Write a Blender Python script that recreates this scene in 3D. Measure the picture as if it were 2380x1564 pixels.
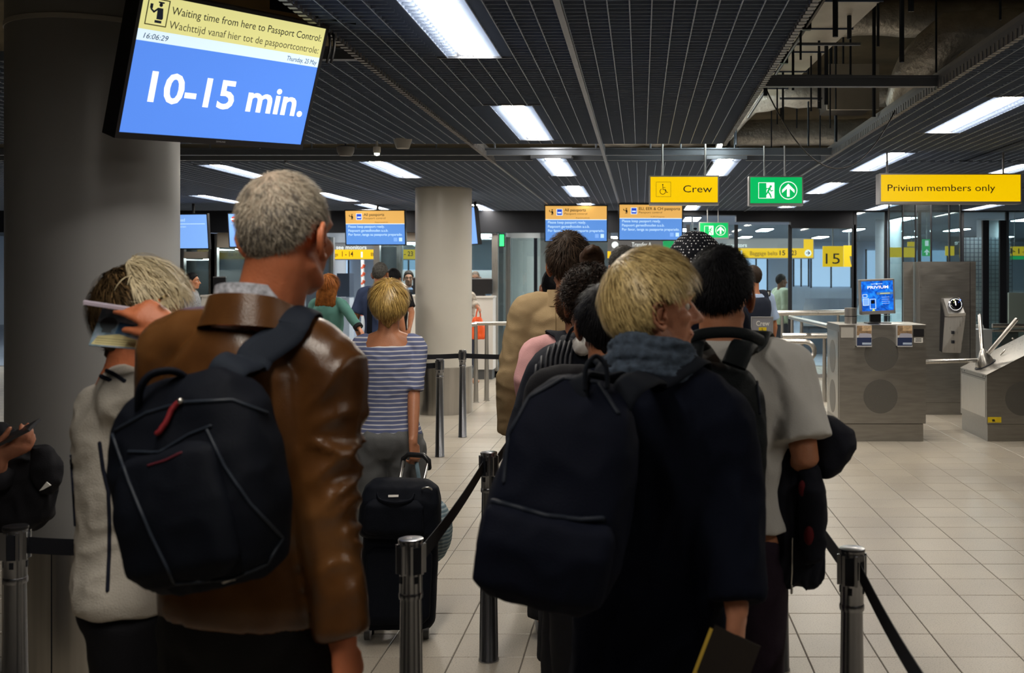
import bpy, bmesh, math, random
import numpy as np
from mathutils import Vector, Matrix, noise
from mathutils.bvhtree import BVHTree

for o in list(bpy.data.objects):
    bpy.data.objects.remove(o)
S = bpy.context.scene
COL = S.collection
random.seed(7)
PI = math.pi
R = math.radians
V = Vector

# ------------------------------------------------------------------ camera, light, exposure
FPX, CX, CY, CAMH = 2550.0, 1490.0, 643.0, 1.65     # focal length in pixels, vanishing point, eye height
cam_d = bpy.data.cameras.new('camera')
cam = bpy.data.objects.new('camera', cam_d)
COL.objects.link(cam)
cam.location = (0, 0, CAMH)
cam.rotation_euler = (PI / 2, 0, 0)
cam_d.sensor_width = 36
cam_d.lens = 36 * FPX / 2380
cam_d.shift_x = -(CX - 1190) / 2380
cam_d.shift_y = -(782 - CY) / 2380
cam_d.clip_start = 0.05
cam_d.dof.use_dof = True
cam_d.dof.focus_distance = 6.2
cam_d.dof.aperture_fstop = 5.0
S.camera = cam

world = bpy.data.worlds.new('world')
S.world = world
world.use_nodes = True
bg = world.node_tree.nodes['Background']
bg.inputs[0].default_value = (0.55, 0.68, 1.0, 1)
bg.inputs[1].default_value = 0.012
S.view_settings.view_transform = 'Standard'
S.view_settings.look = 'None'
S.view_settings.exposure = 0.0
S.view_settings.gamma = 1.0
S.view_settings.use_curve_mapping = False
S.cycles.use_denoising = True
S.cycles.adaptive_threshold = 0.02
S.cycles.max_bounces = 6
S.cycles.diffuse_bounces = 3
S.cycles.glossy_bounces = 3
S.cycles.transmission_bounces = 4
S.cycles.transparent_max_bounces = 12
S.cycles.sample_clamp_indirect = 4.0
S.cycles.caustics_reflective = False
S.cycles.caustics_refractive = False

LAMP_POWER = 40.0        # emission strength of the fluorescent ceiling lamps
HALL_POWER = 42.0         # the same for the lamps of the baggage hall behind the glass
SCREEN_POWER = 1.0


def px(x, y, Y):
    """world point that stands at depth Y and is seen at pixel x, y"""
    return V(((x - CX) * Y / FPX, Y, CAMH - (y - CY) * Y / FPX))


def wx(x, Y):
    return (x - CX) * Y / FPX


def wz(y, Y):
    return CAMH - (y - CY) * Y / FPX


# ------------------------------------------------------------------ materials
MATS = {}


def mat(name, col, rough=0.5, metal=0.0, spec=0.5, var=0.0, vscale=6.0, bump=0.0, bscale=60.0, emit=None, estr=0.0,
        sss=0.0, stretch=None, coat=0.0, island=0.0, sheen=0.0, rvar=0.0):
    """principled material with procedural colour variation and fine relief"""
    if name in MATS:
        return MATS[name]
    if name.startswith('hair_') and max(col) < 0.1:
        spec, rough = min(spec, 0.12), max(rough, 0.6)
    m = bpy.data.materials.new(name)
    m.use_nodes = True
    nt = m.node_tree
    b = nt.nodes['Principled BSDF']
    b.inputs['Base Color'].default_value = (*col, 1)
    b.inputs['Roughness'].default_value = rough
    b.inputs['Metallic'].default_value = metal
    b.inputs['Specular IOR Level'].default_value = spec
    b.inputs['Coat Weight'].default_value = coat
    b.inputs['Sheen Weight'].default_value = sheen
    if sss:
        b.inputs['Subsurface Weight'].default_value = sss
        b.inputs['Subsurface Radius'].default_value = (0.012, 0.004, 0.002)
        b.inputs['Subsurface Scale'].default_value = 1.0
    if emit:
        b.inputs['Emission Color'].default_value = (*emit, 1)
        b.inputs['Emission Strength'].default_value = estr
    tc = nt.nodes.new('ShaderNodeTexCoord')
    mp = nt.nodes.new('ShaderNodeMapping')
    nt.links.new(tc.outputs['Object'], mp.inputs[0])
    if stretch:
        mp.inputs['Scale'].default_value = stretch
    if var or rvar:
        n = nt.nodes.new('ShaderNodeTexNoise')
        n.inputs['Scale'].default_value = vscale
        n.inputs['Detail'].default_value = 5
        nt.links.new(mp.outputs[0], n.inputs['Vector'])
        if var:
            mr = nt.nodes.new('ShaderNodeMapRange')
            mr.inputs['From Min'].default_value = 0.25
            mr.inputs['From Max'].default_value = 0.75
            mr.inputs['To Min'].default_value = 1 - var
            mr.inputs['To Max'].default_value = 1 + var
            nt.links.new(n.outputs['Fac'], mr.inputs['Value'])
            mx = nt.nodes.new('ShaderNodeVectorMath')
            mx.operation = 'SCALE'
            mx.inputs[0].default_value = col
            nt.links.new(mr.outputs[0], mx.inputs['Scale'])
            nt.links.new(mx.outputs[0], b.inputs['Base Color'])
        if rvar:
            mr2 = nt.nodes.new('ShaderNodeMapRange')
            mr2.inputs['To Min'].default_value = rough - rvar
            mr2.inputs['To Max'].default_value = rough + rvar
            nt.links.new(n.outputs['Fac'], mr2.inputs['Value'])
            nt.links.new(mr2.outputs[0], b.inputs['Roughness'])
    if island:
        g = nt.nodes.new('ShaderNodeNewGeometry')
        mr = nt.nodes.new('ShaderNodeMapRange')
        mr.inputs['To Min'].default_value = 1 - island
        mr.inputs['To Max'].default_value = 1 + island
        nt.links.new(g.outputs['Random Per Island'], mr.inputs['Value'])
        mx = nt.nodes.new('ShaderNodeVectorMath')
        mx.operation = 'SCALE'
        mx.inputs[0].default_value = col
        nt.links.new(mr.outputs[0], mx.inputs['Scale'])
        nt.links.new(mx.outputs[0], b.inputs['Base Color'])
    if bump:
        n2 = nt.nodes.new('ShaderNodeTexNoise')
        n2.inputs['Scale'].default_value = bscale
        n2.inputs['Detail'].default_value = 3
        nt.links.new(mp.outputs[0], n2.inputs['Vector'])
        bp = nt.nodes.new('ShaderNodeBump')
        bp.inputs['Strength'].default_value = bump
        bp.inputs['Distance'].default_value = 0.01
        nt.links.new(n2.outputs['Fac'], bp.inputs['Height'])
        nt.links.new(bp.outputs[0], b.inputs['Normal'])
    MATS[name] = m
    return m


def emis(name, col, strength):
    """surface of a lamp, a screen or a backlit sign"""
    return mat(name, tuple(c * 0.3 for c in col), rough=0.4, emit=col, estr=strength, spec=0.3)


def glass_mat(name, tint, refl=0.08, haze=0.0):
    """thin pane: see-through with a fresnel reflection and a little dirt"""
    m = bpy.data.materials.new(name)
    m.use_nodes = True
    nt = m.node_tree
    nt.nodes.clear()
    out = nt.nodes.new('ShaderNodeOutputMaterial')
    tr = nt.nodes.new('ShaderNodeBsdfTransparent')
    tr.inputs[0].default_value = (*tint, 1)
    gl = nt.nodes.new('ShaderNodeBsdfGlossy')
    gl.inputs['Roughness'].default_value = 0.02
    fr = nt.nodes.new('ShaderNodeFresnel')
    fr.inputs[0].default_value = 1.5
    ad = nt.nodes.new('ShaderNodeMath')
    ad.operation = 'ADD'
    ad.inputs[1].default_value = refl
    nt.links.new(fr.outputs[0], ad.inputs[0])
    mx = nt.nodes.new('ShaderNodeMixShader')
    nt.links.new(ad.outputs[0], mx.inputs[0])
    nt.links.new(tr.outputs[0], mx.inputs[1])
    nt.links.new(gl.outputs[0], mx.inputs[2])
    last = mx
    if haze:
        df = nt.nodes.new('ShaderNodeBsdfDiffuse')
        df.inputs[0].default_value = (0.75, 0.8, 0.8, 1)
        m2 = nt.nodes.new('ShaderNodeMixShader')
        m2.inputs[0].default_value = haze
        nt.links.new(mx.outputs[0], m2.inputs[1])
        nt.links.new(df.outputs[0], m2.inputs[2])
        last = m2
    nt.links.new(last.outputs[0], out.inputs[0])
    return m


def node_mat(name, fn, rough=0.6, metal=0.0, spec=0.4, coord='Object', bump=0.0):
    """principled material whose colour comes from fn(node_tree, coordinate socket)"""
    m = bpy.data.materials.new(name)
    m.use_nodes = True
    nt = m.node_tree
    b = nt.nodes['Principled BSDF']
    b.inputs['Roughness'].default_value = rough
    b.inputs['Metallic'].default_value = metal
    b.inputs['Specular IOR Level'].default_value = spec
    tc = nt.nodes.new('ShaderNodeTexCoord')
    c = fn(nt, tc.outputs[coord])
    nt.links.new(c, b.inputs['Base Color'])
    return m


def N(nt, kind, **kw):
    n = nt.nodes.new(kind)
    for k, v in kw.items():
        if k.startswith('i_'):
            n.inputs[int(k[2:])].default_value = v
        else:
            setattr(n, k, v)
    return n


def ramp(nt, fac, stops, interp='LINEAR'):
    r = nt.nodes.new('ShaderNodeValToRGB')
    r.color_ramp.interpolation = interp
    el = r.color_ramp.elements
    while len(el) < len(stops):
        el.new(0.5)
    for e, (p, c) in zip(el, stops):
        e.position = p
        e.color = (*c, 1)
    nt.links.new(fac, r.inputs[0])
    return r.outputs[0]


# ------------------------------------------------------------------ mesh helpers
def frame_of(d, ref=None):
    d = V(d).normalized()
    ref = V(ref) if ref is not None else (V((0, 0, 1)) if abs(d.z) < 0.9 else V((1, 0, 0)))
    a = (ref - d * ref.dot(d))
    if a.length < 1e-6:
        a = d.orthogonal()
    a.normalize()
    return a, d.cross(a)


class MB:
    """collects vertices and faces of one mesh"""

    def __init__(s):
        s.v, s.f = [], []

    def add(s, vs, fs):
        n = len(s.v)
        s.v.extend(V(p) for p in vs)
        s.f.extend(tuple(i + n for i in f) for f in fs)
        return s

    def box(s, x0, x1, y0, y1, z0, z1):
        p = [(x, y, z) for z in (z0, z1) for y in (y0, y1) for x in (x0, x1)]
        return s.add(p, [(0, 2, 3, 1), (4, 5, 7, 6), (0, 1, 5, 4), (2, 6, 7, 3), (0, 4, 6, 2), (1, 3, 7, 5)])

    def hexa(s, p):
        return s.add(p, [(0, 2, 3, 1), (4, 5, 7, 6), (0, 1, 5, 4), (2, 6, 7, 3), (0, 4, 6, 2), (1, 3, 7, 5)])

    def fbox(s, F, u0, u1, v0, v1, n0, n1):
        return s.hexa([F.at(u, v, n) for n in (n0, n1) for v in (v0, v1) for u in (u0, u1)])

    def prism(s, poly, off):
        """poly: 3d points in order, extruded by the vector off"""
        n = len(poly)
        off = V(off)
        vs = [V(p) for p in poly] + [V(p) + off for p in poly]
        fs = [tuple(range(n - 1, -1, -1)), tuple(range(n, 2 * n))]
        fs += [(i, (i + 1) % n, n + (i + 1) % n, n + i) for i in range(n)]
        return s.add(vs, fs)

    def tube(s, pts, rad, n=12, cap='flat', ref=None):
        """sweep along pts; rad a number, a list, or a list of (a, b) half axes with a along ref"""
        pts = [V(p) for p in pts]
        m = len(pts)
        if not isinstance(rad, (list, tuple)):
            rad = [rad] * m
        rad = [(r, r) if not isinstance(r, (tuple, list)) else r for r in rad]
        dirs = []
        for i in range(m):
            a = pts[max(i - 1, 0)]
            b = pts[min(i + 1, m - 1)]
            d = (b - a)
            dirs.append(d.normalized() if d.length > 1e-9 else V((0, 0, 1)))
        rings = []
        A, B = frame_of(dirs[0], ref)
        if cap == 'round':
            for k in (3, 2, 1):
                t = k / 3 * PI / 2 * 0.96
                rings.append((pts[0] - dirs[0] * min(rad[0]) * math.sin(t), rad[0][0] * math.cos(t), rad[0][1] * math.cos(t), A, B))
        for i in range(m):
            if ref is not None:
                A, B = frame_of(dirs[i], ref)
            else:
                A = (A - dirs[i] * A.dot(dirs[i]))
                A = A.normalized() if A.length > 1e-6 else frame_of(dirs[i])[0]
                B = dirs[i].cross(A)
            rings.append((pts[i], rad[i][0], rad[i][1], A, B))
        if cap == 'round':
            for k in (1, 2, 3):
                t = k / 3 * PI / 2 * 0.96
                rings.append((pts[-1] + dirs[-1] * min(rad[-1]) * math.sin(t), rad[-1][0] * math.cos(t), rad[-1][1] * math.cos(t), A, B))
        vs, fs = [], []
        for (c, ra, rb, a, b) in rings:
            for k in range(n):
                t = 2 * PI * k / n
                vs.append(c + a * (ra * math.cos(t)) + b * (rb * math.sin(t)))
        L = len(rings)
        for i in range(L - 1):
            for k in range(n):
                fs.append((i * n + k, i * n + (k + 1) % n, (i + 1) * n + (k + 1) % n, (i + 1) * n + k))
        fs.append(tuple(range(n - 1, -1, -1)))
        fs.append(tuple((L - 1) * n + k for k in range(n)))
        return s.add(vs, fs)

    def lathe(s, prof, c=(0, 0, 0), axis=(0, 0, 1), n=24, arc=None):
        """prof: list of (radius, height along axis)"""
        c = V(c)
        ax = V(axis).normalized()
        A, B = frame_of(ax)
        m = len(prof)
        vs = []
        for (r, h) in prof:
            for k in range(n):
                t = 2 * PI * k / n
                vs.append(c + ax * h + A * (r * math.cos(t)) + B * (r * math.sin(t)))
        fs = []
        for i in range(m - 1):
            for k in range(n):
                fs.append((i * n + k, i * n + (k + 1) % n, (i + 1) * n + (k + 1) % n, (i + 1) * n + k))
        fs.append(tuple(range(n - 1, -1, -1)))
        fs.append(tuple((m - 1) * n + k for k in range(n)))
        return s.add(vs, fs)

    def ell(s, c, r, M=None, nu=16, nv=10):
        c = V(c)
        vs, fs = [], []
        for j in range(nv + 1):
            p = PI * (0.02 + 0.96 * j / nv)
            for k in range(nu):
                t = 2 * PI * k / nu
                q = V((r[0] * math.sin(p) * math.cos(t), r[1] * math.sin(p) * math.sin(t), r[2] * math.cos(p)))
                vs.append(c + (M @ q if M else q))
        for j in range(nv):
            for k in range(nu):
                fs.append((j * nu + k, (j + 1) * nu + k, (j + 1) * nu + (k + 1) % nu, j * nu + (k + 1) % nu))
        fs.append(tuple(range(nu)))
        fs.append(tuple(nv * nu + k for k in range(nu - 1, -1, -1)))
        return s.add(vs, fs)

    def loft(s, secs, n=28, ex=2.6):
        """secs: (centre, half width, half depth) horizontal superellipse sections, bottom to top"""
        vs, fs = [], []
        for (c, a, b) in secs:
            for k in range(n):
                t = 2 * PI * k / n
                ct, st = math.cos(t), math.sin(t)
                vs.append(V(c) + V((a * math.copysign(abs(ct) ** (2 / ex), ct), b * math.copysign(abs(st) ** (2 / ex), st), 0)))
        L = len(secs)
        for i in range(L - 1):
            for k in range(n):
                fs.append((i * n + k, i * n + (k + 1) % n, (i + 1) * n + (k + 1) % n, (i + 1) * n + k))
        fs.append(tuple(range(n - 1, -1, -1)))
        fs.append(tuple((L - 1) * n + k for k in range(n)))
        return s.add(vs, fs)

    def stroke(s, F, pts, w, n0, n1, closed=False):
        """flat line of width w in the plane of F"""
        pts = list(pts)
        if closed:
            pts = pts + [pts[0]]
        for a, b in zip(pts[:-1], pts[1:]):
            d = V((b[0] - a[0], b[1] - a[1]))
            if d.length < 1e-9:
                continue
            d.normalize()
            q = V((-d.y, d.x)) * w / 2
            e = d * w * 0.35
            c = [(a[0] - e.x - q.x, a[1] - e.y - q.y), (b[0] + e.x - q.x, b[1] + e.y - q.y),
                 (b[0] + e.x + q.x, b[1] + e.y + q.y), (a[0] - e.x + q.x, a[1] - e.y + q.y)]
            s.prism([F.at(u, v, n0) for u, v in c], F.n * (n1 - n0))
        return s

    def disc(s, F, u, v, r, n0, n1, k=20):
        return s.prism([F.at(u + r * math.cos(2 * PI * i / k), v + r * math.sin(2 * PI * i / k), n0) for i in range(k)], F.n * (n1 - n0))

    def poly(s, F, pts, n0, n1):
        return s.prism([F.at(u, v, n0) for u, v in pts], F.n * (n1 - n0))

    def xform(s, M):
        s.v = [M @ p for p in s.v]
        return s

    def mesh(s, name='mesh'):
        me = bpy.data.meshes.new(name)
        me.from_pydata([tuple(p) for p in s.v], [], s.f)
        me.update()
        return me


class Frame:
    """a flat rectangle in space: origin, right, up, and the normal towards the viewer"""

    def __init__(s, o, u=(1, 0, 0), v=(0, 0, 1)):
        s.o, s.u, s.v = V(o), V(u).normalized(), V(v).normalized()
        s.n = s.u.cross(s.v).normalized()

    def at(s, u, v, n=0.0):
        return s.o + s.u * u + s.v * v + s.n * n


# ------------------------------------------------------------------ objects
class Thing:
    """a top-level object: an Empty at its base that parents the parts; meshes are given in world space unless local"""

    def __init__(s, name, label, cat, loc=(0, 0, 0), rz=0.0, group=None, kind=None):
        s.o = bpy.data.objects.new(name, None)
        s.o.empty_display_size = 0.1
        COL.objects.link(s.o)
        s.o.location = loc
        s.o.rotation_euler = (0, 0, rz)
        s.M = Matrix.Translation(V(loc)) @ Matrix.Rotation(rz, 4, 'Z')
        s.inv = s.M.inverted()
        if label:
            s.o['label'] = label
        if cat:
            s.o['category'] = cat
        if group:
            s.o['group'] = group
        if kind:
            s.o['kind'] = kind

    def part(s, name, mb, m, parent=None, smooth=None, local=False, label=None, kind=None):
        me = mb.mesh(name) if isinstance(mb, MB) else mb
        if not local:
            me.transform(s.inv)
        o = bpy.data.objects.new(name, me)
        COL.objects.link(o)
        o.parent = parent or s.o
        for mm in (m if isinstance(m, (list, tuple)) else [m]):
            me.materials.append(mm)
        shade(me, smooth)
        if label:
            o['label'] = label
        if kind:
            o['kind'] = kind
        return o


def shade(me, smooth):
    """smooth: None = flat, True = all, number = auto smooth angle in degrees"""
    if smooth is None or smooth is False:
        return
    me.polygons.foreach_set('use_smooth', [True] * len(me.polygons))
    if smooth is not True:
        me.set_sharp_from_angle(angle=R(smooth))


def solo(name, label, cat, mb, m, smooth=None, group=None, kind=None, base=None):
    """a top-level thing that is one mesh; its origin is put at its base"""
    me = mb.mesh(name) if isinstance(mb, MB) else mb
    if base is None:
        co = np.empty(len(me.vertices) * 3)
        me.vertices.foreach_get('co', co)
        co = co.reshape(-1, 3)
        lo, hi = co.min(0), co.max(0)
        base = ((lo[0] + hi[0]) / 2, (lo[1] + hi[1]) / 2, lo[2])
    me.transform(Matrix.Translation(-V(base)))
    o = bpy.data.objects.new(name, me)
    COL.objects.link(o)
    o.location = base
    for mm in (m if isinstance(m, (list, tuple)) else [m]):
        me.materials.append(mm)
    shade(me, smooth)
    if label:
        o['label'] = label
    if cat:
        o['category'] = cat
    if group:
        o['group'] = group
    if kind:
        o['kind'] = kind
    return o


def struct(name, mb, m, parent=None, label=None, smooth=None):
    me = mb.mesh(name)
    o = bpy.data.objects.new(name, me)
    COL.objects.link(o)
    for mm in (m if isinstance(m, (list, tuple)) else [m]):
        me.materials.append(mm)
    shade(me, smooth)
    if parent is None:
        o['kind'] = 'structure'
    else:
        o.parent = parent
    if label:
        o['label'] = label
    return o


def text_mesh(body, F, u, v, size, width=None, bold=0.0, shear=0.0, depth=0.0008, n=0.0, align='LEFT', height=None):
    """raised print: lettering as a mesh in the plane of F, starting at u, v (baseline)"""
    cu = bpy.data.curves.new('lettering', 'FONT')
    cu.body = body
    cu.size = 1.0
    cu.offset = bold
    cu.shear = shear
    cu.resolution_u = 3
    ob = bpy.data.objects.new('lettering', cu)
    COL.objects.link(ob)
    dg = bpy.context.evaluated_depsgraph_get()
    me = bpy.data.meshes.new_from_object(ob.evaluated_get(dg))
    bpy.data.objects.remove(ob)
    bpy.data.curves.remove(cu)
    co = np.empty(len(me.vertices) * 3)
    me.vertices.foreach_get('co', co)
    co = co.reshape(-1, 3)
    lo, hi = co.min(0), co.max(0)
    sx = (width / (hi[0] - lo[0])) if width else size
    sz = size
    w = (hi[0] - lo[0]) * sx
    u0 = u - (w / 2 if align == 'CENTER' else (w if align == 'RIGHT' else 0))
    out = np.empty_like(co)
    for k in range(3):
        out[:, k] = F.o[k] + F.u[k] * (u0 + (co[:, 0] - lo[0]) * sx) + F.v[k] * (v + co[:, 1] * sz) + F.n[k] * (n + depth)
    me.vertices.foreach_set('co', out.ravel())
    me.update()
    return me


def blend(mb, voxel=0.01, it=4, fac=0.5, name='mesh'):
    """melt overlapping solids into one continuous skin"""
    me = mb.mesh(name)
    ob = bpy.data.objects.new('melt', me)
    COL.objects.link(ob)
    r = ob.modifiers.new('r', 'REMESH')
    r.mode = 'VOXEL'
    r.voxel_size = voxel
    r.adaptivity = 0.0
    if it:
        sm = ob.modifiers.new('s', 'SMOOTH')
        sm.iterations = it
        sm.factor = fac
    dg = bpy.context.evaluated_depsgraph_get()
    out = bpy.data.meshes.new_from_object(ob.evaluated_get(dg))
    out.name = name
    bpy.data.objects.remove(ob)
    bpy.data.meshes.remove(me)
    return out


def get_co(me):
    co = np.empty(len(me.vertices) * 3)
    me.vertices.foreach_get('co', co)
    return co.reshape(-1, 3)


def get_no(me):
    no = np.empty(len(me.vertices) * 3)
    me.vertices.foreach_get('normal', no)
    return no.reshape(-1, 3)


def displace(me, fn):
    """move every vertex along its normal by fn(co)"""
    co, no = get_co(me), get_no(me)
    d = np.array([fn(V(c)) for c in co])
    co = co + no * d[:, None]
    me.vertices.foreach_set('co', co.ravel())
    me.update()


def folds(me, amp, scale=(9, 9, 5), seed=0.0, ridge=0.6):
    off = V((seed * 13.1, seed * 7.7, seed * 3.3))
    sc = V(scale)

    def fn(c):
        p = V((c.x * sc.x, c.y * sc.y, c.z * sc.z)) + off
        a = noise.noise(p)
        b = 1 - abs(noise.noise(p * 1.9 + V((5, 3, 1)))) * 2
        return amp * (a * (1 - ridge) + (b - 0.5) * ridge)
    displace(me, fn)


def nrm(v):
    return V(v).normalized()
# ------------------------------------------------------------------ shared materials
def tile_col(nt, co):
    ob = N(nt, 'ShaderNodeObjectInfo')
    ge = N(nt, 'ShaderNodeNewGeometry')
    ad = N(nt, 'ShaderNodeMath', operation='ADD')
    nt.links.new(ob.outputs['Random'], ad.inputs[0])
    nt.links.new(ge.outputs['Random Per Island'], ad.inputs[1])
    fr = N(nt, 'ShaderNodeMath', operation='FRACT')
    nt.links.new(ad.outputs[0], fr.inputs[0])
    base = ramp(nt, fr.outputs[0], [(0, (0.395, 0.355, 0.295)), (0.5, (0.43, 0.39, 0.325)), (1, (0.455, 0.415, 0.35))])
    tc2 = ge.outputs['Position']
    n1 = N(nt, 'ShaderNodeTexNoise')
    n1.inputs['Scale'].default_value = 150
    n1.inputs['Detail'].default_value = 2
    nt.links.new(tc2, n1.inputs['Vector'])
    sp = ramp(nt, n1.outputs['Fac'], [(0.36, (0.72, 0.70, 0.68)), (0.44, (1, 1, 1)), (0.7, (1.05, 1.04, 1.02))])
    n2 = N(nt, 'ShaderNodeTexNoise')
    n2.inputs['Scale'].default_value = 1.3
    n2.inputs['Detail'].default_value = 4
    nt.links.new(tc2, n2.inputs['Vector'])
    st = ramp(nt, n2.outputs['Fac'], [(0.3, (0.86, 0.86, 0.88)), (0.65, (1.04, 1.03, 1.02))])
    m1 = N(nt, 'ShaderNodeMix', data_type='RGBA', blend_type='MULTIPLY')
    m1.inputs['Factor'].default_value = 1
    nt.links.new(base, m1.inputs['A'])
    nt.links.new(sp, m1.inputs['B'])
    m2 = N(nt, 'ShaderNodeMix', data_type='RGBA', blend_type='MULTIPLY')
    m2.inputs['Factor'].default_value = 1
    nt.links.new(m1.outputs['Result'], m2.inputs['A'])
    nt.links.new(st, m2.inputs['B'])
    return m2.outputs['Result']


M_TILE = node_mat('floor_tile', tile_col, rough=0.33, spec=0.45)
M_JOINT = mat('joint', (0.11, 0.095, 0.08), 0.8)
M_HALLFLOOR = mat('hall_floor', (0.30, 0.35, 0.42), 0.35, var=0.08, vscale=1.5)
M_SLAB = mat('slab', (0.20, 0.17, 0.115), 0.85, var=0.35, vscale=2.2)
M_GRID = mat('grid_metal', (0.27, 0.335, 0.46), 0.45, metal=0.2, spec=0.5)
M_RAIL = mat('rail_metal', (0.20, 0.22, 0.26), 0.4, metal=0.4)
M_BEAM = mat('beam_metal', (0.16, 0.185, 0.23), 0.45, metal=0.3)
M_DARK = mat('dark_paint', (0.010, 0.012, 0.018), 0.55, spec=0.3)
M_BLACK = mat('black_plastic', (0.012, 0.012, 0.014), 0.35, spec=0.4)
M_WHITE = mat('white_enamel', (0.78, 0.77, 0.74), 0.4)
M_STEEL = mat('brushed_steel', (0.56, 0.54, 0.51), 0.3, metal=1.0, var=0.10, vscale=8, stretch=(12, 12, 0.6), rvar=0.08)
M_STEELH = mat('brushed_steel_level', (0.37, 0.355, 0.33), 0.36, metal=1.0, var=0.12, vscale=5, stretch=(1.0, 8, 8), rvar=0.08)
M_POST = mat('post_steel', (0.36, 0.37, 0.40), 0.27, metal=1.0, var=0.10, vscale=10, stretch=(10, 10, 0.5))
M_COL = mat('column_paint', (0.56, 0.54, 0.49), 0.38, spec=0.5, var=0.06, vscale=1.5)
M_SKIRT = mat('column_skirt', (0.50, 0.48, 0.45), 0.32, metal=1.0, var=0.22, vscale=4, stretch=(5, 5, 0.15), rvar=0.06)
M_GLASS = glass_mat('pane_glass', (0.86, 0.93, 0.93), 0.02, 0.015)
M_GLASSD = glass_mat('pane_glass_tinted', (0.78, 0.87, 0.88), 0.05, 0.02)
M_FROST = mat('frosted_panel', (0.62, 0.64, 0.64), 0.6, var=0.03)
M_YELLOW = emis('sign_yellow', (1.0, 0.62, 0.0), 0.85)
M_YELLOWP = emis('sign_yellow_far', (1.0, 0.60, 0.01), 1.05)
M_GREEN = emis('sign_green', (0.0, 0.55, 0.13), 0.80)
M_SIGNWHITE = emis('sign_white', (0.95, 1.0, 0.97), 1.0)
M_INK = mat('ink', (0.015, 0.012, 0.01), 0.6)
M_ALU = mat('aluminium', (0.36, 0.36, 0.37), 0.4, metal=0.6)
M_LAMP = emis('lamp_glow', (1.0, 0.92, 0.80), LAMP_POWER)
M_LAMPHALL = emis('lamp_glow_hall', (0.92, 0.97, 1.0), HALL_POWER)
M_LAMPDIM = emis('lamp_glow_dim', (1.0, 0.92, 0.80), LAMP_POWER * 0.85)
M_REFL = mat('reflector', (0.45, 0.44, 0.42), 0.5, metal=0.0)
M_FOIL = mat('foil', (0.66, 0.64, 0.60), 0.36, metal=0.45, var=0.3, vscale=7, bump=1.0, bscale=26)
M_DUCT = mat('duct_sheet', (0.58, 0.56, 0.51), 0.5, metal=0.3, var=0.18, vscale=3, bump=0.3, bscale=12)
M_BEIGE = mat('beige_board', (0.45, 0.30, 0.13), 0.8, var=0.15, vscale=4)

# ------------------------------------------------------------------ floor: slab, single tiles in view, the rest as one sheet
TILE = 0.308
X0, Y0 = 0.722 % TILE, 5.685 % TILE
floor = struct('floor', MB().box(-14, 10, -7.5, 20.4, -0.06, -0.004), M_JOINT)
GAP = 0.0026


def tile_mesh():
    a, b, c = GAP, TILE - GAP, 0.0022
    m = MB()
    m.add([(a, a, -0.02), (b, a, -0.02), (b, b, -0.02), (a, b, -0.02),
           (a, a, -c), (b, a, -c), (b, b, -c), (a, b, -c),
           (a + c, a + c, 0), (b - c, a + c, 0), (b - c, b - c, 0), (a + c, b - c, 0)],
          [(0, 1, 5, 4), (1, 2, 6, 5), (2, 3, 7, 6), (3, 0, 4, 7), (4, 5, 9, 8), (5, 6, 10, 9), (6, 7, 11, 10), (7, 4, 8, 11), (8, 9, 10, 11)])
    return m


cells = []
for j in range(-26, 70):
    for i in range(-50, 36):
        x, y = X0 + i * TILE, Y0 + j * TILE
        if -14 < x < 9.6 and -7.4 < y < 20.0:
            cells.append((x, y))
seen = []
for (x, y) in cells:
    yc = y + TILE / 2
    if yc < 4.4:
        continue
    sx = CX + FPX * (x + TILE / 2) / yc
    sy = CY + FPX * CAMH / yc
    hidden = (sx < 860 or (1160 < sx < 1640) or (sx < 1830 and sy > 900 and sx > 1160) or (sx > 2130 and sy < 985))
    if -40 < sx < 2420 and not hidden:
        seen.append((y, x))
seen.sort()
near = set((x, y) for (y, x) in seen[:300])
tm = tile_mesh().mesh('tile')
tm.materials.append(M_TILE)
rest = MB()
for (x, y) in cells:
    if (x, y) in near:
        o = bpy.data.objects.new('tile', tm)
        COL.objects.link(o)
        o.location = (x, y, random.uniform(-0.0004, 0.0004))
        o.parent = floor
    else:
        t = tile_mesh()
        t.xform(Matrix.Translation((x, y, 0)))
        rest.add(t.v, t.f)
o = struct('tile_field', rest, M_TILE, floor)
o['kind'] = 'stuff'
hall_floor = struct('floor_hall', MB().box(-22, 22, 20.4, 48, -0.06, 0.0), M_HALLFLOOR)

# ------------------------------------------------------------------ ceiling
CZ = 2.72
ceiling = struct('ceiling', MB().box(-14, 10, -7.5, 18.0, 3.75, 3.9), M_SLAB)
struct('wall_left', MB().box(-14.2, -14, -7.5, 20.4, 0, 3.9), mat('side_wall', (0.30, 0.30, 0.31), 0.7))
struct('wall_right', MB().box(10, 10.2, -7.5, 20.4, 0, 3.9), MATS['side_wall'])
struct('wall_rear', MB().box(-14.2, 10.2, -7.7, -7.5, 0, 3.9), mat('rear_wall', (0.06, 0.06, 0.07), 0.8))

LAMPS = []      # (x centre, y0, y1, label)


def lamp_row(x, starts, L, row):
    names = ['nearest', 'second nearest', 'third', 'fourth', 'fifth', 'sixth']
    vis = []
    for y in starts:
        e = y + L
        vis.append(0 < CX + FPX * x / e < 2380 and CY - FPX * (CZ - CAMH) / e > 0 and e > 0)
    n = 0
    for y, v in zip(starts, vis):
        if not v:
            w = 'out of view %s, row %s' % ('at the edge' if y > 1 else 'overhead', row)  # unseen lamps, added along the rows to light people's backs
        else:
            w = ('farthest' if (n == sum(vis) - 1 and n > 0) else names[n]) + ' lamp of the row ' + row
            n += 1
        LAMPS.append((x, y, y + L, 'fluorescent strip lamp, ' + w))


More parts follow.
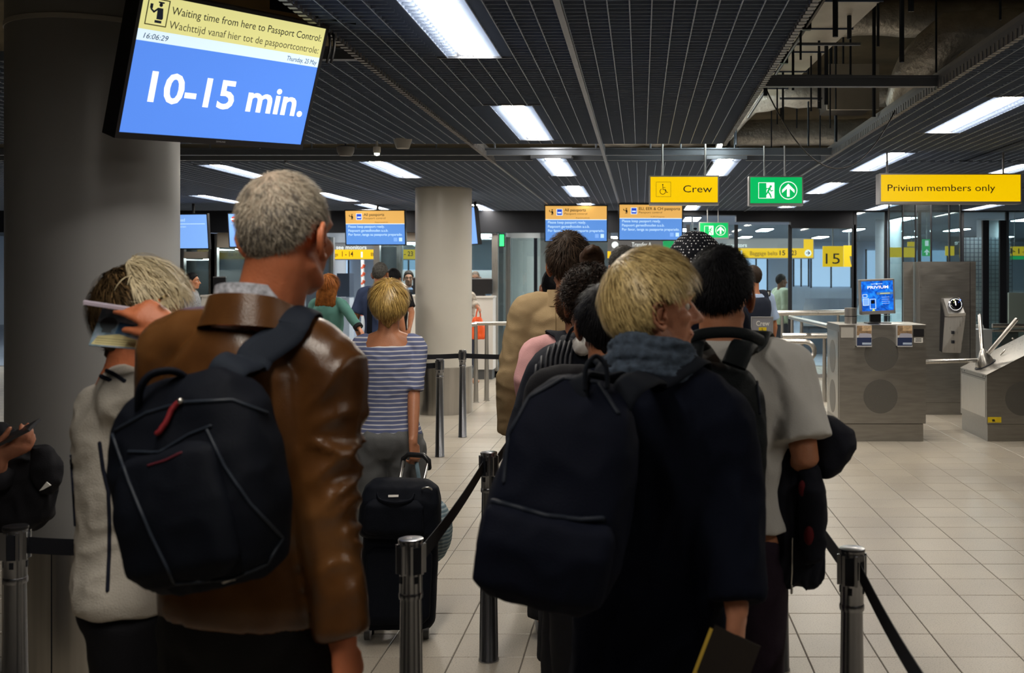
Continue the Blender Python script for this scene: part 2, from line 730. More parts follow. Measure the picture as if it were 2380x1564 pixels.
lamp_row(-0.815, [0.52, 3.62, 6.86, 9.92, 12.95, 16.0], 1.76, 'left of the long ceiling rail')
lamp_row(-2.5, [10.2, 13.3, 16.3], 1.7, 'over the round columns')
lamp_row(-4.12, [10.5, 14.0, 16.2], 1.6, 'behind the grey-haired head')
lamp_row(-5.85, [11.0, 14.45, 16.3], 1.6, 'farthest left')
lamp_row(0.78, [9.98, 13.0, 16.0], 1.7, 'above the crew sign')
lamp_row(2.24, [0.5, 3.5, 6.53, 9.47, 12.5, 15.4], 1.66, 'beside the open ceiling strip')
lamp_row(3.72, [10.45, 13.4, 16.1], 1.6, 'over the wide yellow sign')
lamp_row(5.3, [16.1], 1.6, 'farthest right')
LW = 0.185      # half width of a lamp with its reflectors


def spans(a, b, holes):
    out = [(a, b)]
    for (h0, h1) in holes:
        nxt = []
        for (p, q) in out:
            if h1 <= p or h0 >= q:
                nxt.append((p, q))
            else:
                if h0 > p:
                    nxt.append((p, h0))
                if h1 < q:
                    nxt.append((h1, q))
        out = nxt
    return [(p, q) for p, q in out if q - p > 0.004]


def grid(x0, x1, y0, y1, cx=0.09, cy=0.062, h=0.05):
    mb = MB()
    lam = [(l[0] - LW, l[0] + LW, l[1], l[2]) for l in LAMPS if l[0] + LW > x0 and l[0] - LW < x1 and l[2] > y0 and l[1] < y1]
    nx = max(1, round((x1 - x0) / cx))
    for i in range(nx + 1):
        x = x0 + (x1 - x0) * i / nx
        for (a, b) in spans(y0, y1, [(l[2], l[3]) for l in lam if l[0] < x < l[1]]):
            mb.box(x - 0.0024, x + 0.0024, a, b, CZ, CZ + h)
    ny = max(1, round((y1 - y0) / cy))
    for j in range(ny + 1):
        y = y0 + (y1 - y0) * j / ny
        for (a, b) in spans(x0, x1, [(l[0], l[1]) for l in lam if l[2] < y < l[3]]):
            mb.box(a, b, y - 0.0012, y + 0.0012, CZ + 0.002, CZ + h)
    o = struct('grid_panel', mb, M_GRID, ceiling)
    o['kind'] = 'stuff'
    return o


for (x0, x1, y0, y1) in [(-1.36, -0.34, -7.4, 8.85), (-0.31, 0.66, -7.4, 8.85), (-2.9, -1.38, 5.45, 8.85), (-4.6, -2.92, 5.45, 8.85),
                         (-6.8, -4.62, 8.0, 8.85), (1.69, 3.0, -7.4, 10.2), (3.0, 4.6, -7.4, 10.2), (-4.6, -1.38, -7.4, 2.6), (4.6, 6.8, 7.0, 10.2),
                         (1.69, 4.6, 10.2, 17.8), (4.6, 8.5, 10.2, 17.8), (-0.31, 1.67, 10.25, 17.8), (-1.36, -0.34, 10.25, 17.8),
                         (-3.3, -1.38, 10.25, 17.8), (-5.0, -3.32, 10.25, 17.8), (-7.6, -5.02, 10.25, 17.8), (-11.5, -7.62, 10.25, 17.8)]:
    grid(x0, x1, y0, y1)

# rails between the panels, toothed edge strips, cross beams
for (x, y0, y1, w) in [(-0.325, -7.4, 17.8, 0.013), (-1.37, 10.2, 17.8, 0.012), (0.672, -7.4, 8.87, 0.012), (1.68, -7.4, 17.8, 0.013),
                       (-2.91, 5.4, 8.85, 0.01), (-3.31, 10.2, 17.8, 0.01), (0.672, 10.2, 17.8, 0.006)]:
    struct('rail', MB().box(x - w, x + w, y0, y1, CZ - 0.012, CZ + 0.06), M_RAIL, ceiling)
for (x, y0, y1) in [(-1.37, 3.0, 10.2), (0.672, 3.0, 8.85), (1.68, 3.0, 9.9)]:
    mb = MB().box(x - 0.006, x + 0.006, y0, y1, CZ + 0.02, CZ + 0.09)
    y = y0
    while y < y1:
        mb.box(x - 0.016, x + 0.016, y, y + 0.03, CZ - 0.014, CZ + 0.03)
        y += 0.062
    o = struct('toothed_edge_strip', mb, mat('edge_metal', (0.27, 0.27, 0.28), 0.45, metal=0.3), ceiling)
for (x0, x1, y, z) in [(-9, 1.69, 9.62, CZ - 0.005), (0.66, 1.69, 6.19, CZ), (-9, 0.66, 8.9, CZ + 0.01), (-9, 1.69, 10.2, CZ + 0.01),
                       (-2.9, -1.37, 5.42, CZ + 0.0)]:
    struct('cross_beam', MB().box(x0, x1, y - 0.025, y + 0.025, z, z + 0.055).box(x0, x1, y - 0.04, y + 0.04, z + 0.05, z + 0.06), M_BEAM, ceiling)
struct('beige_board', MB().prism([(-2.3, 5.15, 2.86), (-1.2, 5.15, 2.86), (-1.2, 5.2, 3.2), (-2.3, 5.2, 3.2)], (0, 0.03, 0)), M_BEIGE, ceiling)
struct('beige_board', MB().box(-4.0, -1.0, 8.75, 8.8, 2.80, 2.92), M_BEIGE, ceiling)
for k in range(9):      # cable tray in the gap above the left side
    struct('tray_rung', MB().box(-4.6 + k * 0.36, -4.3 + k * 0.36, 9.15, 9.2, 2.80, 2.93), M_BEAM, ceiling)
struct('tray_side', MB().box(-5.2, -1.2, 9.2, 9.23, 2.78, 2.93), M_BEAM, ceiling)


def make_lamp(x, y0, y1, label):
    t = Thing('ceiling_lamp', label, 'lamp', (x, (y0 + y1) / 2, CZ), group='fluorescent strip lamps in the open grid ceiling')
    # bowed glowing diffuser, emits sideways onto the reflectors too
    mb = MB()
    n = 6
    vs, fs = [], []
    for yy in (y0 + 0.02, y1 - 0.02):
        for k in range(n + 1):
            a = PI * k / n
            vs.append((x - 0.07 * math.cos(a), yy, CZ + 0.016 - 0.006 * math.sin(a)))
    for k in range(n):
        fs.append((k, k + 1, n + 2 + k, n + 1 + k))
    mb.add(vs, fs)
    t.part('diffuser', mb, M_LAMPDIM if y0 < 1 else M_LAMP)
    t.part('middle_rib', MB().box(x - 0.002, x + 0.002, y0 + 0.02, y1 - 0.02, CZ + 0.002, CZ + 0.008), M_WHITE)
    for s in (-1, 1):
        t.part('reflector', MB().add([(x + s * 0.075, y0, CZ + 0.05), (x + s * LW, y0, CZ + 0.028), (x + s * LW, y1, CZ + 0.028), (x + s * 0.075, y1, CZ + 0.05),
                                      (x + s * 0.075, y0, CZ + 0.054), (x + s * LW, y0, CZ + 0.032), (x + s * LW, y1, CZ + 0.032), (x + s * 0.075, y1, CZ + 0.054)],
                                     [(0, 1, 2, 3), (7, 6, 5, 4), (0, 4, 5, 1), (2, 6, 7, 3), (1, 5, 6, 2), (0, 3, 7, 4)]), M_REFL)
        f = MB()
        yy = y0 + 0.03
        while yy < y1:
            f.add([(x + s * 0.08, yy, CZ + 0.048), (x + s * LW, yy, CZ + 0.03), (x + s * LW, yy, CZ), (x + s * 0.08, yy, CZ)], [(0, 1, 2, 3)])
            yy += 0.062
        f.box(x + s * (LW * 0.72) - 0.002, x + s * (LW * 0.72) + 0.002, y0, y1, CZ, CZ + 0.03)
        t.part('louvre', f, M_GRID, kind='stuff')
    t.part('housing', MB().box(x - LW - 0.005, x + LW + 0.005, y0 - 0.01, y1 + 0.01, CZ + 0.056, CZ + 0.10), M_RAIL)
    for yy in (y0, y1):
        t.part('end_plate', MB().box(x - LW, x + LW, yy - 0.004, yy + 0.004, CZ, CZ + 0.056), M_RAIL)


for l in LAMPS:
    make_lamp(*l)

# small spot, loudspeaker cones under the ceiling
t = Thing('ceiling_loudspeaker', 'grey cone loudspeaker hanging beside the first ceiling gap', 'loudspeaker', px(936, 345, 8.6))
c = px(936, 345, 8.6)
t.part('cone', MB().lathe([(0.05, 0.0), (0.052, 0.004), (0.078, 0.085), (0.09, 0.088), (0.09, 0.1)], c, n=24), mat('grey_cone', (0.42, 0.41, 0.39), 0.5), smooth=40)
t.part('stem', MB().tube([c + V((0, 0, 0.1)), c + V((0, 0, 0.3))], 0.008, 8), M_BEAM)
c = px(803, 362, 8.9)
t = Thing('ceiling_loudspeaker', 'dark cone loudspeaker with a rounded belly left of the small bulb', 'loudspeaker', c)
t.part('cone', MB().lathe([(0.05, 0.0), (0.068, 0.03), (0.072, 0.07), (0.05, 0.08)], c, n=20), mat('grey_cone_dark', (0.2, 0.19, 0.19), 0.5), smooth=40)
t.part('stem', MB().tube([c + V((0, 0, 0.08)), c + V((0, 0, 0.3))], 0.008, 8), M_BEAM)
c = px(876, 362, 8.7)
t = Thing('spot_lamp', 'small white ceiling spot with a greenish glowing bulb', 'lamp', c)
t.part('socket', MB().lathe([(0.022, 0.02), (0.03, 0.03), (0.03, 0.07), (0.01, 0.075), (0.006, 0.2)], c, n=14), M_WHITE, smooth=40)
t.part('bulb', MB().lathe([(0.004, 0.0), (0.02, 0.006), (0.022, 0.02)], c, n=14), emis('spot_glow', (0.9, 1.0, 0.85), 6.0), smooth=True)
t = Thing('tube_lamp', 'short bright lamp end above the gap right of the second strip lamp', 'lamp', (-0.86, 9.2, 2.86))
t.part('diffuser', MB().box(-0.84, -0.74, 8.98, 9.55, 2.84, 2.85), M_LAMP)
t.part('housing', MB().box(-0.87, -0.71, 8.95, 9.58, 2.85, 2.92), M_RAIL)

M_TUBE = emis('bare_tube_glow', (0.92, 1.0, 0.92), 24.0)
for k, (a, b) in enumerate([((0.70, 8.88, 2.83), (0.70, 9.55, 2.80)), ((0.60, 8.95, 2.86), (0.60, 9.7, 2.86)), ((0.70, 9.68, 2.80), (0.70, 10.15, 2.78))]):
    t = Thing('tube_lamp', ['bare glowing tube at the end of the toothed ceiling edge', 'second bare tube left beside the glowing tube at the ceiling edge', 'bare glowing tube below the cross beam at the ceiling edge'][k], 'lamp', a)
    t.part('tube', MB().tube([a, b], 0.014, 10), M_TUBE, smooth=True)
    t.part('batten', MB().hexa([V(a) + V((-0.02, 0, 0.03)), V(a) + V((0.02, 0, 0.03)), V(b) + V((-0.02, 0, 0.03)), V(b) + V((0.02, 0, 0.03)), V(a) + V((-0.02, 0, 0.06)), V(a) + V((0.02, 0, 0.06)), V(b) + V((-0.02, 0, 0.06)), V(b) + V((0.02, 0, 0.06))]), M_WHITE)
    t.part('hanger', MB().tube([V(a).lerp(V(b), 0.5) + V((0, 0, 0.06)), V((a[0], (a[1] + b[1]) / 2, 3.75))], 0.005, 6), M_BEAM)

# ------------------------------------------------------------------ the open ceiling strip: ducts, pipes, hanger rods
def duct(label, pts, rad, m, n=14, name='air_duct', jitter=0.012):
    P = []
    Rr = []
    for a, b in zip(pts[:-1], pts[1:]):
        a, b = V(a), V(b)
        k = max(2, int((b - a).length / 0.12))
        for i in range(k):
            P.append(a.lerp(b, i / k))
            Rr.append(rad + random.uniform(-jitter, jitter))
    P.append(V(pts[-1]))
    Rr.append(rad)
    return solo(name, label, 'duct', MB().tube(P, Rr, n), m, smooth=50)


duct('crinkled foil duct bending down behind the toothed ceiling edge', [(0.45, 9.9, 2.98), (0.75, 9.9, 3.0), (0.95, 9.7, 3.22), (1.25, 9.6, 3.26), (3.4, 9.6, 3.26)], 0.13, M_FOIL)
duct('long foil duct crossing above the first cross beam', [(0.2, 8.2, 3.585), (1.0, 8.2, 3.585), (3.2, 8.2, 3.585)], 0.14, M_FOIL)
duct('foil duct crossing far behind the second cross beam', [(-0.6, 11.2, 3.12), (1.3, 11.2, 3.12), (3.6, 11.2, 3.12)], 0.14, M_FOIL)
duct('foil elbow duct dropping at the right ceiling edge', [(3.2, 7.4, 3.35), (2.1, 7.4, 3.3), (1.9, 7.6, 3.1), (1.9, 7.9, 2.9)], 0.14, M_FOIL)
mb = MB().hexa([(1.02, 5.2, 3.22), (1.42, 5.2, 3.22), (0.72, 8.9, 3.12), (1.12, 8.9, 3.12), (1.02, 5.2, 3.46), (1.42, 5.2, 3.46), (0.72, 8.9, 3.36), (1.12, 8.9, 3.36)])
t = Thing('sheet_duct', 'pale flat sheet metal duct running into the open ceiling', 'duct', (1.05, 7, 3.2))
t.part('body', mb, M_DUCT)
for k in range(6):
    f = (k + 0.5) / 6
    a = V((1.02, 5.2, 3.215)).lerp(V((0.72, 8.9, 3.115)), f)
    t.part('band', MB().box(a.x - 0.01, a.x + 0.41, a.y, a.y + 0.012, a.z - 0.004, a.z + 0.02), mat('band_blue', (0.05, 0.08, 0.16), 0.5))
mb = MB().hexa([(1.5, 8.7, 3.0), (1.85, 8.7, 3.0), (1.5, 9.2, 3.0), (1.85, 9.2, 3.0), (1.5, 8.7, 3.3), (1.85, 8.7, 3.3), (1.5, 9.2, 3.3), (1.85, 9.2, 3.3)])
t = Thing('damper_box', 'dark duct box with rounded corners under the foil ducts', 'duct', (1.7, 9, 3.0))
t.part('body', mb, mat('box_dark', (0.06, 0.05, 0.045), 0.5, metal=0.3))
t.part('flange', MB().box(1.47, 1.88, 8.66, 8.7, 2.97, 3.33), M_DUCT)
for k, (dx, dz, r) in enumerate([(0.0, 0.0, 0.016), (0.05, 0.02, 0.014), (0.10, -0.01, 0.010)]):
    solo('black_pipe', ['black pipe closest to the toothed ceiling edge', 'middle black pipe along the toothed ceiling edge', 'thin black pipe farthest from the toothed ceiling edge'][k], 'pipe',
         MB().tube([(0.76 + dx, 3.2, 2.98 + dz), (0.76 + dx, 8.8, 2.94 + dz)], r, 10), M_BLACK, smooth=True, group='black pipes in the open ceiling')
t = Thing('pipe_clamp_set', 'black clamps holding the pipes along the toothed edge', 'clamp', (0.8, 6, 2.9))
for y in (4.4, 5.0, 5.7, 6.6, 7.4):
    t.part('clamp', MB().box(0.735, 0.885, y, y + 0.035, 2.935, 3.02), M_BLACK)
random.seed(11)
rods = []
for k in range(44):
    x = 0.75 + 0.9 * random.random()
    y = 4.6 + 7.4 * (k + random.random() * 0.8) / 44
    rods.append((x, y))
for k, (x, y) in enumerate(rods):
    zb = random.choice([2.78, 2.78, 2.95, 3.05])
    solo('hanger_rod', 'thin vertical steel hanger rod in the open ceiling strip', 'rod', MB().tube([(x, y, zb), (x, y, 3.75)], random.choice([0.006, 0.008, 0.013]), 6), mat('rod_dark', (0.03, 0.04, 0.06), 0.5, metal=0.3),
         group='hanger rods in the open ceiling')
for k in range(3):
    x0 = 0.8 + 0.2 * k
    y = 6.5 + k * 1.3
    solo('hanger_bar', 'slim cross bar hung between the hanger rods', 'bar', MB().box(x0 - 0.05, x0 + 0.5, y - 0.01, y + 0.01, 3.02 + 0.05 * (k % 3), 3.035 + 0.05 * (k % 3)), M_BEAM,
         group='cross bars in the open ceiling')
random.seed(5)
for k in range(12):
    x = -4.2 + k * 0.42 + random.uniform(-0.1, 0.1)
    if abs(x + 0.8) < 0.2:
        continue
    solo('hanger_rod', 'thin vertical hanger rod in the cross gap of the ceiling', 'rod', MB().tube([(x, 9.5, 2.76), (x, 9.5, 3.75)], 0.008, 6), M_BEAM,
         group='hanger rods in the ceiling cross gap')
cab = [px(1778, 212, 6.3).lerp(px(2080, 262, 7.2), i / 24) for i in range(25)]
for i, p in enumerate(cab):
    u = i / 24
    p.z = 2.74 - 0.47 * 4 * u * (1 - u) * 0.9
solo('cable', 'thin dark cable sagging in a loop under the open ceiling strip', 'cable', MB().tube(cab, 0.004, 6), M_BLACK, smooth=True)
for k in range(2):
    a = px(762 + 10 * k, 88, 4.75)
    solo('cable', ['left black cable arching behind the big screen', 'right black cable arching behind the big screen'][k], 'cable',
         MB().tube([a + V((0.012 * math.sin(i / 8 * PI / 2) * 2, 0, 0.02 - 0.13 * (i / 8) ** 1.5)) + V((-0.03 * (i / 8) ** 2, 0, 0)) for i in range(9)], 0.006, 8), M_BLACK, smooth=True)

# ------------------------------------------------------------------ columns
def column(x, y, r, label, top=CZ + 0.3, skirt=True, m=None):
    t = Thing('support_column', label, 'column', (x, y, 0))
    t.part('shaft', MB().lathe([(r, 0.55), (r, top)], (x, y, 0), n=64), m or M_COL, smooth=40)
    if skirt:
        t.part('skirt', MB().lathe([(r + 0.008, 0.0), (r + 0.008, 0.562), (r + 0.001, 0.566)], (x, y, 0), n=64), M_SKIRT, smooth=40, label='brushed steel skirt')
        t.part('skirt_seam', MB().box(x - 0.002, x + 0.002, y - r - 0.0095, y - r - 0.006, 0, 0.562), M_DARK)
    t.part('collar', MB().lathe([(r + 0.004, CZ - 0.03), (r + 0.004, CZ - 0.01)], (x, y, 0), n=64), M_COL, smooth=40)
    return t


column(-2.36, 4.74, 0.34, 'huge round column with painted-in shade beside the big blue screen', top=3.7, m=mat('column_paint_shaded', (0.33, 0.335, 0.34), 0.38, var=0.06, vscale=1.5))  # same paint as the other columns, darkened to stand for missing light
column(-2.405, 13.37, 0.34, 'pale round column with a steel skirt in the middle of the hall')
column(-2.36, 22.0, 0.34, 'pale round column behind the glass left of the queue', top=3.2)
# ------------------------------------------------------------------ far end: fascia, passport booths, baggage hall behind the glass
FY = 17.85
struct('trim_1', MB().box(-12, 0.62, FY, FY + 0.25, wz(540, FY), CZ + 0.12), M_DARK)
struct('trim_2', MB().box(0.62, 1.55, FY, FY + 0.25, wz(500, FY), CZ + 0.12), M_DARK)
struct('trim_3', MB().box(1.55, 2.44, FY, FY + 0.25, wz(515, FY), CZ + 0.12), M_DARK)
struct('trim_4', MB().box(2.44, 3.45, FY, FY + 0.25, wz(530, FY), CZ + 0.12), M_DARK)
struct('trim_5', MB().box(3.45, 9.9, FY, FY + 0.25, wz(492, FY), CZ + 0.12), M_DARK)
struct('trim_6', MB().box(-12, 9.9, FY + 0.1, FY + 0.2, CZ + 0.1, 3.76), M_DARK)

# the baggage hall
hall_ceiling = struct('ceiling_hall', MB().box(-22, 22, 18.1, 48, 3.05, 3.15), mat('hall_ceiling', (0.22, 0.23, 0.24), 0.7))
M_HALLWALL = mat('hall_wall', (0.55, 0.62, 0.70), 0.7, var=0.05, vscale=0.6)
struct('wall_hall_far', MB().box(-22, 22, 44, 44.2, 0, 3.15), M_HALLWALL)
struct('wall_hall_left', MB().box(-22.2, -22, 18, 44.2, 0, 3.15), M_HALLWALL)
struct('wall_hall_right', MB().box(22, 22.2, 18, 44.2, 0, 3.15), M_HALLWALL)
k = 0
for y in (20.0, 26.0, 32, 38):
    for x in (-12.5, -9, -5.5, -1.0, 1.2, 3.6, 6.2, 9.2, 12.5):
        t = Thing('hall_lamp', 'long white ceiling lamp in the baggage hall behind the glass', 'lamp', (x, y, 3.0), group='ceiling lamps of the baggage hall')
        t.part('diffuser', MB().box(x - 0.17, x + 0.17, y - 0.8, y + 0.8, 3.0, 3.01), M_LAMPHALL)
        t.part('housing', MB().box(x - 0.2, x + 0.2, y - 0.84, y + 0.84, 3.01, 3.05), M_RAIL)
# bright windows and panels at the far side of the hall
M_WIN = emis('far_window', (0.50, 0.72, 1.0), 0.9)
for k, (x, w, z0, z1) in enumerate([(-14.0, 0.9, 1.7, 2.6), (-12.2, 1.0, 1.5, 2.6), (-15.8, 0.9, 1.6, 2.6), (-9.3, 0.7, 1.8, 2.6), (4.6, 0.9, 1.1, 2.75), (6.4, 0.6, 1.3, 2.75), (7.6, 1.6, 1.25, 2.75), (9.6, 1.2, 1.2, 2.7), (11.6, 1.3, 1.2, 2.7), (-7.3, 0.5, 1.4, 2.4), (3.2, 0.7, 1.2, 2.6)]):
    w_o = struct('window_%d' % (k + 1), MB().box(x - w / 2, x + w / 2, 43.9, 43.95, z0, z1), M_WIN)
    fr = MB()
    for a in (0.0, 0.5, 1.0):
        fr.box(x - w / 2 + w * a - 0.03, x - w / 2 + w * a + 0.03, 43.86, 43.9, z0 - 0.05, z1 + 0.05)
    struct('window_frame', fr, M_DARK, w_o)
M_HCOL = mat('hall_column', (0.55, 0.56, 0.57), 0.5)
for (x, y, lab) in [(6.1, 27, 'grey round column in the hall left of the numbered sign'), (8.6, 27, 'grey round column in the hall behind the blue kiosk screen'), (-7.6, 27, 'pale round column in the hall behind the striped pole'), (1.6, 30, 'pale round column in the hall behind the dotted cap')]:
    solo('hall_column', lab, 'column', MB().lathe([(0.33, 0), (0.33, 3.05)], (x, y, 0), n=28), M_HCOL, smooth=40)
# dark baggage belt with carts far behind
M_BELT = mat('belt_dark', (0.05, 0.065, 0.09), 0.4)
t = Thing('baggage_belt', 'dark sloping baggage belt far behind the glass', 'conveyor', (5.2, 24, 0))
t.part('skirt', MB().hexa([(3.4, 23.4, 0.0), (6.6, 23.4, 0.0), (3.8, 25.4, 0.0), (7.2, 25.4, 0.0), (3.4, 23.4, 0.62), (6.6, 23.4, 0.62), (3.8, 25.4, 1.15), (7.2, 25.4, 1.15)]), M_BELT)
t.part('apron', MB().hexa([(4.5, 23.36, 0.64), (5.6, 23.36, 0.64), (5.0, 25.0, 1.10), (6.2, 25.0, 1.10), (4.5, 23.36, 0.67), (5.6, 23.36, 0.67), (5.0, 25.0, 1.13), (6.2, 25.0, 1.13)]), mat('apron_grey', (0.45, 0.5, 0.56), 0.4))
t.part('rim', MB().box(3.4, 6.6, 23.3, 23.4, 0.60, 0.66), M_ALU)
t = Thing('luggage_stand', 'dark cabinet against the pale hall wall behind the long-haired woman', 'cabinet', (-6.6, 27.5, 0))
t.part('body', MB().box(wx(783, 25), wx(812, 25), 25, 25.4, wz(690, 25), wz(635, 25)), M_BELT)
t.part('base', MB().box(wx(783, 25), wx(812, 25), 25.0, 25.4, 0, wz(692, 25)), M_FROST)
t = Thing('striped_pole', 'red and white slanted striped barrier pole', 'pole', (wx(844, 21), 21, 0))
c0, c1 = px(844, 800, 21.0), px(843, 604, 21.0)
t.part('pole', MB().tube([V((c0.x, 21, 0)), V((c1.x, 21, c1.z))], 0.035, 12), M_WHITE, smooth=40)
k = 0
z = 0.9
while z < c1.z - 0.1:
    t.part('red_stripe', MB().tube([(c0.x - 0.016, 21, z), (c0.x + 0.016, 21, z + 0.085)], 0.037, 10), mat('stripe_red', (0.62, 0.09, 0.03), 0.5))
    z += 0.15
    k += 1


# overhead band signs
def band_sign(name, label, Y, x0, x1, y0, y1, ym, texts, arrow=None, group=None, end_yellow=False, topmat=None):
    F = Frame(V((wx(x0, Y), Y, 0)))
    W = wx(x1, Y) - wx(x0, Y)
    za, zb, zm = wz(y1, Y), wz(y0, Y), wz(ym, Y)
    t = Thing(name, label, 'sign', (wx((x0 + x1) / 2, Y), Y, za), group=group)
    t.part('housing', MB().fbox(F, -0.02, W + 0.02, za - 0.02, zb + 0.02, -0.2, -0.005), M_ALU)
    t.part('header_band', MB().fbox(F, 0, W, zm, zb, -0.005, 0.0), topmat or mat('band_grey', (0.33, 0.33, 0.33), 0.5, emit=(0.5, 0.5, 0.5), estr=0.22))
    t.part('yellow_band', MB().fbox(F, 0, W, za, zm, -0.005, 0.002), M_YELLOWP)
    if end_yellow:
        t.part('yellow_end', MB().fbox(F, W - 0.2, W, zm, zb, 0.0, 0.003), M_YELLOWP)
    for (body, xp, yp, wpx, hpx, m) in texts:
        t.part('lettering', text_mesh(body, F, wx(xp, Y) - F.o.x, wz(yp, Y), hpx * Y / FPX / 0.7, width=wpx * Y / FPX, bold=0.015, n=0.004), m)
    if arrow:
        u, v, r = wx(arrow[0], Y) - F.o.x, wz(arrow[1], Y), arrow[2] * Y / FPX
        t.part('arrow_disc', MB().disc(F, u, v, r, 0.002, 0.006), M_SIGNWHITE)
        t.part('arrow', MB().stroke(F, [(u - r * 0.5, v), (u + r * 0.5, v)], r * 0.2, 0.006, 0.008).stroke(F, [(u, v + r * 0.5), (u + r * 0.5, v), (u, v - r * 0.5)], r * 0.2, 0.006, 0.008), M_INK)
    for f in (0.15, 0.85):
        t.part('rod', MB().tube([F.at(W * f, zb, -0.1), (F.at(W * f, zb, -0.1).x, Y + 0.1, 3.05)], 0.02, 8), M_ALU)
    return t


band_sign('overhead_sign', 'yellow and grey overhead sign for belts behind the left monitors', 24.0, 690, 1000, 566, 602, 580,
          [('Baggage left, see monitors', 712, 579, 140, 9, M_SIGNWHITE), ('1 - 14', 795, 596, 26, 12, M_INK), ('Baggage', 758, 595, 28, 8, mat('ink_pale', (0.5, 0.3, 0.02), 0.6)),
           ('Baggage', 862, 595, 42, 8, MATS['ink_pale']), ('15 - 23', 924, 595, 36, 11, M_INK), ('I', 839, 598, 4, 13, M_SIGNWHITE)])
band_sign('overhead_sign', 'yellow and grey overhead sign with a white arrow above the officer', 23.0, 1560, 1890, 556, 599, 577,
          [('Baggage left, see monitors', 1596, 574, 140, 9, M_SIGNWHITE), ('Baggage belts', 1743, 593, 64, 9, MATS['ink_pale']), ('15', 1812, 593, 13, 11, M_INK), ('- 23', 1833, 593, 18, 11, M_INK), ('I', 1721, 596, 4, 14, M_SIGNWHITE)],
          arrow=(1878, 588, 8), end_yellow=True)
# sign with the desk number
Y = 18.6
F = Frame(V((wx(1913, Y), Y, wz(620, Y))))
t = Thing('desk_number_sign', 'square yellow sign reading 15 beside the kiosk screen', 'sign', F.o)
t.part('plate', MB().fbox(F, 0, 47 * Y / FPX, 0, 48 * Y / FPX, -0.06, 0.0), M_YELLOW)
t.part('lettering', text_mesh('15', F, 6 * Y / FPX, 7 * Y / FPX, 0.255, width=33 * Y / FPX, n=0.001), M_INK)
t.part('rod', MB().tube([F.at(0.17, 0.35, -0.03), (F.at(0.17, 0, 0).x, Y + 0.03, 3.05)], 0.012, 8), M_ALU)
F = Frame(V((wx(1962, 20.6), 20.6, wz(620, 20.6))))
t = Thing('hanging_sign', 'blank yellow sign with a dark emblem right of the number 15', 'sign', F.o)
t.part('plate', MB().fbox(F, 0, 0.23, 0, 0.40, -0.08, 0), M_YELLOWP)
t.part('emblem', MB().poly(F, [(0.10, 0.2), (0.23, 0.2), (0.23, 0.1), (0.13, 0.04)], 0, 0.003), mat('emblem_grey', (0.12, 0.13, 0.14), 0.5))
t.part('rod', MB().tube([F.at(0.1, 0.4, -0.04), (F.at(0.1, 0, 0).x, 20.64, 3.05)], 0.012, 8), M_ALU)
# far signs seen through the right hand glass, from behind
for (nm, lab, Y, x0, x1, y0, y1, m) in [('hanging_sign', 'yellow sign behind glass, lettering reversed, left of the green one', 24, 2065, 2130, 575, 598, M_YELLOWP),
                                       ('hanging_sign', 'small yellow sign behind glass right of the green one', 24, 2198, 2218, 572, 594, M_YELLOWP),
                                       ('hanging_sign', 'long yellow sign with reversed 1-14 at the right edge', 24, 2298, 2420, 573, 594, M_YELLOWP),
                                       ('hanging_sign', 'small orange sign high up behind the glass', 25, 2110, 2128, 562, 573, M_YELLOWP)]:
    F = Frame(V((wx(x0, Y), Y, wz(y1, Y))))
    W, H = (x1 - x0) * Y / FPX, (y1 - y0) * Y / FPX
    t = Thing(nm, lab, 'sign', F.o)
    t.part('plate', MB().fbox(F, 0, W, 0, H, -0.06, 0), m)
    if '1-14' in lab:
        Fb = Frame(F.at(W * 0.78, 0, 0.0), (-1, 0, 0), (0, 0, 1))
        t.part('lettering', text_mesh('1-14', Fb, 0, H * 0.2, H * 0.85, width=W * 0.38, n=-0.004, depth=0.0), M_INK)
    t.part('rod', MB().tube([F.at(W / 2, H, -0.03), (F.at(W / 2, 0, 0).x, Y + 0.03, 3.05)], 0.012, 8), M_ALU)
Y = 24.2
F = Frame(V((wx(2205, Y), Y, wz(592, Y))))
t = Thing('hanging_sign', 'dark grey sign with reversed white lettering behind the glass', 'sign', F.o)
t.part('plate', MB().fbox(F, 0, 0.60, 0, 0.40, -0.06, 0), mat('sign_grey_dark', (0.10, 0.11, 0.13), 0.5))
Fb = Frame(F.at(0.55, 0, 0), (-1, 0, 0), (0, 0, 1))
t.part('lettering', text_mesh('centre', Fb, 0, 0.22, 0.15, width=0.42, n=-0.004, depth=0), M_SIGNWHITE)
t.part('rod', MB().tube([F.at(0.3, 0.4, -0.03), (F.at(0.3, 0, 0).x, Y + 0.03, 3.05)], 0.012, 8), M_ALU)
# mesh grille and pale wall parts behind the right glass
t = Thing('wire_grille', 'grey wire grille standing behind the glass right of the tall cabinet', 'grille', (wx(2285, 19.5), 19.5, 0))
gm = MB()
for i in range(13):
    x = wx(2235, 19.5) + i * 0.075
    gm.box(x - 0.006, x + 0.006, 19.5, 19.51, 0.2, 2.35)
for j in range(29):
    z = 0.2 + j * 0.075
    gm.box(wx(2235, 19.5), wx(2235, 19.5) + 0.9, 19.5, 19.51, z - 0.006, z + 0.006)
t.part('wires', gm, M_BEAM, kind='stuff')
t.part('backing', MB().box(wx(2235, 19.5), wx(2235, 19.5) + 0.9, 19.6, 19.62, 0.2, 2.35), mat('grille_back', (0.55, 0.62, 0.66), 0.6))
t.part('foot', MB().box(wx(2235, 19.5), wx(2235, 19.5) + 0.9, 19.45, 19.65, 0, 0.2), M_BEAM)
t = Thing('partition', 'pale grey partition panel at the right edge behind the glass', 'partition', (wx(2360, 16.5), 16.5, 0))
t.part('panel', MB().box(wx(2345, 16.5), wx(2345, 16.5) + 1.2, 16.5, 16.56, 0.1, wz(680, 16.5)), mat('partition_grey', (0.45, 0.45, 0.42), 0.6))
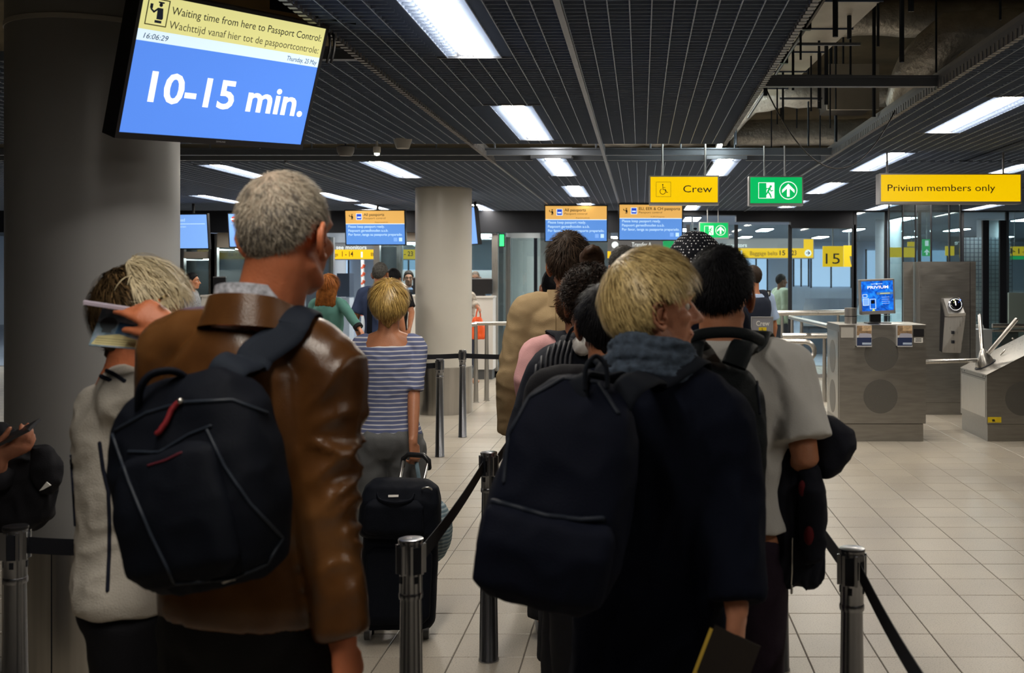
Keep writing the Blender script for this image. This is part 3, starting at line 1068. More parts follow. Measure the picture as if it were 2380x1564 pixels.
t.part('foot', MB().box(wx(2345, 16.5), wx(2345, 16.5) + 1.2, 16.45, 16.6, 0, 0.1), M_BEAM)


# ------------------------------------------------------------------ glass walls
def glazed(name_n, Y, xs, z0, z1, mull=0.03, m=None, posts=True, label=None):
    w = struct('window_%d' % name_n, MB().box(min(xs), max(xs), Y - 0.03, Y + 0.03, z0 - 0.06, z0), M_ALU)
    for a, b in zip(xs[:-1], xs[1:]):
        struct('pane', MB().box(a + 0.012, b - 0.012, Y - 0.005, Y + 0.005, z0, z1), m or M_GLASS, w)
    if posts:
        for x in xs:
            struct('mullion', MB().box(x - mull / 2, x + mull / 2, Y - 0.03, Y + 0.03, z0, z1), M_DARK, w)
    return w


glazed(20, FY + 0.1, [wx(x, FY) for x in (1600, 1712, 1838, 1987)], 0.06, 2.5, 0.06)
glazed(21, FY + 0.1, [wx(x, FY) for x in (1990, 2062, 2140, 2240, 2345, 2480)], 0.06, CZ, 0.05, M_GLASSD)
glazed(22, 14.6, [wx(x, 14.6) for x in (2066, 2098, 2128, 2164, 2206, 2232)], 0.06, 2.66, 0.012, M_GLASSD)
glazed(23, 15.6, [wx(x, 15.6) for x in (2290, 2330, 2420)], 0.06, 2.45, 0.09, M_GLASSD)
w = glazed(24, 19.9, [wx(x, 19.9) for x in (1160, 1245, 1330, 1420, 1500, 1600)], 0.06, 2.35, 0.06, M_GLASSD)
struct('door_1', MB().box(wx(1255, 23.0), wx(1310, 23.0), 23.0, 23.08, 0, wz(588, 23.0)), mat('door_grey', (0.30, 0.29, 0.27), 0.6))
struct('wall_hall_mid', MB().box(wx(1245, 23.2), wx(1420, 23.2), 23.2, 23.3, 0, 3.05), mat('mid_wall', (0.22, 0.22, 0.22), 0.7))
t = Thing('green_indicator', 'upright glowing green indicator light on the booth post', 'light', px(1166, 572, 18.0))
t.part('glow', MB().box(wx(1161, 18), wx(1171, 18), 18.0, 18.02, wz(572, 18), wz(545, 18)), emis('indicator_green', (0.05, 1.0, 0.25), 1.4))
t.part('casing', MB().box(wx(1159, 18), wx(1173, 18), 18.02, 18.06, wz(574, 18), wz(543, 18)), M_BLACK)


t = Thing('glass_partition', 'glass partition with white frosted lower panels behind the far left booths', 'partition', (wx(480, 22), 22, 0))
for k in range(4):
    a, b = wx(420 + k * 52, 22), wx(420 + (k + 1) * 52, 22)
    t.part('frosted_panel', MB().box(a + 0.03, b - 0.03, 22, 22.03, 0.1, wz(628, 22)), mat('frosted_white', (0.74, 0.76, 0.76), 0.6))
    t.part('blue_pane', MB().box(a + 0.03, b - 0.03, 22, 22.02, wz(626, 22), 2.6), mat('pane_blue', (0.20, 0.27, 0.40), 0.3, var=0.3, vscale=0.9))
    t.part('post', MB().box(a - 0.03, a + 0.03, 21.98, 22.06, 0, 3.05), M_STEEL)
t.part('sill', MB().box(wx(420, 22), wx(628, 22), 21.98, 22.06, 0, 0.1), M_STEEL)
# ------------------------------------------------------------------ passport booths
M_COUNTER = mat('counter_white', (0.72, 0.70, 0.67), 0.45)
M_CREAM = mat('header_cream', (0.42, 0.38, 0.33), 0.55)
M_BLUISH = mat('booth_blue', (0.10, 0.16, 0.27), 0.4, var=0.15, vscale=1.2)


def booth(x0, x1, Y, label, red=False, hz=(540, 575)):
    t = Thing('passport_booth', label, 'booth', ((x0 + x1) / 2, Y, 0))
    H = 2.36
    for x in (x0, x1):
        t.part('post', MB().box(x - 0.05, x + 0.05, Y, Y + 0.1, 0, H), M_STEEL)
        t.part('post', MB().box(x - 0.05, x + 0.05, Y + 1.7, Y + 1.8, 0, H), M_STEEL)
    t.part('header_box', MB().box(x0 + 0.05, x1 - 0.05, Y + 0.02, Y + 0.5, wz(hz[1], Y), wz(hz[0], Y)), M_CREAM)
    t.part('booth_fill', MB().box(x0 + 0.15, x1 - 0.15, Y + 0.55, Y + 1.35, wz(hz[1], Y) - 0.02, wz(hz[1], Y) - 0.005), emis('booth_fill_glow', (0.95, 0.98, 1.0), 14.0))  # added glowing panel, put in to brighten the booth interior
    t.part('front_pane', MB().box(x0 + 0.05, x1 - 0.05, Y + 0.03, Y + 0.04, 1.3, wz(hz[1], Y)), M_GLASS)
    t.part('side_pane', MB().box(x0 - 0.01, x0 + 0.0, Y + 0.1, Y + 1.7, 0.1, H), M_GLASS)
    t.part('side_pane', MB().box(x1, x1 + 0.01, Y + 0.1, Y + 1.7, 0.1, H), M_GLASS)
    t.part('rear_panel', MB().box(x0 + 0.05, x1 - 0.05, Y + 1.74, Y + 1.78, 0.1, wz(628, Y + 1.7)), M_FROST)
    t.part('rear_pane', MB().box(x0 + 0.05, x1 - 0.05, Y + 1.75, Y + 1.76, wz(626, Y + 1.7), H), M_GLASSD)
    t.part('floor_plate', MB().box(x0 - 0.05, x1 + 0.05, Y, Y + 1.8, 0, 0.1), M_BEAM)
    if red:
        t.part('red_notice', MB().box(wx(505, Y + 1.7), wx(516, Y + 1.7), Y + 1.72, Y + 1.735, wz(671, Y + 1.7), wz(640, Y + 1.7)), mat('notice_red', (0.55, 0.02, 0.04), 0.5))
        for j in range(4):
            z = wz(668 - 7 * j, Y + 1.7)
            t.part('notice_line', MB().box(wx(508, Y + 1.7), wx(513, Y + 1.7), Y + 1.71, Y + 1.722, z, z + 0.02), M_FROST)
    return t


def counter(x0, x1, Y, label, mon=True, d=0.6, h=None):
    h = h or wz(690, Y)
    t = Thing('passport_counter', label, 'counter', ((x0 + x1) / 2, Y, 0))
    t.part('front_panel', MB().box(x0, x1, Y, Y + 0.04, 0.16, h), M_COUNTER)
    t.part('side_panel', MB().box(x1 - 0.04, x1, Y + 0.04, Y + d, 0.16, h), M_COUNTER)
    t.part('side_panel', MB().box(x0, x0 + 0.04, Y + 0.04, Y + d, 0.16, h), M_COUNTER)
    t.part('top', MB().box(x0 - 0.01, x1 + 0.01, Y - 0.02, Y + d, h, h + 0.03), M_COUNTER)
    t.part('plinth', MB().box(x0 + 0.02, x1 - 0.02, Y + 0.03, Y + d, 0, 0.16), mat('plinth_dark', (0.08, 0.085, 0.09), 0.5))
    return t


def desk_monitor(x, Y, z, label, w=0.42):
    t = Thing('desk_monitor', label, 'monitor', (x, Y, z))
    F = Frame(V((x - w / 2, Y, z)))
    t.part('back_shell', MB().fbox(F, 0, w, 0.03, 0.27, -0.05, 0), M_BLACK)
    t.part('top_edge', MB().fbox(F, 0, w, 0.27, 0.285, -0.04, -0.01), M_ALU)
    t.part('foot', MB().fbox(F, w * 0.3, w * 0.7, 0, 0.03, -0.12, 0.02), M_BLACK)


booth(wx(420, 18), wx(492, 18), 18.0, 'glass passport booth with a red notice beside the huge column', hz=(585, 600), red=True)
booth(wx(497, 18), wx(700, 18), 18.0, 'wide glass passport booth behind the grey head')
booth(wx(875, 18), wx(1000, 18), 18.0, 'glass passport booth behind the blonde woman in stripes', hz=(535, 560))
booth(wx(1019, 18), wx(1150, 18), 18.0, 'glass passport booth right of the middle column', hz=(528, 540))
counter(wx(468, 17), wx(560, 17), 17.0, 'white counter beside the man in profile at far left')
counter(wx(930, 17.6), wx(985, 17.6), 17.5, 'white counter left of the middle column', d=0.45)
counter(wx(1020, 18.2), wx(1157, 18.2), 17.6, 'white counter right of the middle column', h=1.31, d=0.35)
desk_monitor(wx(498, 17), 17.2, wz(690, 17) + 0.03, 'black monitor on the white counter at far left', w=0.2)
desk_monitor(wx(1117, 17.8), 17.72, 1.34, 'black monitor on the counter of the bald officer', w=0.4)
desk_monitor(wx(977, 17.6), 17.75, wz(690, 17.5) + 0.03, 'black monitor on the counter left of the column', w=0.3)
t = Thing('counter_tray', 'small dark object lying on the counter left of the column', 'tray', px(965, 712, 17.4))


# ------------------------------------------------------------------ signs hanging in the queue hall
def stroke_circle(mb, F, u, v, r, w, n0, n1, a0=0, a1=2 * PI, k=24):
    return mb.stroke(F, [(u + r * math.cos(a0 + (a1 - a0) * i / k), v + r * math.sin(a0 + (a1 - a0) * i / k)) for i in range(k + 1)], w, n0, n1)


def wheelchair(F, u, v, s, n):
    m = MB()
    m.disc(F, u - 0.02 * s, v + 0.36 * s, 0.055 * s, n, n + 0.001)
    m.stroke(F, [(u - 0.02 * s, v + 0.27 * s), (u + 0.0 * s, v - 0.02 * s), (u + 0.2 * s, v - 0.02 * s), (u + 0.3 * s, v - 0.26 * s), (u + 0.38 * s, v - 0.23 * s)], 0.045 * s, n, n + 0.001)
    m.stroke(F, [(u - 0.01 * s, v + 0.14 * s), (u + 0.18 * s, v + 0.13 * s)], 0.04 * s, n, n + 0.001)
    stroke_circle(m, F, u - 0.02 * s, v - 0.17 * s, 0.22 * s, 0.045 * s, n, n + 0.001, R(120), R(390))
    return m


def running_man(F, u, v, s, n):
    """white exit pictogram of size s with its lower left corner at u, v: door frame and the gap of the runner"""
    w = MB()
    w.stroke(F, [(u, v), (u + s, v), (u + s, v + s), (u, v + s)], 0.035 * s, n, n + 0.001, closed=True)
    w.poly(F, [(u + 0.5 * s, v + 0.0), (u + s, v), (u + s, v + s), (u + 0.5 * s, v + s)], n, n + 0.001)
    g = MB()
    g.disc(F, u + 0.78 * s, v + 0.76 * s, 0.075 * s, n + 0.001, n + 0.002)
    for pts, lw in [([(0.72, 0.66), (0.60, 0.42)], 0.12), ([(0.60, 0.42), (0.74, 0.24), (0.80, 0.06)], 0.085), ([(0.60, 0.42), (0.50, 0.26), (0.30, 0.28)], 0.085),
                    ([(0.70, 0.64), (0.52, 0.62), (0.44, 0.48)], 0.06), ([(0.72, 0.62), (0.80, 0.46), (0.92, 0.50)], 0.06)]:
        g.stroke(F, [(u + a * s, v + b * s) for a, b in pts], lw * s, n + 0.001, n + 0.002)
    return w, g


def exit_sign(label, Y, x0, x1, y0, y1, rods, rod_top):
    F = Frame(V((wx(x0, Y), Y, wz(y1, Y))))
    W, H = (x1 - x0) * Y / FPX, (y1 - y0) * Y / FPX
    t = Thing('exit_sign', label, 'sign', F.o)
    t.part('housing', MB().fbox(F, -0.012, W + 0.012, -0.02, H + 0.012, -0.13, -0.004), M_ALU)
    t.part('face', MB().fbox(F, 0, W, 0, H, -0.004, 0.0), M_GREEN)
    a, b = running_man(F, 0.16 * W, 0.19 * H, 0.60 * H, 0.0005)
    t.part('door_pictogram', a, M_SIGNWHITE)
    t.part('runner_pictogram', b, M_GREEN)
    u, v, r = 0.735 * W, 0.49 * H, 0.335 * H
    m = MB()
    stroke_circle(m, F, u, v, r, 0.03 * H, 0.0005, 0.0015)
    m.poly(F, [(u - 0.11 * r, v - 0.72 * r), (u + 0.16 * r, v - 0.72 * r), (u + 0.16 * r, v + 0.5 * r), (u - 0.16 * r, v + 0.5 * r), (u - 0.16 * r, v - 0.72 * r)], 0.0005, 0.0015)
    m.poly(F, [(u, v + 0.78 * r), (u - 0.72 * r, v + 0.06 * r), (u - 0.72 * r, v - 0.3 * r), (u, v + 0.36 * r), (u + 0.72 * r, v - 0.3 * r), (u + 0.72 * r, v + 0.06 * r)], 0.0005, 0.0015)
    t.part('arrow', m, M_SIGNWHITE)
    for x in rods:
        t.part('rod', MB().tube([(wx(x, Y), Y + 0.06, wz(y0, Y)), (wx(x, Y), Y + 0.06, rod_top)], 0.008, 8), M_ALU)
    return t


def yellow_sign(label, Y, x0, x1, y0, y1, body, tx0, tx1, ty, cap, wheel=None, rods=(), depth=0.16, rod_top=CZ + 0.02):
    F = Frame(V((wx(x0, Y), Y, wz(y1, Y))))
    k = Y / FPX
    W, H = (x1 - x0) * k, (y1 - y0) * k
    t = Thing('hanging_sign', label, 'sign', F.o)
    t.part('housing', MB().fbox(F, -0.012, W + 0.012, -0.02, H + 0.012, -depth, -0.004), M_ALU)
    t.part('face', MB().fbox(F, 0, W, 0, H, -0.004, 0.0), M_YELLOW)
    t.part('lettering', text_mesh(body, F, (tx0 - x0) * k, (y1 - ty) * k, cap * k / 0.72, width=(tx1 - tx0) * k, n=0.0003), M_INK)
    if wheel:
        s = wheel[2] * k
        u, v = (wheel[0] - x0) * k, (y1 - wheel[1]) * k
        t.part('wheelchair_pictogram', wheelchair(F, u - 0.03 * s, v, s * 0.86, 0.0005), M_INK)
        t.part('pictogram_frame', MB().stroke(F, [(u - s / 2, v - s / 2), (u + s / 2, v - s / 2), (u + s / 2, v + s / 2), (u - s / 2, v + s / 2)], 0.02 * s, 0.0005, 0.0012, closed=True), M_INK)
    for x in rods:
        t.part('rod', MB().tube([(wx(x, Y), Y + 0.07, wz(y0, Y)), (wx(x, Y), Y + 0.07, rod_top)], 0.009, 8), M_ALU)
    return t


yellow_sign('yellow backlit sign reading Crew with a wheelchair pictogram', 9.4, 1512, 1668, 411, 470, 'Crew', 1588, 1655, 447, 17, wheel=(1542, 440, 34), rods=(1540, 1640), rod_top=3.75)
yellow_sign('wide yellow backlit sign reading Privium members only', 9.4, 2048, 2372, 406, 468, 'Privium members only', 2063, 2313, 444, 16, rods=(2066, 2338))
exit_sign('large green exit sign with running figure and up arrow', 9.5, 1744, 1864, 412, 472, (1778, 1826), 2.79)
exit_sign('small green exit sign behind the dotted cap', 17.2, 1627, 1692, 518, 552, (1645, 1670), CZ + 0.05)
Y = 22.4
for (lab, x0, x1, y0, y1) in [('upright green exit sign behind the right hand glass', 2144, 2164, 556, 595), ('half hidden green sign left of the dotted cap', 1541, 1566, 560, 586), ('low green sign strip behind the right glass', 2310, 2380, 595, 603)]:
    F = Frame(V((wx(x0, Y), Y, wz(y1, Y))))
    W, H = (x1 - x0) * Y / FPX, (y1 - y0) * Y / FPX
    t = Thing('exit_sign', lab, 'sign', F.o)
    t.part('face', MB().fbox(F, 0, W, 0, H, -0.05, 0), M_GREEN)
    if H > 0.3:
        t.part('pictogram', MB().fbox(F, W * 0.3, W * 0.7, H * 0.6, H * 0.92, 0, 0.004), M_SIGNWHITE)
        t.part('arrow', MB().poly(F, [(W * 0.5, H * 0.42), (W * 0.15, H * 0.2), (W * 0.4, H * 0.24), (W * 0.4, H * 0.06), (W * 0.6, H * 0.06), (W * 0.6, H * 0.24), (W * 0.85, H * 0.2)], 0, 0.004), M_SIGNWHITE)
    t.part('rod', MB().tube([F.at(W / 2, H, -0.02), (F.at(W / 2, 0, 0).x, Y + 0.02, 3.05)], 0.012, 8), M_ALU)
Y = 19.0
F = Frame(V((wx(1412, Y), Y, wz(584, Y))))
t = Thing('hanging_sign', 'grey sign with white arrow disc and lettering above the blond head', 'sign', F.o)
t.part('plate', MB().fbox(F, 0, 0.95, 0, 0.22, -0.06, 0), mat('sign_midgrey', (0.25, 0.25, 0.25), 0.5, emit=(0.5, 0.5, 0.5), estr=0.15))
t.part('arrow_disc', MB().disc(F, 0.13, 0.11, 0.06, 0, 0.003), M_SIGNWHITE)
t.part('lettering', text_mesh('Transfer A', F, 0.42, 0.08, 0.11, width=0.34, n=0.002), M_SIGNWHITE)
t.part('yellow_foot', MB().fbox(F, 0.0, 0.06, -0.12, 0.0, -0.05, 0.002), M_YELLOWP)
t.part('rod', MB().tube([F.at(0.5, 0.22, -0.03), (F.at(0.5, 0, 0).x, Y + 0.03, 3.05)], 0.012, 8), M_ALU)

# ------------------------------------------------------------------ the big waiting-time screen
def screen_col(name, col, k):
    return emis(name, col, k * SCREEN_POWER)


M_SC_BLUE = screen_col('screen_blue', (0.10, 0.27, 0.88), 0.95)
M_SC_YEL = screen_col('screen_yellow', (0.76, 0.72, 0.28), 0.95)
M_SC_PALE = screen_col('screen_pale', (0.72, 0.88, 1.0), 1.0)
M_SC_WHITE = screen_col('screen_white', (1.0, 1.0, 1.0), 1.05)
M_SC_INK = mat('screen_ink', (0.004, 0.006, 0.012), 0.5, spec=0.2)
M_SC_INKB = mat('screen_ink_blue', (0.01, 0.05, 0.22), 0.5, spec=0.2)
sc = 0.8686
O = V((-2.191, 4.600, 2.258)) * 1.0
O = V((-2.191 * sc, 4.6 * sc, CAMH + (2.258 - CAMH) * sc))
U = (V((-1.718, 5.504, 2.270)) - V((-2.191, 4.600, 2.258)))
Vv = (V((-2.042, 4.456, 2.808)) - V((-2.191, 4.600, 2.258)))
U.normalize()
Vv.normalize()
SW, SH = 1.02 * sc, 0.5875 * sc
e = U.dot(Vv)
# keep the side of the picture, square up the axes by sharing the small error
Un = (U - Vv * (e / 2)).normalized()
Vn = (Vv - U * (e / 2)).normalized()
F = Frame(O, Un, (Vn - Un * Un.dot(Vn)))
t = Thing('waiting_time_screen', 'big tilted screen reading 10-15 min beside the huge column', 'monitor', F.at(SW / 2, SH / 2))
b = 0.014
mb = MB()
mb.fbox(F, -b, SW + b, -b - 0.01, -0.0005, -0.03, 0.004).fbox(F, -b, SW + b, SH, SH + b, -0.03, 0.004)
mb.fbox(F, -b, 0, -0.0005, SH, -0.03, 0.004).fbox(F, SW, SW + b, -0.0005, SH, -0.03, 0.004)
t.part('bezel', mb, M_BLACK)
t.part('back_shell', MB().fbox(F, -b, SW + b, -b - 0.01, SH + b, -0.07, -0.03), M_BLACK)
pic = t.part('picture', MB().fbox(F, 0, SW, 0, SH * 0.67, -0.01, 0.0), M_SC_BLUE)
t.part('header', MB().fbox(F, 0, SW, SH * 0.752, SH, -0.01, 0.0), M_SC_YEL, parent=pic)
t.part('date_strip', MB().fbox(F, 0, SW, SH * 0.67, SH * 0.752, -0.01, 0.0), M_SC_PALE, parent=pic)
for (body, u0, u1, v, cap, m, bold, sh, dp) in [
        ('Waiting time from here to Passport Control:', 0.142, 0.982, 0.887, 0.058, M_SC_INK, 0.0, 0, 0),
        ('Wachttijd vanaf hier tot de paspoortcontrole:', 0.142, 0.982, 0.785, 0.058, mat('screen_ink_grey', (0.10, 0.09, 0.03), 0.5), -0.004, 0, 0),
        ('16:06:29', 0.032, 0.150, 0.690, 0.040, M_SC_INKB, 0, 0.2, 0), ('Thursday, 25 May', 0.800, 0.988, 0.690, 0.040, M_SC_INKB, 0, 0.2, 0),
        ('10-15 min.', 0.105, 0.965, 0.245, 0.225, M_SC_WHITE, 0.022, 0, 0)]:
    t.part('lettering', text_mesh(body, F, u0 * SW, v * SH, cap * SH / 0.72, width=(u1 - u0) * SW, bold=bold, shear=sh, n=0.0006), m, parent=pic)
t.part('maker_lettering', text_mesh('SAMSUNG', F, SW * 0.49, -0.014, 0.009, width=0.045, n=0.0045), mat('print_grey', (0.25, 0.25, 0.26), 0.5))
# officer pictogram
s = 0.145 * SH
u0, v0 = 0.028 * SW, 0.79 * SH
s = 0.185 * SH
t.part('pictogram_frame', MB().stroke(F, [(u0, v0), (u0 + s * 0.92, v0), (u0 + s * 0.92, v0 + s), (u0, v0 + s)], 0.004, 0.0004, 0.0010, closed=True), mat('frame_ink', (0.25, 0.24, 0.05), 0.5), parent=pic)


def officer_icon(F, u0, v0, s, n):
    g = MB()
    P = lambda pts: [(u0 + a * s, v0 + b * s) for a, b in pts]
    g.disc(F, u0 + 0.56 * s, v0 + 0.80 * s, 0.075 * s, n, n + 0.0006)
    g.poly(F, P([(0.45, 0.86), (0.68, 0.86), (0.70, 0.92), (0.43, 0.92)]), n, n + 0.0006)
    g.poly(F, P([(0.44, 0.68), (0.68, 0.68), (0.74, 0.30), (0.70, 0.24), (0.46, 0.24)]), n, n + 0.0006)
    g.stroke(F, P([(0.46, 0.64), (0.30, 0.50), (0.16, 0.60)]), 0.07 * s, n, n + 0.0006)
    g.poly(F, P([(0.10, 0.62), (0.22, 0.62), (0.22, 0.80), (0.10, 0.80)]), n, n + 0.0006)
    g.poly(F, P([(0.40, 0.10), (0.70, 0.10), (0.70, 0.20), (0.40, 0.20)]), n, n + 0.0006)
    return g


t.part('officer_pictogram', officer_icon(F, u0, v0, s, 0.0005), mat('icon_navy', (0.01, 0.035, 0.10), 0.5), parent=pic)
t.part('mount', MB().tube([F.at(SW * 0.5, SH * 0.55, -0.07), F.at(SW * 0.5, SH * 0.55, -0.16), V((F.at(SW * 0.5, SH * 0.55, -0.16).x, F.at(SW * 0.5, SH * 0.55, -0.16).y, 3.7))], 0.02, 10), M_BLACK)
c = F.at(SW * 0.72, SH + 0.02, -0.05)
t.part('ceiling_bracket', MB().prism([c + V((0.0, -0.05, 0)), c + V((0.25, 0.2, 0.0)), c + V((0.25, 0.2, 0.05)), c + V((0, -0.05, 0.18))], (0.03, 0.03, 0)), M_DARK)


# ------------------------------------------------------------------ passport monitors
M_SC_ORANGE = screen_col('screen_orange', (0.95, 0.52, 0.13), 0.80)
M_SC_MBLUE = screen_col('screen_mid_blue', (0.12, 0.32, 0.82), 0.85)
M_SC_LBLUE = screen_col('screen_light_blue', (0.22, 0.44, 0.95), 0.95)
M_SC_ICON = screen_col('screen_icon_blue', (0.02, 0.08, 0.72), 0.8)
M_SC_TXT = screen_col('screen_text_pale', (0.55, 0.78, 1.0), 1.0)
M_INKW = mat('ink_brown', (0.20, 0.10, 0.02), 0.6)


def wall_monitor(label, c, Y, rows, yaw=0.0, tilt=6.0):
    """c: pixel corners x0, x1, y0, y1"""
    x0, x1, y0, y1 = c
    k = Y / FPX
    W, H = (x1 - x0) * k / max(0.2, math.cos(R(yaw))), (y1 - y0) * k
    ctr = px((x0 + x1) / 2, (y0 + y1) / 2, Y)
    u = V((math.cos(R(yaw)), math.sin(R(yaw)), 0))
    side = V((-math.sin(R(yaw)), math.cos(R(yaw)), 0))
    v = (V((0, 0, 1)) * math.cos(R(tilt)) - side * math.sin(R(tilt)))
    F = Frame(ctr - u * W / 2 - v * H / 2, u, v)
    t = Thing('passport_monitor', label, 'monitor', ctr, group='monitors hanging before the passport booths')
    b = 0.016
    t.part('bezel', MB().fbox(F, -b, W + b, -b, H + b, -0.06, -0.002), M_BLACK)
    for (kind, *a) in rows:
        if kind == 'rect':
            t.part('picture_field', MB().fbox(F, a[0] * W, a[1] * W, a[2] * H, a[3] * H, -0.003, a[5] if len(a) > 5 else 0.0), a[4])
        elif kind == 'text':
            t.part('lettering', text_mesh(a[0], F, a[1] * W, a[3] * H, a[4] * H / 0.72, width=(a[2] - a[1]) * W, bold=a[6] if len(a) > 6 else 0.0, n=0.001), a[5])
        elif kind == 'icon':
            t.part('officer_pictogram', officer_icon(F, a[0] * W, a[1] * H, a[2] * H, 0.001), M_INK)
        elif kind == 'disc':
            t.part('no_entry_mark', MB().disc(F, a[0] * W, a[1] * H, a[2] * H, 0, 0.002), a[3])
    top = F.at(W / 2, H * 0.6, -0.06)
    t.part('mount', MB().tube([top, top + V((0, 0.08, 0)), V((top.x, top.y + 0.08, 3.0))], 0.02, 8), M_BLACK)
    return t


def pass_rows(title, tw, sub):
    r = [('rect', 0, 1, 0, 0.61, M_SC_MBLUE), ('rect', 0, 1, 0.61, 1, M_SC_ORANGE), ('rect', 0, 1, 0.60, 0.62, M_SC_PALE, 0.001), ('icon', 0.05, 0.73, 0.19),
         ('rect', 0.18, 0.28, 0.73, 0.92, M_SC_PALE, 0.001), ('rect', 0.19, 0.27, 0.745, 0.905, M_SC_ICON, 0.002), ('rect', 0.20, 0.26, 0.79, 0.83, M_SC_PALE, 0.003),
         ('text', title, 0.31, tw, 0.85, 0.085, M_INK, 0.01), ('text', 'Passport control', 0.31, 0.68, 0.755, 0.06, M_INKW), ('text', sub, 0.5, 0.72, 0.645, 0.035, M_INKW),
         ('text', 'Please keep passport ready.', 0.04, 0.66, 0.50, 0.075, M_SC_TXT, 0.012), ('text', 'Paspoort gereedhouden a.u.b.', 0.04, 0.72, 0.38, 0.075, M_SC_TXT, 0.012),
         ('text', 'Por favor, tenga su pasaporte preparado.', 0.04, 0.96, 0.26, 0.075, M_SC_TXT, 0.012),
         ('rect', 0.81, 0.87, 0.09, 0.2, M_SC_LBLUE, 0.001), ('rect', 0.90, 0.955, 0.09, 0.2, M_SC_TXT, 0.001)]
    return r


wall_monitor('orange and blue passport monitor hanging left of the middle column', (803, 941, 490, 568), 16.3, pass_rows('All passports', 0.66, 'Paspoortcontrole'), yaw=-3)
wall_monitor('orange and blue passport monitor above the brown-haired head', (1268, 1410, 479, 560), 16.1, pass_rows('All passports', 0.66, 'Paspoortcontrole'), yaw=2)
wall_monitor('orange and blue passport monitor reading EU EER and CH passports', (1440, 1585, 476, 557), 15.9, pass_rows('EU, EER & CH passports', 0.97, 'EU, EER & CH paspoorten'), yaw=3)
wall_monitor('plain blue passport monitor cut by the huge column', (395, 484, 499, 577), 16.0,
             [('rect', 0, 1, 0, 1, M_SC_LBLUE), ('rect', 0.05, 0.95, 0.715, 0.735, M_SC_TXT, 0.001), ('text', 'Closed', 0.1, 0.4, 0.80, 0.1, M_SC_TXT), ('text', 'Gesloten', 0.1, 0.42, 0.62, 0.06, M_SC_TXT)], yaw=-8)
wall_monitor('blue passport monitor with a red no entry mark behind the grey head', (530, 625, 497, 573), 16.0,
             [('rect', 0, 1, 0, 1, M_SC_LBLUE), ('disc', 0.14, 0.84, 0.085, screen_col('screen_red', (0.9, 0.03, 0.02), 0.9)), ('rect', 0.06, 0.22, 0.815, 0.865, M_SC_WHITE, 0.003), ('rect', 0.06, 0.9, 0.69, 0.71, M_SC_TXT, 0.001), ('text', 'No entry', 0.28, 0.7, 0.84, 0.08, M_SC_TXT)], yaw=-8)
wall_monitor('blue passport monitor seen edge on right of the middle column', (1078, 1110, 483, 567), 15.6, [('rect', 0, 1, 0, 1, M_SC_LBLUE)], yaw=-62)
bpy.data.objects.remove(bpy.data.objects['counter_tray'])
# ------------------------------------------------------------------ queue posts and belts
HS = 0.897


def queue_post(x, Y, label, ang=0.0, top_w=1.0):
    """tapered steel post with a cassette head; ang turns the belt slot"""
    t = Thing('queue_post', label, 'stanchion', (x, Y, 0), group='steel queue posts')
    t.part('pole', MB().lathe([(0.044, 0), (0.044, 0.008), (0.041, 0.012), (0.030, HS - 0.17), (0.030, HS - 0.165)], (x, Y, 0), n=32), M_POST, smooth=40)
    t.part('collar', MB().lathe([(0.0335, HS - 0.172), (0.0345, HS - 0.166), (0.0345, HS - 0.158), (0.033, HS - 0.154)], (x, Y, 0), n=32), M_POST, smooth=30)
    h = t.part('head', MB().lathe([(0.0325, HS - 0.156), (0.0325, HS - 0.105), (0.034, HS - 0.10), (0.0345, HS - 0.012), (0.034, HS - 0.008)], (x, Y, 0), n=32), M_POST, smooth=30)
    t.part('cap', MB().lathe([(0.036, HS - 0.010), (0.0365, HS - 0.006), (0.0355, HS - 0.001), (0.033, HS)], (x, Y, 0), n=32), M_BLACK if top_w < 1 else M_POST, smooth=30, parent=h)
    for k in range(4):
        a = ang + k * PI / 2
        d = V((math.cos(a), math.sin(a), 0))
        s = V((-math.sin(a), math.cos(a), 0))
        c = V((x, Y, 0)) + d * 0.032
        F = Frame(c, s, (0, 0, 1))
        F.n = d
        t.part('belt_slot', MB().fbox(F, -0.011, 0.011, HS - 0.098, HS - 0.022, -0.01, 0.006), M_DARK, parent=h)
        t.part('slot_keyhole', MB().fbox(F, -0.006, 0.006, HS - 0.125, HS - 0.106, -0.01, 0.0022), M_DARK, parent=h)
        for q in (-1, 1):
            t.part('slot_rail', MB().fbox(F, q * 0.017 - 0.004, q * 0.017 + 0.004, HS - 0.10, HS - 0.016, -0.012, 0.006), M_POST, parent=h)
    return t


M_WEB = mat('belt_web', (0.008, 0.009, 0.014), 0.75, spec=0.25, bump=0.2, bscale=400)


def belt(a, b, label, sag=0.01, h=0.050, twist=0.0):
    """flat webbing from point a to point b (centres of the band)"""
    a, b = V(a), V(b)
    m = MB()
    vs, fs = [], []
    n = 14
    d = (b - a)
    side = V((-d.y, d.x, 0)).normalized()
    for i in range(n + 1):
        u = i / n
        p = a.lerp(b, u) - V((0, 0, sag * 4 * u * (1 - u)))
        up = (V((0, 0, 1)) + side * math.sin(twist * math.sin(u * PI))).normalized()
        for (sg, th) in ((-1, -1), (1, -1), (1, 1), (-1, 1)):
            vs.append(p + up * sg * h / 2 + side * th * 0.0012)
    for i in range(n):
        for k in range(4):
            fs.append((i * 4 + k, i * 4 + (k + 1) % 4, i * 4 + 4 + (k + 1) % 4, i * 4 + 4 + k))
    fs += [(3, 2, 1, 0), (n * 4, n * 4 + 1, n * 4 + 2, n * 4 + 3)]
    return solo('queue_belt', label, 'belt', m.add(vs, fs), M_WEB, group='black queue belts', smooth=30)


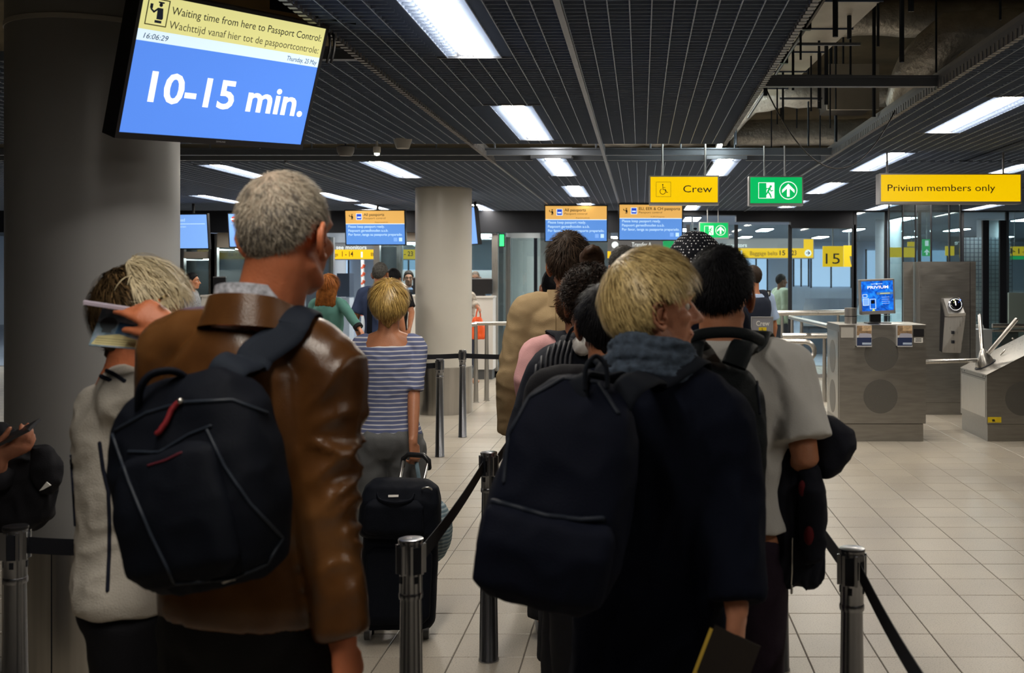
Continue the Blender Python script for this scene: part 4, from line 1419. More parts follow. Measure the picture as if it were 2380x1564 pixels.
P_MID = (wx(1136, 4.72), 4.72)       # post left of the blond man's backpack
P_FC = (wx(955, 3.16), 3.16)         # nearest middle post
P_FR = (wx(1980, 3.05), 3.05)        # nearest right post
P_FL = (wx(36, 3.32), 3.32)          # left edge
P_B1 = (wx(1022, 10.06), 10.06)
P_B2 = (wx(1075, 11.28), 11.28)
P_R2 = (wx(1812, 4.6), 4.6)
queue_post(*P_MID, 'steel queue post at the left flank of the blond man\'s backpack', R(60))
queue_post(*P_FC, 'nearest steel queue post beside the black trolley case', R(40), top_w=1)
queue_post(*P_FR, 'nearest steel queue post on the right with a belt running down to the corner', R(-20))
queue_post(*P_FL, 'steel queue post at the left edge before the huge column', R(10), top_w=0)
queue_post(*P_B1, 'far steel queue post right beside the striped blouse', R(0))
queue_post(*P_B2, 'farthest steel queue post before the middle column', R(0))
queue_post(*P_R2, 'steel queue post half hidden behind the dark trousers on the right', R(30))
BZ = HS - 0.06
belt((P_MID[0] - 0.02, P_MID[1] - 0.035, BZ), (P_FC[0] + 0.02, P_FC[1] + 0.035, BZ), 'black belt slanting between the two middle queue posts', sag=0.015)
belt((P_MID[0] + 0.02, P_MID[1] + 0.035, BZ), (wx(1225, 6.6), 6.6, BZ), 'black belt running forward behind the blond man\'s backpack', sag=0.01)
belt((P_FR[0] - 0.012, P_FR[1] + 0.035, BZ), (P_R2[0] + 0.012, P_R2[1] - 0.035, BZ), 'black belt behind the nearest right queue post', sag=0.01)
belt((P_FR[0] + 0.016, P_FR[1] - 0.034, BZ), (0.56, 1.9, 0.837), 'black belt running from the nearest right post out of the picture', sag=0.02)
belt((P_FL[0] + 0.036, P_FL[1] + 0.005, BZ - 0.0), (-1.30, 3.45, BZ), 'black belt from the left edge post to the white cardigan', sag=0.02)
belt((P_B1[0] - 0.035, P_B1[1], BZ), (wx(880, 10.0), 10.0, BZ), 'black belt left of the far queue post beside the stripes', sag=0.01)
belt((P_B2[0] + 0.035, P_B2[1], BZ), (wx(1265, 11.2), 11.2, BZ), 'black belt right of the farthest queue post', sag=0.01)
belt((P_B2[0] - 0.035, P_B2[1], BZ), (wx(915, 11.2), 11.2, BZ), 'black belt left of the farthest queue post', sag=0.01)

# ------------------------------------------------------------------ hand rails
def hoop_rail(label, Y, pts, r=0.024, posts=(), m=None, base=None):
    t = Thing('hand_rail', label, 'railing', base or (pts[0][0], Y, 0))
    t.part('rail', MB().tube(pts, r, 16), m or M_STEEL, smooth=40)
    for (x, y, z) in posts:
        t.part('post', MB().lathe([(0.036, 0), (0.034, 0.02), (0.022, z)], (x, y, 0), n=18), M_STEEL, smooth=40)
        t.part('floor_ring', MB().lathe([(0.044, 0), (0.044, 0.008), (0.036, 0.01)], (x, y, 0), n=18), M_STEEL, smooth=40)
    return t


def P3(x, y, Y):
    return tuple(px(x, y, Y))


hoop_rail('pale steel hand rail behind the beige coat', 14.6, [P3(1100, 753, 14.8), P3(1105, 752, 14.6), P3(1230, 752, 14.6), P3(1330, 752, 14.6)], 0.026,
          [(wx(1131, 14.6), 14.6, wz(755, 14.6)), (wx(1262, 14.6), 14.6, wz(755, 14.6))])
hoop_rail('short steel rail end right of the middle column', 14.4, [P3(1096, 755, 14.4), P3(1108, 755, 14.4)], 0.028, [(wx(1106, 14.4), 14.4, wz(756, 14.4))])
hoop_rail('long top steel hand rail before the glass left of the kiosk', 16.4, [P3(1798, 728, 16.4), P3(1965, 726, 16.4)], 0.042, [(wx(1818, 16.4), 16.4, wz(731, 16.4)), (wx(1948, 16.4), 16.4, wz(731, 16.4))])
hoop_rail('slanting steel hand rail running down towards the kiosk', 14.0, [P3(1836, 737, 16.2), P3(1926, 758, 12.9)], 0.030, [(wx(1841, 16.0), 16.0, wz(739, 16.0)), (wx(1863, 15.2), 15.2, wz(744, 15.2))])
hoop_rail('lower steel hand rail ending at the kiosk', 14.4, [P3(1818, 781, 14.4), P3(1928, 780, 14.4)], 0.036, [(wx(1901, 15.0), 14.46, wz(784, 14.4))])
arc = [P3(1790, 793, 12.6), P3(1868, 794, 12.6)]
for i in range(9):
    a = R(90 - 180 * (i + 0.5) / 9)
    arc.append(P3(1869 + 24 * math.cos(a), 816 - 22 * math.sin(a), 12.6))
arc += [P3(1868, 838, 12.6), P3(1790, 838, 12.6)]
hoop_rail('steel hand rail bent into a hoop beside the white shirt', 12.6, arc, 0.028, [(wx(1803, 12.6), 12.66, wz(838, 12.6)), (wx(1840, 12.6), 12.66, wz(838, 12.6))])

# ------------------------------------------------------------------ registration kiosk
KY, KX0, KX1, KD = 10.98, 1.985, 2.85, 0.72
KH, KP = 1.155, 0.18
F = Frame(V((KX0, KY, 0)))
W = KX1 - KX0
t = Thing('registration_kiosk', 'wide steel kiosk cabinet with two perforated discs', 'kiosk', (KX0 + W / 2, KY + KD / 2, 0))
body = t.part('body', MB().box(KX0, KX1, KY, KY + KD, KP, KH), M_STEELH)
t.part('plinth', MB().box(KX0 + 0.012, KX1 - 0.022, KY + 0.015, KY + KD - 0.01, 0, KP - 0.008), M_STEELH)
t.part('top_plate', MB().box(KX0 - 0.004, KX1 + 0.004, KY - 0.006, KY + KD, KH, KH + 0.014), M_STEELH)
t.part('side_plate', MB().box(KX0 - 0.006, KX0 - 0.001, KY + 0.05, KY + KD - 0.05, KP + 0.05, KH - 0.06), M_STEEL)


def oval(F, u, v, ru, rv, n0, n1, k=36):
    return MB().poly(F, [(u + ru * math.cos(2 * PI * i / k), v + rv * math.sin(2 * PI * i / k)) for i in range(k)], n0, n1)


Fs = Frame(V((KX0 - 0.006, KY, 0)), (0, -1, 0), (0, 0, 1))
M_PERF = mat('perforated', (0.235, 0.228, 0.215), 0.42, metal=0.9)
for v in (0.83, 0.42):
    t.part('side_grille', oval(Fs, -KD / 2, v, 0.17, 0.17, 0, 0.002), M_PERF)


def perforated(t, F, u, v, r, body):
    d = t.part('perforated_disc', MB().disc(F, u, v, r, -0.002, 0.0012, 48), M_PERF)
    holes = MB()
    rr = 0.012
    while rr < r - 0.004:
        n = max(6, int(2 * PI * rr / 0.0135))
        for i in range(n):
            a = 2 * PI * i / n
            cu, cv = u + rr * math.cos(a), v + rr * math.sin(a)
            q = 0.0034
            holes.add([F.at(cu - q, cv, 0.0016), F.at(cu, cv - q, 0.0016), F.at(cu + q, cv, 0.0016), F.at(cu, cv + q, 0.0016)], [(0, 1, 2, 3)])
        rr += 0.0125
    t.part('holes', holes, M_DARK, parent=d, kind='stuff')


perforated(t, F, W * 0.485, 0.876, 0.172, body)
perforated(t, F, W * 0.475, 0.452, 0.172, body)
t.part('clear_badge', MB().fbox(F, 0.015, 0.14, KH - 0.115, KH - 0.012, 0, 0.004), mat('badge_clear', (0.55, 0.53, 0.49), 0.25, metal=0.3))
t.part('reader_window', MB().fbox(F, W - 0.125, W - 0.02, KH - 0.105, KH - 0.028, 0, 0.006), M_BLACK)
t.part('reader_label', MB().fbox(F, W - 0.12, W - 0.03, KH - 0.165, KH - 0.115, 0, 0.003), M_WHITE)
for j in range(3):
    t.part('label_print', MB().fbox(F, W - 0.105, W - 0.045, KH - 0.155 + j * 0.013, KH - 0.149 + j * 0.013, 0.003, 0.0034), M_INK)
M_NAVY = mat('print_navy', (0.015, 0.03, 0.10), 0.5)
for k, u in enumerate((0.16, 0.565)):
    b = Thing('brochure_holder', ['left clear holder with navy brochures on the kiosk front', 'right clear holder with navy brochures on the kiosk front'][k], 'brochure holder', F.at(u + 0.08, KH - 0.2, 0.03), group='brochure holders on the kiosk')
    b.part('holder', MB().fbox(F, u, u + 0.155, KH - 0.205, KH - 0.195, 0.003, 0.05).fbox(F, u, u + 0.004, KH - 0.205, KH + 0.01, 0.003, 0.05), mat('clear_plastic', (0.5, 0.5, 0.5), 0.2))
    br = b.part('brochure_stack', MB().fbox(F, u + 0.005, u + 0.155, KH - 0.195, KH + 0.01, 0.008, 0.040), M_WHITE)
    b.part('photo_room', MB().fbox(F, u + 0.007, u + 0.153, KH - 0.09, KH + 0.008, 0.040, 0.041), mat('photo_room', (0.28, 0.18, 0.10), 0.5, var=0.5, vscale=30), parent=br)
    b.part('photo_light', MB().fbox(F, u + 0.06, u + 0.153, KH - 0.045, KH + 0.005, 0.041, 0.0415), mat('photo_cream', (0.6, 0.42, 0.25), 0.5, var=0.4, vscale=40), parent=br)
    b.part('photo_table', MB().poly(F, [(u + 0.02, KH - 0.112), (u + 0.15, KH - 0.112), (u + 0.15, KH - 0.075), (u + 0.10, KH - 0.068), (u + 0.035, KH - 0.07)], 0.0415, 0.042), mat('photo_table', (0.42, 0.42, 0.52), 0.5), parent=br)
    b.part('navy_field', MB().fbox(F, u + 0.007, u + 0.153, KH - 0.193, KH - 0.112, 0.040, 0.0415), M_NAVY, parent=br)
    b.part('print_strip', MB().fbox(F, u + 0.06, u + 0.15, KH - 0.182, KH - 0.162, 0.0415, 0.042), mat('print_pale', (0.45, 0.55, 0.7), 0.5), parent=br)
# cylinder on the kiosk, little glass shield and paper
c = V((wx(1977, 11.3), 11.3, KH + 0.014))
t = Thing('steel_cylinder', 'brushed steel cylinder with a dark ring on the kiosk', 'container', c)
t.part('body', MB().lathe([(0.062, 0), (0.062, 0.16)], c, n=28), M_STEEL, smooth=40)
t.part('dark_ring', MB().lathe([(0.0635, 0.07), (0.0635, 0.078)], c, n=28), M_DARK, smooth=40)
solo('paper_sheet', 'white sheet of paper lying on the kiosk top', 'paper', MB().box(2.42, 2.66, 11.1, 11.4, KH + 0.014, KH + 0.017), M_WHITE)
t = Thing('glass_shield', 'low clear glass shield on the kiosk top', 'glass', (2.35, 11.45, KH + 0.014))
t.part('pane', MB().box(2.08, 2.62, 11.5, 11.506, KH + 0.014, KH + 0.09), M_GLASS)
t.part('top_edge', MB().box(2.08, 2.62, 11.499, 11.507, KH + 0.088, KH + 0.093), mat('glass_edge', (0.55, 0.68, 0.66), 0.2))

# monitor on the kiosk
Y = 11.25
pts = [(1994, 651), (2076, 649), (2083, 727), (2004, 732)]
C = [px(1994, 651, Y - 0.03), px(2076, 649, Y + 0.03), px(2083, 727, Y + 0.09), px(2004, 732, Y + 0.03)]
u = ((C[1] - C[0]) + (C[2] - C[3])).normalized()
v = ((C[0] - C[3]) + (C[1] - C[2])).normalized()
W, H = ((C[1] - C[0]).length + (C[2] - C[3]).length) / 2, ((C[0] - C[3]).length + (C[1] - C[2]).length) / 2
ctr = (C[0] + C[1] + C[2] + C[3]) / 4
v = (v - u * u.dot(v) * 0.55).normalized()
F = Frame(ctr - u * W / 2 - v * H / 2, u, v)
t = Thing('kiosk_monitor', 'tilted blue touch screen reading PRIVIUM on the kiosk', 'monitor', V((ctr.x, Y, KH + 0.014)))
t.part('bezel', MB().fbox(F, 0, W, 0, H, -0.045, -0.001).fbox(F, 0, W, 0, 0.035, -0.001, 0.004).fbox(F, 0, W, H - 0.014, H, -0.001, 0.004).fbox(F, 0, 0.016, 0, H, -0.001, 0.004).fbox(F, W - 0.016, W, 0, H, -0.001, 0.004), mat('bezel_grey', (0.30, 0.29, 0.28), 0.4, metal=0.4))


def kiosk_pic(nt, co):
    n = N(nt, 'ShaderNodeTexNoise')
    n.inputs['Scale'].default_value = 16
    n.inputs['Detail'].default_value = 6
    n.inputs['Distortion'].default_value = 1.0
    nt.links.new(co, n.inputs['Vector'])
    return ramp(nt, n.outputs['Fac'], [(0.25, (0.002, 0.015, 0.16)), (0.5, (0.006, 0.10, 0.55)), (0.75, (0.02, 0.30, 0.90))])


m = node_mat('kiosk_picture', kiosk_pic, rough=0.25)
pb = m.node_tree.nodes['Principled BSDF']
src = pb.inputs['Base Color'].links[0].from_socket
m.node_tree.links.new(src, pb.inputs['Emission Color'])
pb.inputs['Emission Strength'].default_value = 1.0
pic = t.part('picture', MB().fbox(F, 0.016, W - 0.016, 0.035, H - 0.014, -0.001, 0.001), m)
t.part('lettering', text_mesh('PRIVIUM', F, W * 0.22, H * 0.74, 0.042, width=W * 0.6, bold=0.012, n=0.0012), M_SC_WHITE, parent=pic)
t.part('winged_mark', MB().stroke(F, [(W * 0.33, H * 0.875), (W * 0.65, H * 0.875)], 0.005, 0.001, 0.002).disc(F, W * 0.49, H * 0.875, 0.008, 0.001, 0.0025), M_SC_TXT, parent=pic)
t.part('button_field', MB().fbox(F, W * 0.48, W * 0.95, H * 0.56, H * 0.63, 0.001, 0.002), screen_col('screen_slate', (0.10, 0.22, 0.42), 0.8), parent=pic)
t.part('button_print', MB().fbox(F, W * 0.58, W * 0.86, H * 0.585, H * 0.605, 0.002, 0.003), M_SC_YEL, parent=pic)
for j in range(4):
    t.part('menu_line', MB().fbox(F, W * 0.62, W * 0.84, H * (0.30 + 0.06 * j), H * (0.307 + 0.06 * j), 0.001, 0.002), M_SC_TXT, parent=pic)
for (a, b, c2, d) in [(0.08, 0.20, 0.50, 0.58), (0.08, 0.24, 0.27, 0.46), (0.28, 0.44, 0.16, 0.44)]:
    t.part('device_picture', MB().stroke(F, [(a * W, c2 * H), (b * W, c2 * H), (b * W, d * H), (a * W, d * H)], 0.006, 0.001, 0.002, closed=True), M_SC_TXT, parent=pic)
t.part('device_picture', MB().fbox(F, W * 0.09, W * 0.23, H * 0.28, H * 0.45, 0.001, 0.0015), M_SC_LBLUE, parent=pic)
t.part('device_picture', MB().fbox(F, W * 0.31, W * 0.41, H * 0.31, H * 0.41, 0.001, 0.0022), M_SC_INK, parent=pic)
t.part('yellow_arrow', MB().poly(F, [(W * 0.33, H * 0.10), (W * 0.42, H * 0.10), (W * 0.375, H * 0.17)], 0.001, 0.0025), screen_col('screen_lime', (0.8, 0.9, 0.1), 0.9), parent=pic)
t.part('neck', MB().box(ctr.x - 0.055, ctr.x + 0.055, Y + 0.12, Y + 0.17, KH + 0.014, KH + 0.25), M_BLACK)
t.part('foot', MB().box(ctr.x - 0.12, ctr.x + 0.12, Y - 0.08, Y + 0.12, KH + 0.014, KH + 0.026), M_BLACK)

# ------------------------------------------------------------------ tall cabinet with the iris scanner
TX0, TX1, TY, TD, TH = 3.33, 4.0, 13.1, 0.47, 1.83
t = Thing('tall_cabinet', 'tall steel cabinet carrying the iris scanner', 'cabinet', (TX0 + 0.33, TY, 0))
t.part('body', MB().box(TX0, TX1 - 0.075, TY, TY + TD, 0.15, TH), M_STEELH)
t.part('door_edge', MB().box(TX1 - 0.065, TX1, TY + 0.01, TY + TD, 0.15, TH), M_STEELH)
t.part('gap', MB().box(TX1 - 0.075, TX1 - 0.065, TY + 0.03, TY + TD, 0.15, TH - 0.01), M_DARK)
t.part('plinth', MB().box(TX0 + 0.02, TX1 - 0.02, TY + 0.02, TY + TD, 0, 0.145), M_STEELH)
t.part('side_wing', MB().box(TX0 - 0.135, TX0 - 0.02, TY + 0.25, TY + 0.29, 0.15, TH), M_STEELH)
t.part('slanted_lip', MB().hexa([(TX0, TY - 0.02, TH - 0.30), (TX0 + 0.02, TY - 0.02, TH - 0.30), (TX0, TY, TH - 0.30), (TX0 + 0.02, TY, TH - 0.30),
                                 (TX0 - 0.03, TY - 0.02, TH), (TX0 - 0.01, TY - 0.02, TH), (TX0 - 0.03, TY, TH), (TX0 - 0.01, TY, TH)]), M_STEEL)
s = Thing('iris_scanner', 'slanted silver iris scanner with a black round lens', 'scanner', px(2208, 818, TY - 0.05))
yb = TY
A = lambda x, y, d: px(x, y, TY) + V((0, -d, 0))
s.part('lower_box', MB().hexa([A(2186, 819, 0.02), A(2227, 819, 0.10), A(2184, 818, -0.0), A(2226, 818, -0.0), A(2192, 737, 0.02), A(2237, 733, 0.13), A(2190, 736, 0.0), A(2236, 732, 0.0)]), M_STEEL)
s.part('side_shadow_box', MB().hexa([A(2183, 815, 0.01), A(2188, 819, 0.03), A(2183, 814, -0.0), A(2188, 818, 0.0), A(2186, 700, 0.01), A(2194, 735, 0.03), A(2186, 699, 0.0), A(2194, 734, 0.0)]), M_BLACK)
for y in (768, 790):
    s.part('slot', MB().box(A(2207, y, 0).x, A(2212, y, 0).x, TY - 0.115, TY - 0.04, A(0, y + 7, 0).z, A(0, y, 0).z), M_DARK)
head = MB()
head.hexa([A(2200, 733, 0.10), A(2236, 731, 0.14), A(2192, 732, 0.0), A(2234, 731, 0.0), A(2190, 694, 0.06), A(2226, 692, 0.08), A(2188, 693, 0.0), A(2226, 692, 0.0)])
head.hexa([A(2200, 735, 0.10), A(2236, 733, 0.14), A(2192, 735, 0.0), A(2236, 733, 0.0), A(2200, 728, 0.12), A(2236, 726, 0.16), A(2192, 728, 0.0), A(2236, 726, 0.0)])
s.part('head', head, mat('scanner_silver', (0.62, 0.61, 0.60), 0.3, metal=0.7))
lc = A(2214, 707, 0.13)
ax = V((-0.15, -1, 0.35))
s.part('lens_ring', MB().lathe([(0.085, -0.03), (0.085, 0.0), (0.074, 0.008), (0.070, 0.002)], lc, ax, n=32), mat('ring_chrome', (0.35, 0.37, 0.42), 0.2, metal=1.0), smooth=40)
s.part('lens', MB().lathe([(0.070, -0.01), (0.068, 0.004), (0.05, 0.010), (0.01, 0.013)], lc, ax, n=32), mat('lens_black', (0.003, 0.003, 0.005), 0.06, coat=1.0), smooth=True)
for dx, col in ((-0.03, (0.9, 1.0, 0.3)), (0.045, (0.1, 0.2, 1.0))):
    s.part('indicator_light', MB().ell(lc + V((dx, -0.03, 0.055)), (0.008, 0.008, 0.006)), emis('indicator_%d' % (dx > 0), col, 5.0), smooth=True)

# ------------------------------------------------------------------ turnstile
TSX, TSY, TSD = 3.46, 10.98, 0.9
t = Thing('turnstile', 'steel tripod turnstile with a cone hub and three arms', 'turnstile', (3.9, 11.4, 0))
sl = 0.19 / 0.37
x1 = 4.35
prof = [(TSX, 0.175), (x1, 0.175), (x1, 0.66 + sl * (x1 - TSX)), (TSX, 0.66)]
t.part('body', MB().prism([(a, TSY, b) for a, b in prof], (0, TSD, 0)), M_STEELH)
t.part('plinth', MB().box(TSX + 0.012, x1 - 0.02, TSY + 0.012, TSY + TSD - 0.01, 0, 0.17), M_STEELH)
n_s = V((-sl, 0, 1)).normalized()
u_s = V((1, 0, sl)).normalized()
t.part('top_plate', MB().hexa([V((TSX - 0.004, TSY - 0.004, 0.66)) + V((0, 0, 0.002)), V((x1, TSY - 0.004, 0.66 + sl * (x1 - TSX) + 0.002)), V((TSX - 0.004, TSY + TSD, 0.662)), V((x1, TSY + TSD, 0.662 + sl * (x1 - TSX))),
                               V((TSX - 0.004, TSY - 0.004, 0.668)), V((x1, TSY - 0.004, 0.668 + sl * (x1 - TSX))), V((TSX - 0.004, TSY + TSD, 0.668)), V((x1, TSY + TSD, 0.668 + sl * (x1 - TSX)))]), M_STEEL)
t.part('lid_gap', MB().box(TSX - 0.0012, TSX + 0.01, TSY + 0.04, TSY + TSD - 0.03, 0.622, 0.627), M_DARK)
for y in (TSY + 0.04, TSY + 0.12, TSY + TSD - 0.14, TSY + TSD - 0.05):
    t.part('screw', MB().lathe([(0.008, -0.004), (0.008, 0.002)], (TSX, y, 0.645), (-1, 0, 0), n=10), M_DARK)
t.part('side_door', MB().box(TSX - 0.003, TSX, TSY + 0.04, TSY + TSD - 0.04, 0.235, 0.6), M_STEEL)
Ft = Frame(V((TSX, TSY, 0)))
perforated(t, Ft, 0.355, 0.43, 0.172, None)
t.part('warning_sticker', MB().fbox(Ft, 0.01, 0.145, 0.19, 0.245, 0, 0.002), mat('sticker_yellow', (0.75, 0.55, 0.01), 0.5))
t.part('sticker_print', MB().poly(Ft, [(0.055, 0.20), (0.085, 0.20), (0.075, 0.225), (0.05, 0.222)], 0.002, 0.0025), M_INK)
hub = V((3.585, 11.42, 0.66 + sl * 0.125 + 0.005))
ax = V((-0.30, 0.0, 1)).normalized()
t.part('hub_ring', MB().lathe([(0.115, -0.03), (0.115, 0.012), (0.105, 0.014)], hub, n_s, n=32), M_DARK, smooth=30)
t.part('hub_cone', MB().lathe([(0.10, 0.0), (0.10, 0.03), (0.028, 0.165), (0.012, 0.178)], hub, (n_s + V((0.25, -0.12, 0.1))).normalized(), n=36), M_STEEL, smooth=30)
hc = hub + n_s * 0.06
for tip in (px(2152, 841, 11.42), px(2277, 734, 11.75), px(2362, 743, 11.25)):
    d = (tip - hc).normalized()
    t.part('arm', MB().tube([hc + d * 0.03, tip], 0.022, 18, cap='round'), M_STEEL, smooth=40)
c = hub + u_s * 0.19 + V((0, 0.03, 0.02))
t.part('key_handle', MB().tube([c, c + V((0.05, 0.02, 0.05))], 0.009, 10, cap='round'), M_STEEL, smooth=True)

# second gate behind the turnstile
t = Thing('gate_cabinet', 'rounded grey gate cabinet behind the turnstile', 'gate', (wx(2320, 14.3), 14.3, 0))
gx0, gx1 = wx(2268, 14.3), wx(2306, 14.3)
t.part('body', MB().box(gx0, gx1, 14.3, 15.1, 0, wz(766, 14.3)), mat('gate_grey', (0.30, 0.32, 0.33), 0.4))
t.part('rounded_top', MB().tube([(gx0, 14.7, wz(768, 14.3)), (gx1, 14.7, wz(768, 14.3))], 0.06, 16), MATS['gate_grey'], smooth=40)
t.part('rail', MB().tube([P3(2306, 757, 14.4), P3(2420, 757, 14.4)], 0.03, 14), M_STEEL, smooth=40)
t.part('lower_rail', MB().tube([P3(2306, 768, 14.4), P3(2420, 768, 14.4)], 0.02, 14), M_STEEL, smooth=40)
t.part('wing_pane', MB().box(gx1, wx(2420, 14.4), 14.5, 14.51, 0.2, wz(772, 14.4)), M_GLASSD)
t.part('lock_block', MB().box(wx(2330, 14.4), wx(2368, 14.4), 14.42, 14.6, wz(835, 14.4), wz(772, 14.4)), mat('lock_dark', (0.06, 0.075, 0.075), 0.3))
t.part('lock_knob', MB().ell(px(2353, 787, 14.4) + V((0, -0.02, 0)), (0.02, 0.02, 0.02)), M_STEEL, smooth=True)

# crew sign on a stand
Y = 9.9
F = Frame(V((wx(1748, Y), Y, wz(786, Y))))
k = Y / FPX
t = Thing('stand_sign', 'grey stand sign reading Crew above a yellow wheelchair square', 'sign', (wx(1771, Y), Y, 0))
W, H = 47 * k, 47 * k
t.part('plate', MB().fbox(F, 0, W, 0, H, -0.02, 0), mat('sign_slate', (0.27, 0.27, 0.31), 0.5))
t.part('rim', MB().fbox(F, -0.008, W + 0.008, H, H + 0.012, -0.025, 0.004).fbox(F, -0.008, 0, 0, H, -0.025, 0.004).fbox(F, W, W + 0.008, 0, H, -0.025, 0.004), M_ALU)
t.part('lettering', text_mesh('Crew', F, W * 0.2, H * 0.62, 0.062, width=W * 0.66, bold=0.02, n=0.001), M_WHITE)
t.part('yellow_square', MB().fbox(F, W * 0.33, W * 0.71, H * 0.17, H * 0.54, 0, 0.0012), mat('sticker_yellow', (0.75, 0.55, 0.01), 0.5))
t.part('wheelchair_pictogram', wheelchair(F, W * 0.5, H * 0.36, W * 0.33, 0.0015), M_INK)
t.part('pole', MB().tube([(F.at(W / 2, 0, 0).x, Y + 0.01, 0.01), (F.at(W / 2, 0, 0).x, Y + 0.01, wz(786, Y))], 0.018, 12), M_STEEL, smooth=40)
t.part('foot', MB().lathe([(0.15, 0), (0.15, 0.008), (0.02, 0.014)], (F.at(W / 2, 0, 0).x, Y + 0.01, 0), n=28), M_STEEL, smooth=40)
# ------------------------------------------------------------------ people: one continuous body, clothes and hair over it
BODY = [(0.80, 0.10, 0.085, 0.0), (0.86, 0.152, 0.102, 0), (0.93, 0.165, 0.11, -0.005), (1.02, 0.148, 0.098, 0), (1.10, 0.142, 0.095, 0.0), (1.22, 0.158, 0.108, 0),
        (1.32, 0.170, 0.112, -0.005), (1.40, 0.160, 0.098, -0.012), (1.45, 0.105, 0.074, -0.018), (1.49, 0.060, 0.056, -0.02)]


def body_at(z, fem=0.0):
    for a, b in zip(BODY[:-1], BODY[1:]):
        if z <= b[0]:
            break
    u = min(1.0, max(0.0, (z - a[0]) / (b[0] - a[0])))
    w, d, y = (a[k] + (b[k] - a[k]) * u for k in (1, 2, 3))
    if fem:
        w *= 1 - 0.12 * fem * min(1, max(0, (z - 1.15) / 0.15)) - 0.06 * fem * math.exp(-((z - 1.08) / 0.08) ** 2) + 0.05 * fem * math.exp(-((z - 0.9) / 0.1) ** 2)
    return w, d, y


def add_hand(mb, wr, d, n, side, curl=0.5, s=1.0, thumb=1.0, spread=0.0, fc=None):
    """palm, four bent fingers of different lengths and a thumb; d = finger direction, n = palm normal"""
    d = nrm(d)
    n = nrm(V(n) - d * d.dot(V(n)))
    lat = d.cross(n) * side          # towards the thumb
    wr = V(wr)
    mb.tube([wr - d * 0.02 * s, wr + d * 0.03 * s, wr + d * 0.065 * s, wr + d * 0.092 * s], [(0.026 * s, 0.021 * s), (0.034 * s, 0.018 * s), (0.040 * s, 0.016 * s), (0.039 * s, 0.013 * s)], 14, 'round', ref=lat)
    for k, (o, ln) in enumerate([(0.030, 0.074), (0.010, 0.082), (-0.010, 0.076), (-0.029, 0.060)]):
        p = wr + d * (0.088 - 0.004 * abs(k - 1)) * s + lat * o * s
        c = (fc[k] if fc else curl)
        ang = 0.0
        pts = [p - d * 0.012 * s, p]
        dd = (d + lat * spread * (1.5 - k) * 0.2).normalized()
        for q, (f, bend) in enumerate([(0.46, 0.75), (0.31, 0.95), (0.23, 0.6)]):
            ang += c * bend
            p = p + (dd * math.cos(ang) + n * math.sin(ang)) * ln * f * s
            pts.append(p)
        mb.tube(pts, [0.0105 * s, 0.0102 * s, 0.0095 * s, 0.0088 * s, 0.0076 * s], 10, 'round')
    b = wr + d * 0.022 * s + lat * 0.026 * s
    t1 = (d * 0.75 + lat * 0.6 * thumb + n * 0.35).normalized()
    t2 = (d * 0.9 + lat * 0.15 * thumb + n * 0.4).normalized()
    mb.tube([b, b + t1 * 0.040 * s, b + t1 * 0.040 * s + t2 * 0.034 * s, b + t1 * 0.040 * s + t2 * 0.034 * s + (t2 + n * 0.3).normalized() * 0.024 * s],
            [0.0150 * s, 0.0120 * s, 0.0108 * s, 0.0090 * s], 10, 'round')


def add_ear(mb, C, Hm, side, s=1.0, flare=0.55):
    f, u, o = Hm @ V((0, 1, 0)), Hm @ V((0, 0, 1)), Hm @ V((side, 0, 0))
    base = C + Hm @ V((side * 0.0735, -0.006, -0.022)) * s

    def P(p, q, k=0.0):
        return base + (f * p + u * q + o * (0.002 + flare * (0.014 - p) + k)) * s
    helix = [(0.010, -0.002), (0.015, 0.013), (0.009, 0.028), (-0.006, 0.033), (-0.019, 0.024), (-0.023, 0.006), (-0.018, -0.012), (-0.008, -0.024), (0.003, -0.031), (0.010, -0.026)]
    mb.tube([P(p, q, 0.001) for p, q in helix], [0.0040 * s, 0.0045 * s, 0.0047 * s, 0.0047 * s, 0.0045 * s, 0.0042 * s, 0.0042 * s, 0.0052 * s, 0.0070 * s, 0.0055 * s], 10, 'round')
    anti = [(0.004, 0.016), (-0.008, 0.013), (-0.012, -0.002), (-0.006, -0.014), (0.004, -0.016)]
    mb.tube([P(p, q, -0.001) for p, q in anti], 0.0036 * s, 8, 'round')
    pl = [(0.012, -0.004), (0.014, 0.012), (0.008, 0.026), (-0.006, 0.030), (-0.017, 0.022), (-0.021, 0.006), (-0.016, -0.011), (-0.006, -0.023), (0.006, -0.026)]
    vs = [P(p, q, -0.004) for p, q in pl] + [P(p * 0.9, q * 0.9, -0.010) for p, q in pl]
    n = len(pl)
    mb.add(vs, [tuple(range(n)), tuple(range(2 * n - 1, n - 1, -1))] + [(i, n + i, n + (i + 1) % n, (i + 1) % n) for i in range(n)])
    mb.tube([P(0.014, -0.008, 0.0), P(0.010, -0.003, 0.003)], 0.0045 * s, 8, 'round')


